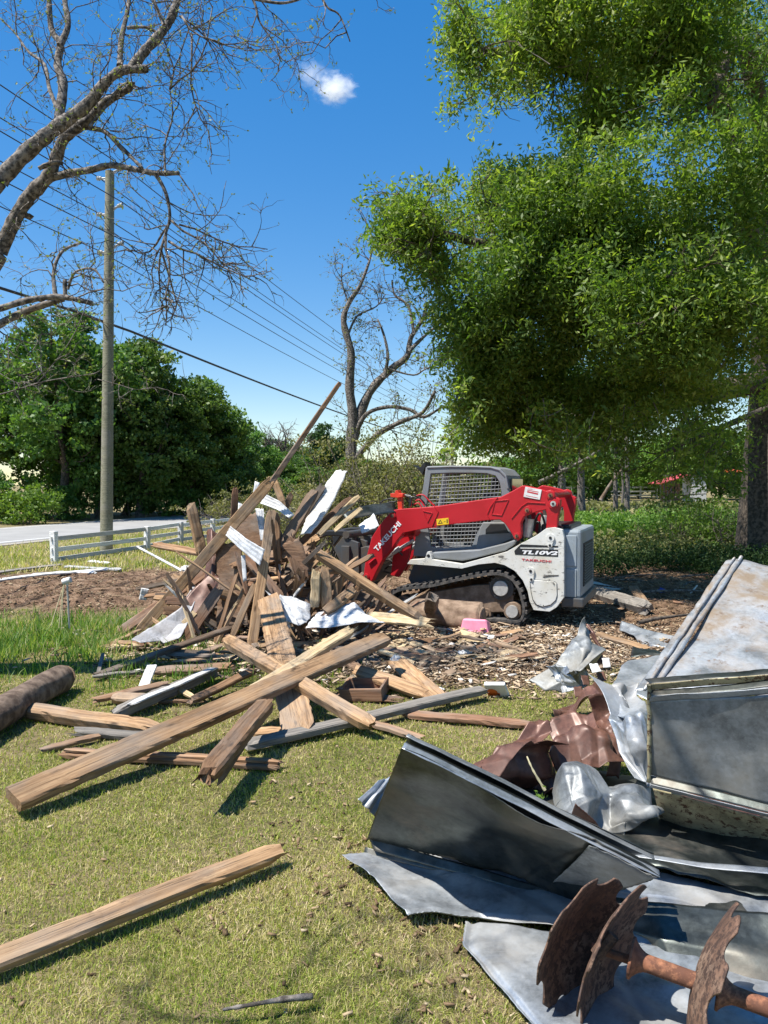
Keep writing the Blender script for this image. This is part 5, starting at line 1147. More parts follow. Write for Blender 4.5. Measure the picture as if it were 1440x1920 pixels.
board('board', 'narrow moulding strip on top of the flat weathered board', gp(122, 1407, .047), gp(520, 1428, .05), .03, .016, 'brown', .15, 0, (.1, .3), seed=13)
board('beam', 'pale split beam lying left of the longest beam near the log', gp(52, 1332, .06), gp(288, 1366, .05), .11, .085, 'tan', .35, 0, (.1, 1.5), seed=14, cat='beam')
board('board', 'half pale half grey broken lath below the pale split beam', gp(152, 1372, .03), gp(290, 1382, .035), .07, .04, 'grey', .3, 0, (1.2, .4), seed=15)
board('board', 'small brown lath below the broken lath at left', gp(82, 1405, .02), gp(185, 1380, .03), .05, .03, 'brown', .3, 0, (.8, .3), seed=16)
board('board', 'thin brown board propped on a wooden block', gp(183, 1311, .04), gp(313, 1281, .12), .07, .03, 'brown', .2, 0, (.8, .5), seed=17)
board('block', 'short wooden block under the propped brown board', gp(212, 1309, .05), gp(281, 1312, .05), .08, .08, 'tan', .6, 0, (.1, .2), seed=18, cat='wood block')
board('board', 'small bright white board leaning beside the wooden block', gp(285, 1248, .12), gp(267, 1294, .03), .085, .02, 'white', .6, 10, (0, 0), seed=19)
board('beam', 'grey-white flaking beam with splintered near end', gp(218, 1338, .05), gp(404, 1258, .08), .10, .085, 'grey', .2, -8, (1.0, .1), seed=20, cat='beam')
board('board', 'white painted strip on top of the grey-white beam', gp(250, 1318, .105), gp(400, 1254, .135), .075, .014, 'white', .1, -8, (1.0, .1), seed=201)
board('board', 'dark broken board ending under the longest beam', gp(362, 1313, .04), gp(470, 1260, .12), .07, .04, 'brown', .4, 0, (1.0, .8), seed=21)
board('board', 'tiny pale splinter board crossing beside the grey-white beam', gp(322, 1283, .08), gp(362, 1308, .04), .05, .025, 'pale', .3, 0, (.6, .3), seed=22)
board('board', 'brown board lying behind the small white board', gp(290, 1258, .04), gp(425, 1250, .06), .09, .035, 'brown', .4, 0, (.2, .8), seed=23)
board('board', 'pale grey lath in the grass left of the small white board', gp(178, 1268, .03), gp(272, 1258, .03), .05, .025, 'grey', .2, 0, (.5, .5), seed=24)
board('board', 'short upright grey lath near the tall grass', gp(193, 1226, .10), gp(184, 1264, .02), .035, .02, 'grey', .6, 0, (.2, .6), seed=25)
board('board', 'narrow brown stick near the foot of the grey-white beam', gp(300, 1316, .02), gp(372, 1314, .03), .035, .02, 'brown', .2, 0, (1, 1), seed=26)
board('board', 'long black rotten strip in front of the grey bent sheet', gp(183, 1266, .03), gp(430, 1178, .20), .07, .04, 'dark', .3, 0, (.6, 1.2), seed=27)
board('board', 'short reddish board at the left foot of the heap', gp(200, 1214, .03), gp(275, 1206, .05), .08, .03, 'red', .5, 0, (.6, .3), seed=28)
board('board', 'short flat board half hidden in the grass behind the longest beam', gp(470, 1372, .03), gp(545, 1372, .03), .09, .03, 'tan', .2, 0, (.2, .2), seed=29)
board('board', 'thick yellowish plank resting on the reddish drawer', gp(668, 1256, .16), gp(795, 1300, .05), .12, .045, 'tan', .35, 5, (.2, .3), seed=30)
board('board', 'pale wide plank sloping toward the dark grey plank end', gp(742, 1238, .10), gp(822, 1312, .04), .17, .03, 'tan', .2, 6, (.6, .3), seed=31)
board('board', 'thin reddish lath lying across the wood chips', gp(714, 1216, .08), gp(830, 1238, .07), .05, .03, 'red', .4, 0, (.4, .9), seed=32)
board('board', 'brown plank partly buried under the wood chips left of the wide plank', gp(610, 1218, .05), gp(735, 1290, .03), .10, .03, 'brown', .2, 0, (.3, .5), seed=33)
# the heap
h = 8.6
B('long thin grey pole sticking highest out of the heap', (639, 716, 8.9), (497, 918, 8.7), 9, 8, 'brown', 1, 0, (.3, .3), name='pole', cat='pole', taper=.5) if 0 else None
board('pole', 'long thin weathered pole sticking highest out of the heap', at(495, 925, 8.45), at(637, 718, 8.7), .065, .045, 'brown', .8, 15, (.2, .2), seed=40, cat='pole', taper=.72)
board('board', 'long pale board slanting from the lower left up to the tall pole', at(262, 1184, 8.55), at(505, 905, 8.35), .125, .045, 'tan', .75, 8, (.2, .5), seed=41)
board('board', 'shadowed brown board just under the long pale slanting board', at(226, 1184, 8.8), at(392, 1070, 8.85), .12, .04, 'red', .6, 0, (.2, .3), seed=42)
board('post', 'crooked brown post leaning left above the white fence', at(380, 1042, 9.0), at(358, 947, 9.05), .12, .10, 'tan', .9, 12, (.1, .2), seed=43, cat='post')
board('board', 'short reddish board lying level behind the crooked post', at(293, 1022, 9.5), at(380, 1037, 9.2), .085, .05, 'brown', .7, 0, (1, .3), seed=44)
board('board', 'upright reddish board left of the long slanting board top', at(437, 1000, 8.9), at(441, 918, 8.9), .075, .04, 'red', .9, 5, (.2, .4), seed=45)
board('board', 'long narrow upright plank in the middle of the heap', at(509, 960, 8.35), at(472, 1212, 7.75), .105, .04, 'tan', .8, -10, (.3, .5), seed=46)
board('board', 'dark plank standing right behind the narrow upright plank', at(515, 962, 8.55), at(522, 1055, 8.5), .10, .04, 'brown', .8, 20, (.3, .3), seed=47)
board('board', 'broken lath leaning in front of the tall brown panel', at(478, 1096, 8.0), at(436, 1192, 7.85), .07, .03, 'tan', .8, 10, (.3, .3), seed=48)
board('board', 'dark plank leaning right beside the big white panel', at(528, 1026, 8.5), at(588, 924, 8.7), .13, .04, 'brown', .8, -20, (.3, .6), seed=49)
board('board', 'second dark plank just left of the big white panel', at(558, 985, 8.8), at(604, 912, 8.9), .10, .04, 'dark', .8, -10, (.3, .3), seed=50)
board('board', 'reddish board leaning right behind the big white panel', at(552, 1028, 8.8), at(657, 934, 9.1), .075, .045, 'red', .8, 0, (.3, .3), seed=51)
board('board', 'pale board leaning right above the grapple', at(598, 1002, 8.6), at(671, 932, 8.9), .065, .045, 'pale', .8, 0, (.3, .4), seed=52)
board('board', 'thin pale split lath reaching right over the grapple', at(628, 994, 8.5), at(675, 955, 8.6), .05, .03, 'pale', .8, 0, (.3, .8), seed=53)
board('board', 'short broken board top sticking up beside the tall pole', at(532, 948, 8.7), at(514, 900, 8.75), .075, .05, 'tan', .9, 0, (.2, .8), seed=54)
board('board', 'stubby dark board right of the broken board top', at(535, 952, 8.8), at(545, 930, 8.8), .07, .05, 'brown', .9, 0, (.2, .8), seed=55)
board('beam', 'heavy reddish beam lying from the heap down to the mud log', at(592, 1036, 8.3), at(786, 1160, 7.95), .105, .095, 'tan', .25, 10, (.6, .4), seed=56, cat='beam')
board('block', 'pale upright split block left of the heavy reddish beam', at(590, 1136, 8.0), at(592, 1076, 8.05), .10, .08, 'pale', .9, 0, (.3, .8), seed=57, cat='wood block')
board('block', 'darker upright block right of the pale split block', at(613, 1132, 8.05), at(607, 1070, 8.15), .12, .08, 'tan', .9, 20, (.3, .5), seed=58, cat='wood block')
board('board', 'short thick board under the heavy reddish beam', at(612, 1146, 7.85), at(664, 1106, 8.1), .11, .05, 'tan', .6, 0, (.2, .3), seed=59)
board('board', 'yellowish flat plank in front of the mud log', at(692, 1156, 8.0), at(796, 1166, 7.9), .13, .035, 'pale', .55, -4, (.4, .9), seed=60)
board('board', 'reddish peeling board at the foot of the brown panels', at(408, 1110, 8.2), at(346, 1198, 8.1), .13, .03, 'red', .8, 5, (.5, .5), seed=62)
board('board', 'pale split board beside the grey bent sheet', at(364, 1150, 8.15), at(321, 1195, 8.1), .07, .03, 'pale', .8, 0, (.4, .6), seed=63)
board('board', 'short vertical board right of the tall brown panel', at(450, 1160, 8.05), at(470, 1112, 8.1), .07, .03, 'brown', .9, 0, (.4, .4), seed=64)
board('board', 'brown lath poking left out of the heap over the bare earth', at(258, 1104, 9.3), at(352, 1086, 9.1), .055, .04, 'dark', .7, 0, (.6, .3), seed=65)
board('board', 'second brown lath poking left below the first one', at(268, 1118, 9.2), at(345, 1110, 9.0), .05, .03, 'brown', .7, 0, (.6, .3), seed=66)
board('block', 'small white painted block end at the left of the heap', at(268, 1124, 9.2), at(272, 1104, 9.2), .09, .06, 'white', .9, 0, (0, 0), seed=67, cat='wood block')
board('board', 'brown board standing behind the bent white siding strip', at(528, 1040, 8.6), at(512, 985, 8.6), .14, .03, 'ply', .9, 0, (.5, .4), seed=68)
board('board', 'brown sloping board above the crumpled white siding', at(565, 1075, 8.2), at(545, 1015, 8.4), .16, .03, 'ply', .7, 20, (.6, .6), seed=69)
# filler boards inside the heap that nothing tells apart
fr = random.Random(88)
for k in range(84):
    a = fr.uniform(-.5, 3.6); r0 = fr.uniform(0, .75); cx_ = -1.25+fr.uniform(-.95, 1.0)*1.0; cy_ = 8.75+fr.uniform(-.5, .5); zz = max(.03, fr.uniform(.05, .95)*(1-abs(cx_+1.2)/1.5)); L = fr.uniform(.35, 1.0)
    an_ = fr.uniform(0, math.tau); el = fr.uniform(-.1, .9)
    d_ = Vector((math.cos(an_)*math.cos(el), math.sin(an_)*math.cos(el)*.6, math.sin(el))); c_ = Vector((cx_, cy_, zz+.1))
    p0 = c_-d_*L/2; p1 = c_+d_*L/2; p0.z = max(p0.z, .03); p1.z = max(p1.z, .03)
    board('broken_board', 'broken brown board jammed inside the lumber heap', p0, p1, fr.uniform(.05, .13), fr.uniform(.02, .04), fr.choice(['brown', 'brown', 'red', 'dark', 'tan']), fr.uniform(.3, 1), fr.uniform(-30, 30), (fr.uniform(.2, 1), fr.uniform(.2, 1)), seed=200+k, group='broken boards jammed inside the heap')
for k in range(60):
    cx_ = fr.uniform(-2.3, .1); zz = fr.uniform(.15, 1.15)*(1-abs(cx_+1.15)/1.6); cy_ = 8.35+fr.uniform(-.35, .5); L = fr.uniform(.3, .9)
    side = 1 if cx_ > -1.1 else -1; ex = fr.gauss(side*.5, .5); d_ = Vector((ex, fr.gauss(0, .35), 1)).normalized(); c_ = Vector((cx_, cy_, zz)); p0 = c_-d_*L/2; p1 = c_+d_*L/2; p0.z = max(p0.z, .03)
    board('broken_lath', 'thin splintered lath sticking up in the heap', p0, p1, fr.uniform(.025, .06), fr.uniform(.012, .025), fr.choice(['brown', 'tan', 'red', 'pale', 'tan', 'dark', 'white']), fr.uniform(.4, 1), fr.uniform(-40, 40), (fr.uniform(.8, 2), fr.uniform(1, 3)), seed=600+k, group='thin laths sticking up in the heap')
for k in range(70):
    x_, y_ = fr.gauss(-.75, .95), fr.uniform(7.1, 8.3)
    if x_ > .7: y_ += .2
    an_ = fr.gauss(0, .75); L = fr.uniform(.15, .6); d_ = Vector((math.cos(an_), math.sin(an_), fr.uniform(-.12, .12))); z_ = float(hgt(x_, y_))+fr.uniform(.03, .09)
    c_ = Vector((x_, y_, z_)); board('splintered_board', 'short splintered board lying at the foot of the lumber heap', c_-d_*L/2, c_+d_*L/2, fr.uniform(.03, .09), fr.uniform(.012, .03), fr.choice(['brown', 'tan', 'red', 'pale', 'tan', 'dark']), fr.uniform(0, .5), fr.uniform(-20, 20), (fr.uniform(.3, 1.4), fr.uniform(.3, 1.4)), seed=300+k, group='splintered boards at the foot of the heap')
for k in range(44):
    x_, y_ = fr.uniform(-.1, 1.5), fr.uniform(6.9, 8.8); an_ = fr.uniform(0, math.tau); L = fr.uniform(.08, .3); d_ = Vector((math.cos(an_), math.sin(an_), fr.uniform(-.2, .2))); c_ = Vector((x_, y_, float(hgt(x_, y_))+.04))
    board('wood_scrap', 'small broken wood scrap among the pale wood chips', c_-d_*L/2, c_+d_*L/2, fr.uniform(.03, .08), fr.uniform(.01, .03), fr.choice(['pale', 'tan', 'pale', 'red']), fr.uniform(0, .5), fr.uniform(-20, 20), (1, 1), seed=400+k, group='wood scraps among the chips')
# right of the loader and beyond
board('log', 'split grey half log lying behind the loader', gp(1097, 1106, .09), gp(1210, 1140, .07), .20, .16, 'grey', .3, 10, (.3, .5), seed=70, cat='log')
board('board', 'short brown board standing on end over the split log', gp(1186, 1100, .16), gp(1211, 1135, .06), .13, .04, 'tan', .5, 0, (.2, .4), seed=71)
board('board', 'thin reddish lath on the bare earth right of the split log', gp(1216, 1124, .03), gp(1276, 1130, .03), .05, .02, 'red', .3, 0, (.5, 1), seed=72)
board('board', 'thin brown plank pointing at the bright bent metal sheet', gp(1122, 1190, .04), gp(1212, 1216, .03), .09, .03, 'tan', .3, 0, (.5, .3), seed=73)
board('board', 'white painted board lying in the shade behind the loader', gp(1090, 1090, .10), gp(1156, 1106, .04), .26, .02, 'white', .1, 0, (.1, .1), seed=74)
board('post', 'dark stump of a post standing in front of the mud log', gp(806, 1158, .0), at(810, 1122, 8.25), .14, .13, 'dark', .9, 0, (.2, .7), seed=75, cat='post')
for k, (a, b, lb) in enumerate((((60, 1078), (226, 1066), 'upper fallen white rail on the grass left of the fence end'), ((-40, 1092), (120, 1072), 'lower fallen white rail at the left frame edge'), ((122, 1062), (225, 1068), 'fallen white rail reaching right past the fence end post'), ((-60, 1080), (116, 1058), 'grey fallen rail lying against the fence end post'))):
    board('fallen_rail', lb, gp(*a, .03), gp(*b, .04), .11, .03, 'white' if k != 3 else 'grey', .15, 0, (.1, .1), seed=80+k, cat='fence rail')
board('fallen_rail', 'short white board scrap in the grass behind the pole foot', gp(168, 1052, .03), gp(203, 1056, .03), .12, .03, 'white', .2, 0, (.2, .2), seed=90, cat='fence rail')
board('fallen_rail', 'small grey-white scrap below the fallen rails', gp(143, 1072, .03), gp(175, 1074, .03), .13, .03, 'white', .2, 0, (.2, .5), seed=91, cat='fence rail')
def tubeobj(name, P, r, mat, label, cat, sides=10, jit=0.0, sub=5):
    T = Tubes(); S = smooth_path(P, sub); rr = np.ones(len(S))*r if not hasattr(r, '__len__') else np.linspace(r[0], r[1], len(S))
    T.add(S, rr*(1+jit*(rng.random(len(S))-.5)*2), sides, cap=sides in (4, 6, 8)); return tag(T.obj(name, M[mat]), label, cat)
tubeobj('pipe', [at(257, 1025, 11.2), at(300, 1048, 10.4), at(352, 1076, 9.4)], .017, 'whitemet', 'thin white pipe leaning from the fence onto the heap', 'pipe', 8)
tubeobj('twig', [gp(418, 1893, .02), gp(470, 1884, .035), gp(530, 1874, .03), gp(586, 1868, .02)], (.005, .011), 'bark', 'bent dry twig on the grass at the bottom edge', 'twig', 6, .2)
tubeobj('stick', [gp(985, 1117, .04)+Vector((0.55, 2, 0)), gp(1296, 1112, .05), gp(1305, 1104, .12)], .012, 'decalw', 'small white stick in the shaded earth', 'stick', 6) if 0 else None
tubeobj('stick', [gp(1294, 1113, .03), gp(1301, 1105, .09), gp(1307, 1098, .12)], .012, 'white', 'small white forked stick in the shaded earth', 'stick', 6)
tubeobj('root', [gp(1196, 1168, .03), gp(1230, 1160, .06), gp(1270, 1155, .05), gp(1310, 1150, .02)], (.03, .012), 'barkd', 'brown root lying across the earth right of the loader', 'root', 8, .3)
for k in range(12):
    x_ = fr.uniform(3.0, 6.6); y_ = fr.uniform(10.5, 14.5); an_ = fr.gauss(0, .6); L = fr.uniform(.4, 1.3); c_ = Vector((x_, y_, float(hgt(x_, y_))+.04)); d_ = Vector((math.cos(an_), math.sin(an_), fr.uniform(-.03, .06)))
    tag(tubeobj('fallen_branch', [c_-d_*L/2, c_+Vector((0, fr.uniform(-.08, .08), .03)), c_+d_*L/2], (fr.uniform(.012, .035), .01), 'bark', '', 'branch', 6, .2), 'brown fallen branch on the shaded earth behind the loader', 'branch', 'fallen branches on the shaded earth')
# bark log at left
T = Tubes(); P = [gp(122, 1268, .105), gp(60, 1300, .115), gp(0, 1333, .12), gp(-90, 1385, .125)]; S = smooth_path(P, 14); base = np.linspace(.098, .135, len(S))
o = empty('log', tuple(S[len(S)//2]), 'thick brown bark-covered log at the left edge of the lawn', 'log')
bm = bmesh.new(); a = Vector(S[0]); d_ = (Vector(S[0])-Vector(S[1])).normalized(); bm_cyl(bm, a-d_*.02, a+d_*.006, .095, .088, 20); q = bmobj('cut_end', bm, M['logend'], o); q.location = -o.location; BL = o
# mud-caked log beside the track
def rough_log(name, p0, p1, r, mat, label, cat, seed, amp=.25, flat=.8):
    rg2 = np.random.default_rng(seed); n1, n2 = 90, 36; p0 = np.array(p0); p1 = np.array(p1); ax = p1-p0; L = np.linalg.norm(ax); ax /= L; up = np.array([0, 0, 1.0]); sd_ = np.cross(ax, up); sd_ /= np.linalg.norm(sd_); up = np.cross(sd_, ax)
    t = np.linspace(0, 1, n1)[:, None]; th = np.linspace(0, math.tau, n2, endpoint=False)[None]
    rr = r*(1+amp*(vnoise(t*L*2.6+np.sin(th), th*1.2+0*t, 1, seed)-.5)+amp*.6*(vnoise(t*L*7+0*th+np.sin(th*2), th*4+0*t, 1, seed+1)-.5))*np.where((t < .03) | (t > .97), .72, 1)
    V = p0+ax*(t*L)[..., None]+(np.cos(th)*rr)[..., None]*sd_+(np.sin(th)*rr*flat)[..., None]*up
    i = np.arange(n1-1)[:, None]*n2; j = np.arange(n2)[None]; Q = np.stack([i+j, i+(j+1) % n2, i+n2+(j+1) % n2, i+n2+j], -1).reshape(-1, 4)
    V = V.reshape(-1, 3); nv = len(V); V = np.concatenate([V, [p0, p1]]); e = (n1-1)*n2
    Q = np.concatenate([Q]+[np.array([[nv, (k+1) % n2, k, k]]) for k in range(0)])
    me = bpy.data.meshes.new(name); fs = [tuple(q) for q in Q]+[(nv, (k+1) % n2, k) for k in range(n2)]+[(nv+1, e+k, e+(k+1) % n2) for k in range(n2)]
    me.from_pydata(V.tolist(), [], fs); me.update(); me.polygons.foreach_set('use_smooth', [True]*len(me.polygons))
    return tag(link(name, me, M[mat]), label, cat)
rough_log('log', gp(752, 1150, .14)+Vector((0, .05, 0)), gp(905, 1160, .14), .175, 'mud', 'mud caked log lying along the bottom of the loader track', 'log', 5, .35, .95)
def fnoise(x, y, s, seed=0):
    x, y = np.asarray(x, float)*s*.94+np.asarray(y, float)*s*.34+seed*17.3, np.asarray(y, float)*s*.94-np.asarray(x, float)*s*.34+seed*9.1
    xi = np.floor(x).astype(int); yi = np.floor(y).astype(int); fx = x-xi; fy = y-yi
    def h(a, b):
        v = np.sin(a*127.1+b*311.7+seed*3.3)*43758.5453; return v-np.floor(v)
    a, b, c, d = h(xi, yi), h(xi+1, yi), h(xi, yi+1), h(xi+1, yi+1)
    return np.where(fx > fy, a+(b-a)*fx+(d-b)*fy, a+(c-a)*fy+(d-c)*fx)
q = rough_log('bark', gp(-90, 1385, .125), gp(120, 1269, .105), .112, 'logbark', 'x', 'x', 9, .14, 1.0)
del q['label'], q['category']; q.parent = BL; q.location = -BL.location
# ---- sheets: bent siding, plywood, metal ----
def sheet(name, label, pts, nu, nv, mat, amp=.01, ridge=.0, seed=1, ribs=None, thick=.002, cat='metal sheet', group=None, tear=.0, curl=None, smooth=False, mats2=None, freq=4.0, parent=None, folds=None):
    """pts: rows of 3-D control points, bilinearly filled"""
    G_ = np.array([[tuple(p) for p in row] for row in pts], float); nr, nc = G_.shape[:2]
    if name == 'crumpled_sheet' or name.startswith('fold_'): freq = max(freq, 5.0); nu = int(nu*1.9); nv = int(nv*1.9); folds = folds or (12, .55); ridge *= .4; amp *= .08
    rg2 = np.random.default_rng(seed); u = np.linspace(0, nc-1, nu); v = np.linspace(0, nr-1, nv); UU, VV = np.meshgrid(u, v)
    i = np.minimum(UU.astype(int), nc-2); j = np.minimum(VV.astype(int), nr-2); fu = (UU-i)[..., None]; fv = (VV-j)[..., None]
    P = (G_[j, i]*(1-fu)+G_[j, i+1]*fu)*(1-fv)+(G_[j+1, i]*(1-fu)+G_[j+1, i+1]*fu)*fv
    du = np.gradient(P, axis=1); dv = np.gradient(P, axis=0); N = np.cross(du, dv); N /= (np.linalg.norm(N, axis=2)[..., None]+1e-9)
    s, t = UU/(nc-1), VV/(nr-1); lx = np.linalg.norm(du, axis=2).cumsum(1); ly = np.linalg.norm(dv, axis=2).cumsum(0)
    d = amp*(vnoise(lx, ly, freq, seed)-.5)*2+amp*.5*(vnoise(lx, ly, freq*2.7, seed+1)-.5)*2
    if ridge: d = d+ridge*3.2*(fnoise(lx, ly, freq*1.0, seed+2)-.5)+ridge*1.5*(fnoise(lx, ly, freq*2.4, seed+3)-.5)
    if ribs:
        for (axis_, pos, w_, h_) in ribs: c_ = s if axis_ == 'u' else t; d = d+h_*np.clip(1.6-np.abs((c_-pos)/w_)*1.6, 0, 1)
    if folds:
        rf = random.Random(seed*7+1)
        for _ in range(folds[0]):
            th = rf.uniform(0, math.pi); cx_, cy_ = rf.uniform(.1, .9)*lx.max(), rf.uniform(.1, .9)*ly.max(); q_ = (lx-cx_)*math.cos(th)+(ly-cy_)*math.sin(th)
            d = d+folds[1]*rf.uniform(.4, 1)*rf.choice([-1, 1])*np.abs(q_)
        A_ = np.stack([np.ones_like(s), s, t, s*t, s*s, t*t], -1).reshape(-1, 6); d = d-(A_ @ np.linalg.lstsq(A_, d.ravel(), rcond=None)[0]).reshape(d.shape)
    if curl is not None: d = d+curl(s, t)
    P = P+N*d[..., None]
    if tear:
        for sl, ax in ((np.s_[0, :], 0), (np.s_[-1, :], -1)): P[sl] += (P[1 if ax == 0 else -2, :]-P[sl])*(rg2.random(nu)[:, None]*tear)
        for sl, ax in ((np.s_[:, 0], 0), (np.s_[:, -1], -1)): P[sl] += (P[:, 1 if ax == 0 else -2]-P[sl])*(rg2.random(nv)[:, None]*tear)
    k = np.arange(nu*nv).reshape(nv, nu); Q = np.stack([k[:-1, :-1], k[:-1, 1:], k[1:, 1:], k[1:, :-1]], -1).reshape(-1, 4)
    c0 = P.reshape(-1, 3).mean(0); me = npmesh(name, P.reshape(-1, 3)-c0, Q, smooth)
    o = link(name, me, M[mat] if isinstance(mat, str) else mat); o.location = c0; so_ = o.modifiers.new('thickness', 'SOLIDIFY'); so_.thickness = thick; so_.offset = 0
    if parent is not None: o.parent = parent; o.location = Vector(c0)-parent.location; return o
    return tag(o, label, cat, group)
sheet('panel', 'tall brown plywood panel standing in the heap', [[at(400, 1020, 8.5), at(453, 1012, 8.4)], [at(408, 1085, 8.4), at(462, 1098, 8.3)], [at(402, 1180, 8.2), at(467, 1176, 8.1)]], 12, 18, 'ply', .006, .004, 3, thick=.012, cat='panel', tear=.8)
sheet('panel', 'brown panel behind the long slanting board top', [[at(442, 965, 8.8), at(490, 958, 8.7)], [at(432, 1030, 8.7), at(500, 1040, 8.6)]], 10, 10, 'ply', .006, .004, 4, thick=.012, cat='panel', tear=.6)
sheet('panel', 'shadowed brown panel low behind the heap front', [[at(360, 1075, 9.0), at(520, 1060, 8.9), at(600, 1080, 8.9)], [at(330, 1190, 8.9), at(500, 1190, 8.8), at(610, 1150, 8.8)]], 24, 12, 'dark_', .03, .02, 5, thick=.01, cat='panel', tear=.6) if 0 else None
sheet('panel', 'torn brown board panel above the crumpled siding', [[at(528, 1018, 8.3), at(560, 1000, 8.35)], [at(540, 1060, 8.25), at(580, 1050, 8.3)], [at(548, 1080, 8.2), at(582, 1072, 8.25)]], 8, 10, 'ply', .008, .006, 6, thick=.01, cat='panel', tear=.9)
sheet('metal_flashing', 'dark reddish folded flashing beside the tall brown panel', [[at(383, 995, 8.9), at(396, 989, 8.8), at(410, 998, 8.8)], [at(386, 1030, 8.7), at(398, 1030, 8.6), at(408, 1040, 8.6)], [at(380, 1085, 8.5), at(396, 1080, 8.4), at(402, 1100, 8.4)]], 14, 20, 'brownmet', .02, .02, 7, thick=.003, tear=.5)
sheet('bent_sheet', 'grey bent sheet curving out of the left foot of the heap', [[at(362, 1095, 8.5), at(374, 1108, 8.4)], [at(338, 1140, 8.2), at(352, 1165, 8.15)], [at(290, 1172, 8.0), at(312, 1200, 7.9)], [at(244, 1200, 7.8), at(262, 1206, 7.75)]], 10, 26, 'greyflash', .008, .008, 8, tear=.4, thick=.004)
sheet('bent_sheet', 'small grey curled sheet below the grey bent sheet', [[at(335, 1170, 8.0), at(352, 1165, 8.0)], [at(312, 1195, 7.85), at(338, 1196, 7.8)], [at(292, 1192, 7.8), at(306, 1206, 7.75)]], 10, 14, 'greyflash', .01, .01, 9, tear=.4, thick=.004)
sheet('bent_sheet', 'rust-brown sheet half under the long slanting board', [[at(395, 1075, 8.5), at(420, 1085, 8.4)], [at(350, 1120, 8.35), at(385, 1140, 8.25)], [at(330, 1150, 8.2), at(350, 1185, 8.15)]], 10, 16, 'brownmet', .02, .015, 10, tear=.4, thick=.004)
rb3 = [('u', .2, .05, .012), ('u', .5, .05, .012), ('u', .8, .05, .012)]
sheet('siding_strip', 'bent ribbed white siding strip across the long slanting board', [[at(423, 1004, 8.15), at(432, 986, 8.2)], [at(450, 1030, 8.05), at(462, 1010, 8.1)], [at(488, 1062, 8.0), at(497, 1030, 8.05)]], 16, 20, 'whitemet', .008, .006, 11, ribs=rb3, cat='siding', tear=.3)
sheet('siding_strip', 'narrow white strip hanging below the bent white siding', [[at(452, 1042, 8.1), at(460, 1040, 8.1)], [at(456, 1092, 8.05), at(463, 1088, 8.05)]], 4, 8, 'whitemet', .004, .004, 12, cat='siding', thick=.004)
sheet('siding_strip', 'glossy white siding strip right of the tall pole', [[at(488, 944, 8.6), at(497, 926, 8.65)], [at(520, 956, 8.55), at(525, 940, 8.6)], [at(542, 972, 8.5), at(552, 966, 8.55)]], 16, 16, 'whitemet', .006, .004, 13, ribs=rb3, cat='siding')
sheet('siding_strip', 'short white strip standing up left of the tall pole', [[at(478, 902, 8.8), at(487, 905, 8.8)], [at(472, 938, 8.75), at(480, 940, 8.75)]], 4, 6, 'whitemet', .006, .004, 14, cat='siding')
sheet('siding_strip', 'small white sheet corner at the upper left of the heap', [[at(447, 940, 8.9), at(462, 950, 8.9)], [at(446, 965, 8.8), at(455, 968, 8.8)]], 6, 6, 'whitemet', .006, .006, 15, cat='siding')
sheet('siding_strip', 'crinkled white vertical strip beside the narrow upright plank', [[at(478, 952, 8.45), at(494, 952, 8.45)], [at(484, 985, 8.4), at(496, 985, 8.4)], [at(488, 1015, 8.35), at(497, 1014, 8.35)]], 12, 14, 'whitemet', .010, .012, 16, ribs=rb3, cat='siding', tear=.4)
sheet('siding_strip', 'white tapering strip low in front of the grapple heap', [[at(496, 1105, 8.0), at(506, 1110, 8.0)], [at(520, 1135, 7.9), at(545, 1140, 7.9)], [at(528, 1172, 7.8), at(545, 1180, 7.8)]], 8, 14, 'whitemet', .01, .01, 17, cat='siding', tear=.3)
sheet('white_panel', 'big off-white panel leaning up at the top of the heap', [[at(630, 880, 9.0), at(652, 880, 8.95)], [at(600, 920, 8.9), at(632, 930, 8.85)], [at(572, 975, 8.8), at(605, 975, 8.75)], [at(563, 1003, 8.7), at(582, 1002, 8.65)]], 8, 22, 'white', .005, .004, 18, thick=.012, cat='panel', tear=.6)
rb4 = [('v', .25, .05, .014), ('v', .52, .05, .014), ('v', .8, .05, .014)]
sheet('siding_sheet', 'crumpled white ribbed siding left of the flat white piece', [[at(525, 1112, 8.1), at(560, 1118, 8.1), at(584, 1130, 8.1)], [at(518, 1130, 7.9), at(556, 1140, 7.9), at(584, 1158, 7.95)], [at(530, 1165, 7.8), at(560, 1172, 7.75), at(575, 1165, 7.85)]], 26, 22, 'whitemet', .02, .022, 19, ribs=rb4, cat='siding', tear=.3)
sheet('siding_sheet', 'flat white ribbed siding sheet with a pointed right end', [[at(596, 1146, 8.0), at(630, 1138, 8.0), at(664, 1130, 8.0), at(676, 1140, 7.95)], [at(582, 1162, 7.8), at(625, 1154, 7.8), at(672, 1146, 7.8), at(700, 1158, 7.8)], [at(572, 1178, 7.65), at(625, 1174, 7.65), at(675, 1168, 7.65), at(722, 1170, 7.7)]], 34, 18, 'whitemet', .008, .008, 20, ribs=rb4, cat='siding', tear=.2)
sheet('white_panel', 'white sheet scrap lying behind the red arm tip', [[at(672, 985, 9.2), at(700, 960, 9.3)], [at(678, 1002, 9.1), at(712, 985, 9.1)]], 8, 6, 'whitemet', .01, .01, 21, cat='panel', tear=.4)
sheet('metal_sheet', 'dark curved sheet behind the grapple arm', [[at(640, 962, 9.6), at(690, 945, 9.8), at(740, 942, 9.9)], [at(650, 975, 9.5), at(700, 965, 9.7), at(745, 962, 9.8)]], 14, 6, 'galv_d', .01, .01, 22, tear=.2)
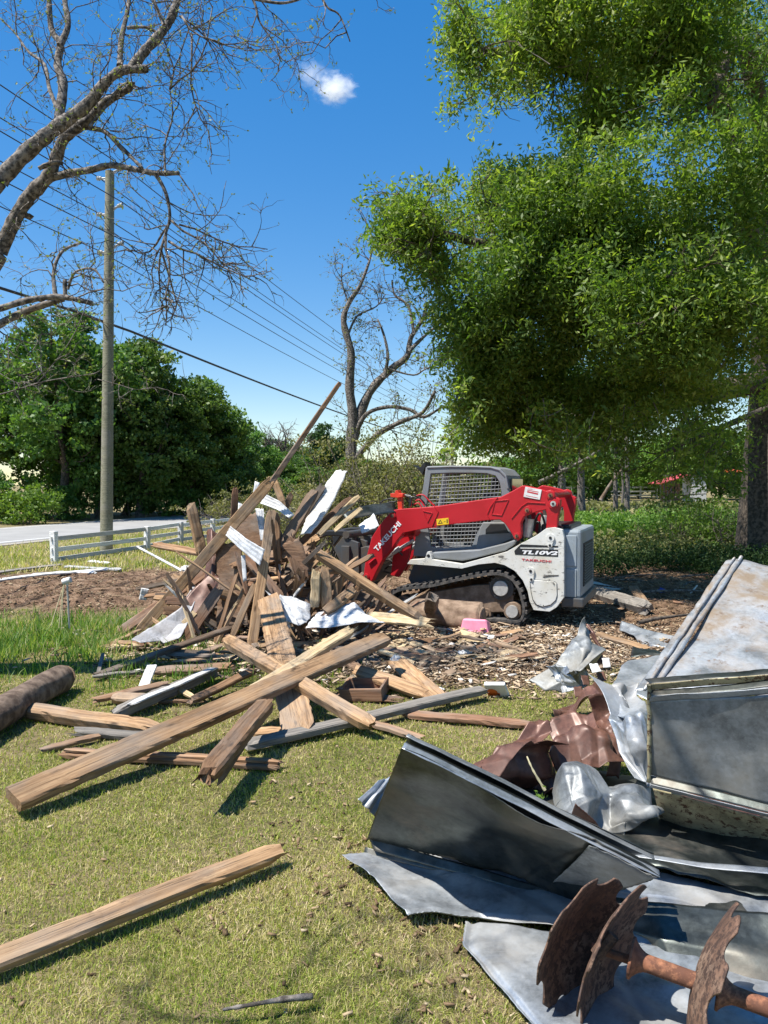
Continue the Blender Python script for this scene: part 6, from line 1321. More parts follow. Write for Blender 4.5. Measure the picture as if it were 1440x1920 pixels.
# drawer
o = empty('drawer', tuple(gp(686, 1302, .02)), 'small reddish wooden drawer lying open among the boards', 'drawer'); O = o.location.copy()
for nm, c_, s_ in (('drawer_front', (0, -.16, .05), (.34, .02, .10)), ('drawer_back', (0, .12, .05), (.34, .02, .10)), ('drawer_side', (-.16, -.02, .05), (.02, .26, .10)), ('drawer_side', (.16, -.02, .05), (.02, .26, .10)), ('drawer_bottom', (0, -.02, .008), (.30, .26, .012))):
    bm = bmesh.new(); bm_box(bm, c_, s_); bmobj(nm, bm, M['red'], o, bevel=.004)
o.rotation_euler = (R(4), R(-4), R(-12))
board('board', 'flat reddish board with torn edge in front of the drawer', gp(642, 1304, .025), gp(728, 1310, .025), .13, .02, 'red', .1, 0, (.6, 1), seed=95)
# pink bin
o = empty('plastic_bin', tuple(gp(892, 1186, .02)), 'crushed pink plastic bin lying beside the track', 'bin'); o.rotation_euler = (R(-8), R(4), R(-14))
bm = bmesh.new(); 
b0 = [(-.17, -.10, 0), (.16, -.11, 0), (.17, .10, 0), (-.16, .11, 0)]; b1 = [(-.15, -.09, .145), (.12, -.10, .165), (.14, .08, .14), (-.14, .10, .15)]
v0 = [bm.verts.new(p_) for p_ in b0]; v1 = [bm.verts.new(p_) for p_ in b1]; bm.faces.new(v0[::-1]); f = bm.faces.new(v1)
for k in range(4): bm.faces.new([v0[k], v0[(k+1) % 4], v1[(k+1) % 4], v1[k]])
bmobj('bin_body', bm, M['pink'], o, bevel=.02)
bm = bmesh.new()
for k in range(4):
    a = Vector(b0[k])*1.06; b = Vector(b0[(k+1) % 4])*1.06; bm_cyl(bm, a+Vector((0, 0, .012)), b+Vector((0, 0, .012)), .012, seg=8)
bmobj('bin_rim', bm, M['pink'], o)
# carton, plastic scraps
o = empty('food_carton', tuple(gp(934, 1300, .02)), 'crushed white carton with an orange print on the wood chips', 'carton'); o.rotation_euler = (R(38), R(-6), R(-24))
bm = bmesh.new(); bm_box(bm, (0, 0, .05), (.17, .035, .15)); bmobj('carton_body', bm, M['paper'], o, bevel=.004)
bm = bmesh.new(); bm_cyl(bm, (-.035, -.0178, .035), (-.035, -.0205, .035), .042, seg=20); bm_box(bm, (-.03, -.019, .012), (.10, .003, .03)); bmobj('orange_print', bm, M['orange'], o)
def crumple(name, c_, s_, mat, label, cat, seed, group=None):
    bm = bmesh.new(); bmesh.ops.create_icosphere(bm, subdivisions=3, radius=1)
    for v in bm.verts:
        n_ = noise.noise(v.co*2.3+Vector((seed*3.1, 0, 0))); n2 = abs(noise.noise(v.co*4.7+Vector((0, seed*1.7, 0)))); v.co *= (1+.55*n_-.5*n2); v.co = Vector((v.co.x*s_[0], v.co.y*s_[1], v.co.z*s_[2]))
    o = bmobj(name, bm, M[mat]); o.location = c_; return tag(o, label, cat, group)
crumple('plastic_bag', gp(742, 1245, .07), (.06, .05, .08), 'paper', 'clear crumpled plastic bag beside the pale wide plank', 'plastic bag', 1)
crumple('plastic_bag', gp(872, 1228, .05), (.08, .05, .05), 'paper', 'white crumpled paper ball in the middle of the wood chips', 'paper', 2)
crumple('plastic_bag', gp(905, 1194, .03), (.20, .06, .025), 'paper', 'thin white plastic film below the pink bin', 'plastic film', 3)
crumple('plastic_scrap', gp(1241, 1108, .05), (.06, .05, .05), 'bluep', 'small blue plastic scrap on the shaded earth', 'plastic scrap', 4)
crumple('paper_scrap', gp(850, 1176, .03), (.07, .05, .03), 'paper', 'white torn scrap left of the pink bin', 'paper', 5)
crumple('plastic_scrap', gp(836, 1186, .03), (.05, .04, .025), 'orange', 'small orange scrap left of the pink bin', 'plastic scrap', 6)
crumple('paper_scrap', gp(355, 1078, .3), (.13, .10, .10), 'paper', 'white crumpled wrap where the white pipe meets the heap', 'plastic bag', 7) if 0 else None
o = crumple('plastic_bag', at(352, 1070, 9.2), (.10, .08, .07), 'paper', 'white crumpled wrap where the white pipe meets the heap', 'plastic bag', 7)
for k, (px, py) in enumerate(((1010, 1190), (985, 1232), (865, 1275), (940, 1255), (795, 1262), (822, 1292), (1000, 1262), (770, 1198), (650, 1210), (905, 1238))):
    crumple('paper_scrap', gp(px, py, .02), (fr.uniform(.03, .06), fr.uniform(.02, .04), .015), 'paper', 'small white paper scrap scattered on the wood chips', 'paper', 20+k, 'white paper scraps on the chips')
# white insulation-like torn strips in the chips
for k, (px, py) in enumerate(((700, 1192), (718, 1200), (735, 1190), (752, 1206), (690, 1205), (728, 1214), (762, 1188), (780, 1212))):
    crumple('torn_fibre', gp(px, py, .05), (fr.uniform(.05, .10), fr.uniform(.03, .06), fr.uniform(.02, .06)), 'chip_', 'torn pale fibre wad among the wood chips behind the beam end', 'fibre wad', 40+k, 'torn fibre wads') if 0 else crumple('torn_fibre', gp(px, py, .05), (fr.uniform(.05, .10), fr.uniform(.03, .06), fr.uniform(.02, .06)), 'pale', 'torn pale fibre wad among the wood chips behind the beam end', 'fibre wad', 40+k, 'torn fibre wads')
# capped stake
q = gp(131, 1192, 0); o = empty('capped_stake', tuple(q), 'thin rusty stake with a white cap and yellow string in the tall grass', 'stake')
bm = bmesh.new(); bm_cyl(bm, (0, 0, -.05), (-.02, 0, .57), .012, seg=8); bmobj('rod', bm, M['steelw'], o)
bm = bmesh.new(); bm_cyl(bm, (-.02, 0, .57), (-.022, 0, .60), .02, seg=12); bm_cyl(bm, (-.07, 0, .605), (.025, -.01, .635), .035, seg=16); bmobj('cap', bm, M['paper'], o, bevel=.01)
for dx, dz in ((-.14, .12), (-.05, .1), (-.02, .08)):
    T = Tubes(); T.add(smooth_path([(-.05, 0, .60), (-.06+dx*.3, -.02, .42), (-.05+dx, -.05, dz)], 5), .005, 5); T.obj('string', M['string'], o)
# ======================= METAL SHEET PILE =======================
def P3(px, py, D): return at(px, py, D)
# sheets on the ground
sheet('ground_sheet', 'flat grey metal sheet on the grass with its tip pointing left', [[gp(640, 1606, .035), gp(700, 1592, .05), gp(790, 1588, .05), gp(1000, 1600, .05), gp(1240, 1640, .05), gp(1560, 1700, .05)], [gp(700, 1655, .02), gp(760, 1650, .035), gp(830, 1640, .04), gp(1020, 1650, .04), gp(1260, 1690, .04), gp(1560, 1760, .04)], [gp(768, 1722, .02), gp(820, 1712, .03), gp(900, 1712, .03), gp(1040, 1742, .03), gp(1260, 1790, .03), gp(1560, 1850, .03)]], 110, 50, 'galv', .010, .012, 31, ribs=[('v', .97, .025, .012), ('v', .45, .02, .005)], tear=.5, folds=(6, .035))
sheet('ground_sheet', 'lower flat grey metal sheet under the rusty discs', [[gp(872, 1726, .03), gp(1000, 1740, .035), gp(1150, 1760, .035), gp(1300, 1790, .03), gp(1600, 1850, .03)], [gp(866, 1768, .02), gp(980, 1800, .03), gp(1140, 1830, .025), gp(1300, 1860, .025), gp(1600, 1900, .025)], [gp(1010, 1935, .02), gp(1110, 1960, .02), gp(1220, 1990, .02), gp(1400, 2010, .02), gp(1640, 2030, .02)]], 90, 50, 'galv', .008, .010, 32, ribs=[('u', .03, .02, .010), ('u', .55, .02, .005)], tear=.4, folds=(5, .03))
sheet('metal_sheet', 'torn triangular sheet scrap on the lower ground sheet', [[gp(1040, 1770, .06), gp(1130, 1735, .10), gp(1215, 1790, .07)], [gp(1060, 1800, .045), gp(1140, 1820, .05), gp(1230, 1840, .05)]], 24, 12, 'galv', .010, .008, 33, tear=.7) if 0 else None
# long dark trough
o = empty('metal_trough', tuple(at(950, 1560, 3.2)), 'long dark folded steel trough lying across the pile foreground', 'metal trough')
A0, A1 = at(752, 1402, 2.80), at(1238, 1646, 2.62); C0, C1 = at(690, 1568, 3.44), at(1085, 1682, 3.02)
A0b = A0+Vector((.03, .16, -.03)); A1b = A1+Vector((.06, .16, -.03))
def lerp(a, b, t): return Vector(a)*(1-t)+Vector(b)*t
rows = []
for t_, row in ((0, (A0, A1)), (.12, None), (.5, None), (1, (C0, C1))):
    a = lerp(A0, C0, t_); b = lerp(A1, C1, t_); dent = Vector((0, .03 if t_ == .5 else 0, 0)); rows.append([a+dent, lerp(a, b, .3)+dent*1.2, lerp(a, b, .62)+dent, b+dent*.3])
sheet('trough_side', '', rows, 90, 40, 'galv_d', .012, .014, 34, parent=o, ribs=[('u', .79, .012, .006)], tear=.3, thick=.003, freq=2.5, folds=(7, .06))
def strip3(name, a0, a1, b0, b1, mat, seed, parent, nu=50, nv=6, amp=.003, ridge=.003, tear=.2, thick=.003, sag=0):
    rows = [[lerp(a0, a1, t) for t in (0, .25, .5, .75, 1)], [lerp(b0, b1, t) for t in (0, .25, .5, .75, 1)]]
    return sheet(name, '', rows, nu, nv, mat, amp, ridge, seed, parent=parent, tear=tear, thick=thick)
up_ = Vector((0, 0, 1))
strip3('trough_flange', A0, A1, A0+Vector((.012, .045, .006)), A1+Vector((.012, .045, .006)), 'galv', 35, o)
strip3('trough_flange', A0+Vector((.012, .045, -.02)), A1+Vector((.012, .045, -.02)), A0+Vector((.02, .11, -.012)), A1+Vector((.02, .11, -.012)), 'galv_d', 36, o)
strip3('trough_flange', A0+Vector((.02, .11, .01)), A1+Vector((.02, .11, .01)), A0+Vector((.03, .14, .01)), A1+Vector((.03, .14, .01)), 'galv_p', 37, o)
strip3('trough_back', A0+Vector((.03, .14, .01)), A1+Vector((.03, .14, .01)), C0+Vector((.10, .24, .0)), C1+Vector((.10, .30, .02)), 'galv_d', 38, o, nv=12)
strip3('trough_lip', C0+Vector((-.0, .0, .0)), C1, C0+Vector((.03, -.05, -.045)), C1+Vector((.03, -.05, -.02)), 'galv_d', 39, o, amp=.006)
strip3('trough_lip', C0+Vector((-.02, -.01, -.04)), at(1180, 1700, 2.95), C0+Vector((-.02, -.03, -.07)), at(1180, 1716, 2.93), 'galv_d', 40, o, amp=.006, tear=.4)
# pale diagonal steel patch on the right end of the trough
sheet('trough_patch', '', [[lerp(A0, A1, .74)+Vector((0, -.004, 0)), lerp(A0, A1, .99)+Vector((0, -.004, 0))], [lerp(C0, C1, .86)+Vector((0, -.006, 0)), lerp(C0, C1, 1.0)+Vector((0, -.006, 0))]], 20, 14, 'galv_p', .006, .005, 41, parent=o, tear=.3, thick=.002)
sheet('metal_sheet', 'crinkled pale sheet end sticking out left of the dark trough', [[at(712, 1462, 3.5), at(738, 1452, 3.55), at(762, 1470, 3.6)], [at(690, 1480, 3.45), at(712, 1486, 3.45), at(730, 1500, 3.5)], [at(672, 1498, 3.4), at(690, 1518, 3.4), at(706, 1535, 3.45)]], 20, 20, 'galv', .014, .016, 42, ribs=[('u', .3, .08, .012), ('u', .7, .08, .012)], tear=.5)
# brown folded box
o = empty('folded_sheet', tuple(at(960, 1420, 4.1)), 'brown folded steel sheet forming an open dark box on the pile', 'metal sheet')
sheet('fold_top', '', [[at(880, 1440, 3.75), at(1012, 1350, 4.15)], [at(935, 1442, 3.7), at(1036, 1372, 4.05)]], 26, 12, 'brownmet', .010, .012, 43, parent=o, tear=.3)
sheet('fold_front', '', [[at(890, 1440, 3.72), at(1036, 1372, 4.05)], [at(940, 1500, 3.95), at(1042, 1462, 4.2)]], 20, 12, 'brownmet', .014, .012, 44, parent=o, tear=.4)
sheet('fold_side', '', [[at(845, 1420, 4.0), at(882, 1438, 3.75)], [at(890, 1470, 3.95), at(960, 1500, 3.85)]], 16, 12, 'brownmet', .014, .012, 45, parent=o, tear=.4)
sheet('fold_back', '', [[at(900, 1440, 4.2), at(1030, 1380, 4.4)], [at(940, 1510, 3.9), at(1050, 1500, 4.0)]], 20, 12, 'brownmet', .02, .015, 46, parent=o)
# brown crumpled sheets
sheet('crumpled_sheet', 'reddish brown crumpled sheet facing the viewer in the middle of the pile', [[at(1030, 1372, 4.5), at(1075, 1345, 4.55), at(1120, 1336, 4.5), at(1138, 1350, 4.45)], [at(1036, 1410, 4.2), at(1085, 1395, 4.15), at(1125, 1372, 4.2), at(1148, 1385, 4.3)], [at(1042, 1450, 4.1), at(1090, 1445, 3.95), at(1140, 1430, 4.0), at(1162, 1440, 4.1)]], 34, 26, 'brownmet', .022, .024, 47, tear=.2)
sheet('crumpled_sheet', 'brown bent sheet rising behind the reddish crumpled one', [[at(1012, 1352, 4.6), at(1068, 1296, 4.9), at(1110, 1290, 4.85), at(1152, 1298, 4.7)], [at(1040, 1380, 4.6), at(1078, 1340, 4.65), at(1120, 1326, 4.6), at(1148, 1345, 4.5)]], 34, 18, 'brownmet', .022, .025, 48, tear=.2)
sheet('crumpled_sheet', 'brown narrow fold right of the reddish crumpled sheet', [[at(1106, 1320, 4.45), at(1142, 1305, 4.45)], [at(1125, 1370, 4.3), at(1150, 1370, 4.3)], [at(1150, 1440, 4.1), at(1172, 1450, 4.1)]], 12, 22, 'brownmet', .015, .02, 49, tear=.2)
# grey crumples
sheet('crumpled_sheet', 'pale grey creased sheet just above the dark trough', [[at(1028, 1462, 3.72), at(1062, 1446, 3.74), at(1100, 1440, 3.78), at(1160, 1450, 3.80), at(1216, 1468, 3.8)], [at(1030, 1492, 3.60), at(1070, 1486, 3.56), at(1120, 1480, 3.66), at(1180, 1492, 3.60), at(1234, 1500, 3.7)], [at(1036, 1520, 3.52), at(1080, 1530, 3.44), at(1120, 1535, 3.55), at(1180, 1532, 3.50), at(1236, 1526, 3.6)], [at(1060, 1550, 3.44), at(1100, 1568, 3.36), at(1136, 1582, 3.42), at(1160, 1560, 3.45), at(1200, 1550, 3.5)]], 56, 36, 'galv_p', .010, .03, 50, tear=.2, freq=3.2, folds=(14, .5))
sheet('crumpled_sheet', 'curved grey sheet standing left of the big front panel', [[at(1146, 1306, 4.3), at(1162, 1290, 4.3), at(1180, 1300, 4.35)], [at(1142, 1350, 4.05), at(1180, 1350, 3.95), at(1222, 1352, 4.05)], [at(1160, 1410, 3.9), at(1195, 1412, 3.8), at(1232, 1410, 3.9)], [at(1196, 1462, 3.75), at(1216, 1470, 3.7), at(1236, 1475, 3.75)]], 30, 40, 'galv', .016, .018, 51, tear=.3)
sheet('metal_sheet', 'grey-blue sheet lying behind the standing curved sheet', [[at(1186, 1228, 5.4), at(1225, 1228, 5.35), at(1290, 1232, 5.3)], [at(1160, 1262, 4.95), at(1210, 1262, 4.9), at(1270, 1270, 4.8)], [at(1146, 1290, 4.6), at(1190, 1300, 4.5), at(1240, 1330, 4.4)]], 30, 24, 'galv', .012, .010, 52, tear=.2, folds=(5, .2))
sheet('metal_sheet', 'dark blue-grey sheet edge just above the grey-blue sheet', [[at(1185, 1216, 5.7), at(1262, 1226, 5.6)], [at(1182, 1232, 5.45), at(1262, 1232, 5.4)]], 18, 8, 'galv_d', .012, .012, 53, tear=.3)
sheet('crumpled_sheet', 'grey crumpled sheet with a sharp upright spike at the pile edge', [[at(1092, 1162, 5.9), at(1100, 1165, 5.9), at(1108, 1185, 5.9)], [at(1072, 1212, 5.7), at(1100, 1215, 5.6), at(1125, 1225, 5.7)], [at(1036, 1242, 5.6), at(1080, 1262, 5.4), at(1122, 1240, 5.6)], [at(1004, 1272, 5.7), at(1050, 1290, 5.55), at(1098, 1275, 5.6)]], 30, 34, 'galv_p', .02, .03, 54, tear=.25)
sheet('crumpled_sheet', 'brown back fold beside the sharp grey spike', [[at(1096, 1165, 5.95), at(1106, 1172, 5.95)], [at(1118, 1215, 5.85), at(1132, 1222, 5.8)], [at(1100, 1250, 5.7), at(1130, 1240, 5.7)]], 8, 18, 'brownmet', .012, .015, 55, tear=.3)
sheet('crumpled_sheet', 'lower grey ribbed tail of the spiked sheet', [[at(1030, 1248, 5.6), at(1060, 1250, 5.5)], [at(1055, 1300, 5.5), at(1090, 1290, 5.45)]], 16, 16, 'galv', .015, .015, 551, ribs=[('u', .3, .1, .01)], tear=.3)
for k, (px, py, m_, lb) in enumerate(((1112, 1258, 'paper', 'small white scrap right of the spiked sheet'), (1098, 1276, 'brownmet', 'small brown metal scrap below the spiked sheet'), (1128, 1268, 'brownmet', 'brown metal scrap next to the grey-blue sheet'), (1140, 1240, 'paper', 'white rag scrap behind the spiked sheet'), (1085, 1296, 'brownmet', 'dark brown bent scrap above the brown bent sheet'))):
    c_ = at(px, py, 5.3); s_ = .03; sheet('metal_scrap', lb, [[c_+Vector((-s_, .03, s_)), c_+Vector((s_, .05, s_*.7))], [c_+Vector((-s_, -.05, -s_*.6)), c_+Vector((s_*.9, -.02, -s_))]], 8, 8, m_, .03, .03, 60+k, tear=.5, cat='scrap')
sheet('bright_sheet', 'bright bluish bent sheet on the earth beyond the pile', [[gp(1166, 1166, .10), gp(1205, 1178, .07), gp(1284, 1196, .10)], [gp(1160, 1176, .05), gp(1200, 1190, .03), gp(1278, 1206, .04)], [gp(1180, 1190, .04), gp(1210, 1208, .03), gp(1270, 1214, .05)]], 26, 14, 'galv', .006, .006, 70, folds=(5, .2), tear=.2, thick=.003)
# big tilted roof sheet
o = empty('roof_sheet', tuple(at(1400, 1200, 4.5)), 'big moss-stained roof sheet propped up at the right edge', 'roof sheet')
Q0, Q1, Q2, Q3 = at(1390, 1048, 5.3), at(1640, 1092, 4.9), at(1640, 1310, 3.75), at(1226, 1296, 3.95)
sheet('sheet_panel', '', [[Q0, lerp(Q0, Q1, .5), Q1], [lerp(Q0, Q3, .5)+Vector((0, 0, -.02)), at(1470, 1180, 4.45), lerp(Q1, Q2, .5)], [Q3, lerp(Q3, Q2, .5), Q2]], 60, 60, 'galv_m', .014, .012, 71, parent=o, thick=.003, freq=2.4, folds=(4, .035))
def seam(name, a, b, parent, r=.018, mat='galv', jit=.12, off=Vector((0, 0, .012))):
    T = Tubes(); n_ = 18; S = np.array([tuple(lerp(a, b, t)+off) for t in np.linspace(0, 1, n_)])+rng.normal(size=(n_, 3))*.0022; T.add(S, r*(1+jit*(rng.random(n_)-.5)), 8); q = T.obj(name, M[mat], parent); q.location = -parent.location; return q
seam('rolled_seam', Q0, Q3, o, .013, 'galv_m'); seam('rolled_seam', Q0+Vector((-.05, .0, -.004)), Q3+Vector((-.05, 0, -.004)), o, .009, 'galv_m')
sheet('seam_flange', '', [[Q0+Vector((-.10, .02, -.015)), Q0+Vector((0, 0, .004))], [Q3+Vector((-.10, .02, -.015)), Q3+Vector((0, 0, .004))]], 8, 50, 'galv_m', .005, .004, 72, parent=o, thick=.003, tear=.4)
# front box panel
o = empty('box_panel', tuple(at(1320, 1390, 3.4)), 'large upright grey steel box panel with ribbed edges at right', 'metal panel')
K0, K1, K2, K3 = at(1216, 1316, 3.42), at(1640, 1288, 2.95), at(1640, 1555, 3.05), at(1216, 1452, 3.5)
sheet('panel_face', '', [[K0, lerp(K0, K1, .5), K1], [lerp(K0, K3, .5), at(1400, 1410, 3.26), lerp(K1, K2, .5)], [K3, lerp(K3, K2, .5), K2]], 60, 34, 'galv_p', .012, .010, 73, parent=o, thick=.003, freq=2.2, folds=(4, .03))
up2 = Vector((0, .0, .03))
strip3('top_rib', K0+Vector((0, -.03, .035)), K1+Vector((0, -.03, .035)), K0+Vector((0, 0, .0)), K1, 'galv', 74, o)
strip3('top_rib', K0+Vector((0, .012, .05)), K1+Vector((0, .012, .05)), K0+Vector((0, -.03, .035)), K1+Vector((0, -.03, .035)), 'galv_d', 75, o)
strip3('top_rib', K0+Vector((0, -.012, .085)), K1+Vector((0, -.012, .085)), K0+Vector((0, .012, .05)), K1+Vector((0, .012, .05)), 'cream', 76, o)
strip3('top_rib', K0+Vector((0, .06, .09)), K1+Vector((0, .06, .09)), K0+Vector((0, -.012, .085)), K1+Vector((0, -.012, .085)), 'galv_d', 77, o)
seam('edge_seam', K0+Vector((0, 0, .08)), K3+Vector((0, 0, -.03)), o, .010, 'cream', off=Vector((0, -.008, 0)))
strip3('bottom_rib', K3, K2, K3+Vector((0, -.035, -.03)), K2+Vector((0, -.035, -.03)), 'galv_d', 78, o)
strip3('bottom_rib', K3+Vector((0, -.035, -.03)), K2+Vector((0, -.035, -.03)), K3+Vector((0, .0, -.055)), K2+Vector((0, .0, -.055)), 'galv', 79, o)
sheet('rust_speckled_panel', 'rust speckled cream steel strip under the box panel', [[at(1224, 1478, 3.56), at(1640, 1590, 3.15)], [at(1242, 1556, 3.72), at(1640, 1650, 3.3)]], 50, 14, 'cream', .006, .004, 80, cat='metal strip', thick=.003)
# dark sheets in the hollow
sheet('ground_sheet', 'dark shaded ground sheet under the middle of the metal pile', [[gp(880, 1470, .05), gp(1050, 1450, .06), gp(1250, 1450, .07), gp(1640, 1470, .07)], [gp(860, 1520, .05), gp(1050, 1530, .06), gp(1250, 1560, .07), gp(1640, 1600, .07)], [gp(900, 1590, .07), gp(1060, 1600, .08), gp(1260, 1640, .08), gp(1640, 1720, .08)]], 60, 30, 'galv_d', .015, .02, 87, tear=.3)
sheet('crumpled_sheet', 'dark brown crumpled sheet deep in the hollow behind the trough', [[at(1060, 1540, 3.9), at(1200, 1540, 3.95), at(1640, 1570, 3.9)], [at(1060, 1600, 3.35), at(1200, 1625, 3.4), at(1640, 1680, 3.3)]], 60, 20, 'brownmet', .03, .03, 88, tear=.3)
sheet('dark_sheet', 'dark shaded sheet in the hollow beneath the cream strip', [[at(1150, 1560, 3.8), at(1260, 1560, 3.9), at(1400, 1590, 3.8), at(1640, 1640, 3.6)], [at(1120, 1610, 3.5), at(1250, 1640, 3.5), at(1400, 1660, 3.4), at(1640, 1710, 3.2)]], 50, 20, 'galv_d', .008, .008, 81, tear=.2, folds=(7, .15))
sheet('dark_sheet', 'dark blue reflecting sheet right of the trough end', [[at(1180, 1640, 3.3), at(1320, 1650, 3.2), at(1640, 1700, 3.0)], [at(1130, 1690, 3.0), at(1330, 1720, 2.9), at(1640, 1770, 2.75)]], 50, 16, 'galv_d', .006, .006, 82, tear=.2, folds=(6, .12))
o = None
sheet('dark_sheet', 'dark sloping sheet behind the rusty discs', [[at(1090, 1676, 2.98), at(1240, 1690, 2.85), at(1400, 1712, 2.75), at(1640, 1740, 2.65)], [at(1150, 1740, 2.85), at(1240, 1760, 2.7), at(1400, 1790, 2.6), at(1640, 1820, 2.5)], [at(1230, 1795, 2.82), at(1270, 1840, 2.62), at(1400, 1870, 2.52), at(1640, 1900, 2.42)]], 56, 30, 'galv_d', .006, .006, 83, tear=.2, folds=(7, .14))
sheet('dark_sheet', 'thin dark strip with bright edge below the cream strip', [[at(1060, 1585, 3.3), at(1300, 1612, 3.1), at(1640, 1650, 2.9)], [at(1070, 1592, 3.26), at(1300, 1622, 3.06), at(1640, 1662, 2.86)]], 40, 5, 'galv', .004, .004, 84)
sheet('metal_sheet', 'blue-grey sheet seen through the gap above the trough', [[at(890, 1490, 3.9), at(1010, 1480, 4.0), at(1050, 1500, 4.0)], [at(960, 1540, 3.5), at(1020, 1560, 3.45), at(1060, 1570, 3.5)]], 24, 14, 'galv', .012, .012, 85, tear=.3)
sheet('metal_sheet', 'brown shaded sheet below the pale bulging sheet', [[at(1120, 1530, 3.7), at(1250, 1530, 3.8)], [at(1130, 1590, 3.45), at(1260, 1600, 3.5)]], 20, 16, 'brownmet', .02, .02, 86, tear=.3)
tubeobj('dry_weed', [at(988, 1418, 3.75), at(1000, 1445, 3.72), at(1022, 1482, 3.7)], (.003, .008), 'string', 'dry pale weed stalk hanging in front of the dark box', 'weed', 5, .4)
T = np.array([tuple(at(1012+rng.normal()*8, 1510+rng.normal()*14, 3.6)) for _ in range(60)]); tag(foliage('weed_tuft', T, .03, M['limeleaf'], None, aspect=.12), 'green weed tuft poking through the gap behind the trough', 'weed')
# ---------------- disc gang ----------------
o = empty('disc_gang', tuple(at(1200, 1820, 2.4)), 'rusty disc harrow gang with notched discs lying on the sheets', 'disc harrow'); O = o.location.copy()
def frame_from(nv_):
    n_ = Vector(nv_).normalized(); a = n_.cross(Vector((0, 0, 1))).normalized(); b = a.cross(n_); return n_, a, b
def disc(c_, nv_, R0, ph, name='disc', dish=.16, notches=8, seed=0):
    n_, a, b = frame_from(nv_); rs = [0, .12, .3, .5, .7, .84, .93, 1.0]; K = 144; V = []; rb = random.Random(seed)
    for r in rs[1:]:
        for k in range(K):
            th = k/K*math.tau; m_ = (th*notches/math.tau+ph) % 1.0; c1 = abs(m_-.5)*2; notch = max(0, 1-((c1)/.52)**2)**.5*.17
            e = (1-notch*(r**6))*r*(1+.004*math.sin(th*17+ph*9)*(r > .9)); rr = R0*e
            d_ = dish*R0*(1-e*e)*1.0
            V.append(tuple(c_-O+a*math.cos(th)*rr+b*math.sin(th)*rr-n_*d_+n_*.004*noise.noise(Vector((math.cos(th)*2, math.sin(th)*2, seed)))))
    nR = len(rs)-1; V.append(tuple(c_-O-n_*dish*R0)); fs = []
    for i in range(nR-1):
        for k in range(K): fs.append((i*K+k, i*K+(k+1) % K, (i+1)*K+(k+1) % K, (i+1)*K+k))
    for k in range(K): fs.append((len(V)-1, (k+1) % K, k))
    me = bpy.data.meshes.new(name); me.from_pydata(V, [], fs); me.update(); me.polygons.foreach_set('use_smooth', [True]*len(me.polygons))
    q = link(name, me, M['rust'], o); s_ = q.modifiers.new('thickness', 'SOLIDIFY'); s_.thickness = .006; s_.offset = 0; return q
ax0 = at(1185, 1796, 2.37); ax1 = at(1500, 1912, 2.16); av = (ax1-ax0).normalized()
disc(at(1096, 1768, 2.46), (.60, -.78, -.16), .226, .1, seed=1, dish=.22)
disc(at(1152, 1788, 2.40), (.74, -.62, -.26), .230, .45, seed=2, dish=.2)
disc(at(1338, 1830, 2.28), (.85, -.42, -.31), .225, .3, seed=3, dish=.2)
def spool(t0, t1, fl0, fl1, r=.026):
    a = lerp(ax0, ax1, t0)-O; b = lerp(ax0, ax1, t1)-O; T = Tubes(); L = (b-a).length; n_ = 24; ts = np.linspace(0, 1, n_)
    rr = r+np.where(ts*L < .05, (1-ts*L/.05)**2*(fl0-r), 0)+np.where((1-ts)*L < .05, (1-(1-ts)*L/.05)**2*(fl1-r), 0)
    T.add([tuple(a+(b-a)*t) for t in ts], rr, 24, cap=False); T.obj('spool', M['rust2'], o)
    for p_, q_, f_ in ((a, b, fl0), (b, a, fl1)):
        if f_ > r*1.2: bm = bmesh.new(); d_ = (q_-p_).normalized(); bm_cyl(bm, p_-d_*.006, p_+d_*.004, f_, seg=24); bmobj('spool_flange', bm, M['rust2'], o, bevel=.003)
spool(.0, .47, .062, .03); spool(.54, 1.15, .058, .03)
bm = bmesh.new(); a = at(1110, 1775, 2.45)-O; b = lerp(ax0, ax1, 1.2)-O; bm_cyl(bm, a, b, .014, seg=12); bmobj('axle', bm, M['rust2'], o)
bm = bmesh.new(); a = at(1118, 1790, 2.42)-O; b = at(1150, 1752, 2.42)-O; bm_cyl(bm, a, b, .022, seg=10); bmobj('bearing', bm, M['rust'], o)

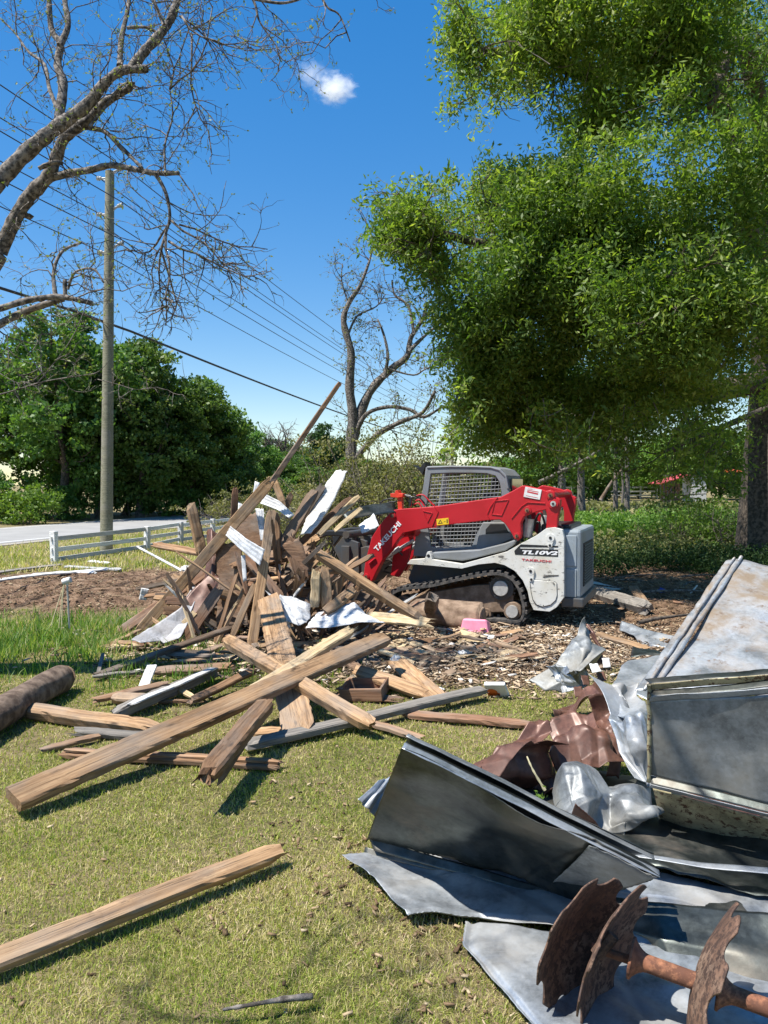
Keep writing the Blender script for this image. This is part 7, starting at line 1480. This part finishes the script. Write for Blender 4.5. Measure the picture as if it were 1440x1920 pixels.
# ---------------- single every look-alike out ----------------
bpy.context.view_layer.update()
ANCH = [(265, 1190, 'the left foot of the slanting board'), (372, 1000, 'the crooked brown post'), (435, 1090, 'the tall brown panel'), (500, 960, 'the crossing of the slanting boards'), (490, 1090, 'the narrow upright plank'), (560, 1020, 'the torn brown panel'), (615, 900, 'the big white panel'), (600, 1100, 'the upright split blocks'), (650, 1155, 'the flat white siding'), (550, 1140, 'the crumpled white siding'), (690, 1070, 'the heavy reddish beam'), (350, 1190, 'the grey bent sheet'), (300, 1270, 'the small white board'), (430, 1240, 'the black rotten strip'), (560, 1260, 'the wide sawn board'), (690, 1290, 'the reddish drawer'), (790, 1270, 'the yellowish plank'), (700, 1200, 'the upper end of the longest beam'), (890, 1180, 'the pink bin'), (935, 1290, 'the orange printed carton'), (820, 1150, 'the mud caked log'), (1000, 1200, 'the loader track end'), (1150, 1120, 'the split grey log'), (1240, 1100, 'the blue plastic scrap'), (1350, 1060, 'the top of the roof sheet'), (870, 1230, 'the white paper ball'), (620, 1210, 'the narrow split beam'), (100, 940, 'the bright bush'), (210, 950, 'the utility pole'), (340, 950, 'the third fence post'), (470, 930, 'the right end of the wood')]
MW = {'sawn_timber': 'tan', 'fresh_split_timber': 'pale', 'old_brown_timber': 'brown', 'dark_rotten_timber': 'blackened', 'red_brown_board': 'reddish', 'brown_plywood': 'brown', 'weathered_grey_timber': 'grey', 'peeling_white_paint': 'white'}
dupe = {}
for q in bpy.data.objects:
    if q.parent is None and q.get('group') and q.get('label'): dupe.setdefault((q['group'], q['label']), []).append(q)
for (g_, lb), L in dupe.items():
    if len(L) < 2: continue
    sub = {}
    for q in L:
        x_, y_ = topx(q.matrix_world.translation); an_ = min(ANCH, key=lambda a: (a[0]-x_)**2+(a[1]-y_)**2)[2]
        base_ = {'broken boards jammed inside the heap': 'broken %s board in the heap', 'splintered boards at the foot of the heap': 'splintered %s board', 'wood scraps among the chips': 'small %s wood scrap', 'thin laths sticking up in the heap': 'thin %s upright lath', 'white paper scraps on the chips': 'small white paper scrap', 'fallen branches on the shaded earth': 'fallen brown branch', 'torn fibre wads': 'torn pale fibre wad', 'shrubs at the foot of the wood': 'dark shaded shrub at the foot of the wood'}.get(g_)
        if base_ is None: base_ = lb
        if '%s' in base_: base_ = base_ % MW.get(q.data.materials[0].name, 'brown')
        q['_x'] = x_; sub.setdefault((base_, an_), []).append(q)
    for (bs, an_), S_ in sub.items():
        S_.sort(key=lambda q: q['_x']); n_ = len(S_)
        W_ = {1: [''], 2: ['left of two: ', 'right of two: '], 3: ['leftmost: ', 'middle: ', 'rightmost: ']}.get(n_, ['leftmost: ']+[w__+' from left: ' for w__ in ('second', 'third', 'fourth', 'fifth', 'sixth', 'seventh', 'eighth', 'ninth', 'tenth')[:n_-2]]+['rightmost: '])
        for w__, q in zip(W_, S_): q['label'] = (w__+bs+' near '+an_)
        for q in S_: del q['_x']
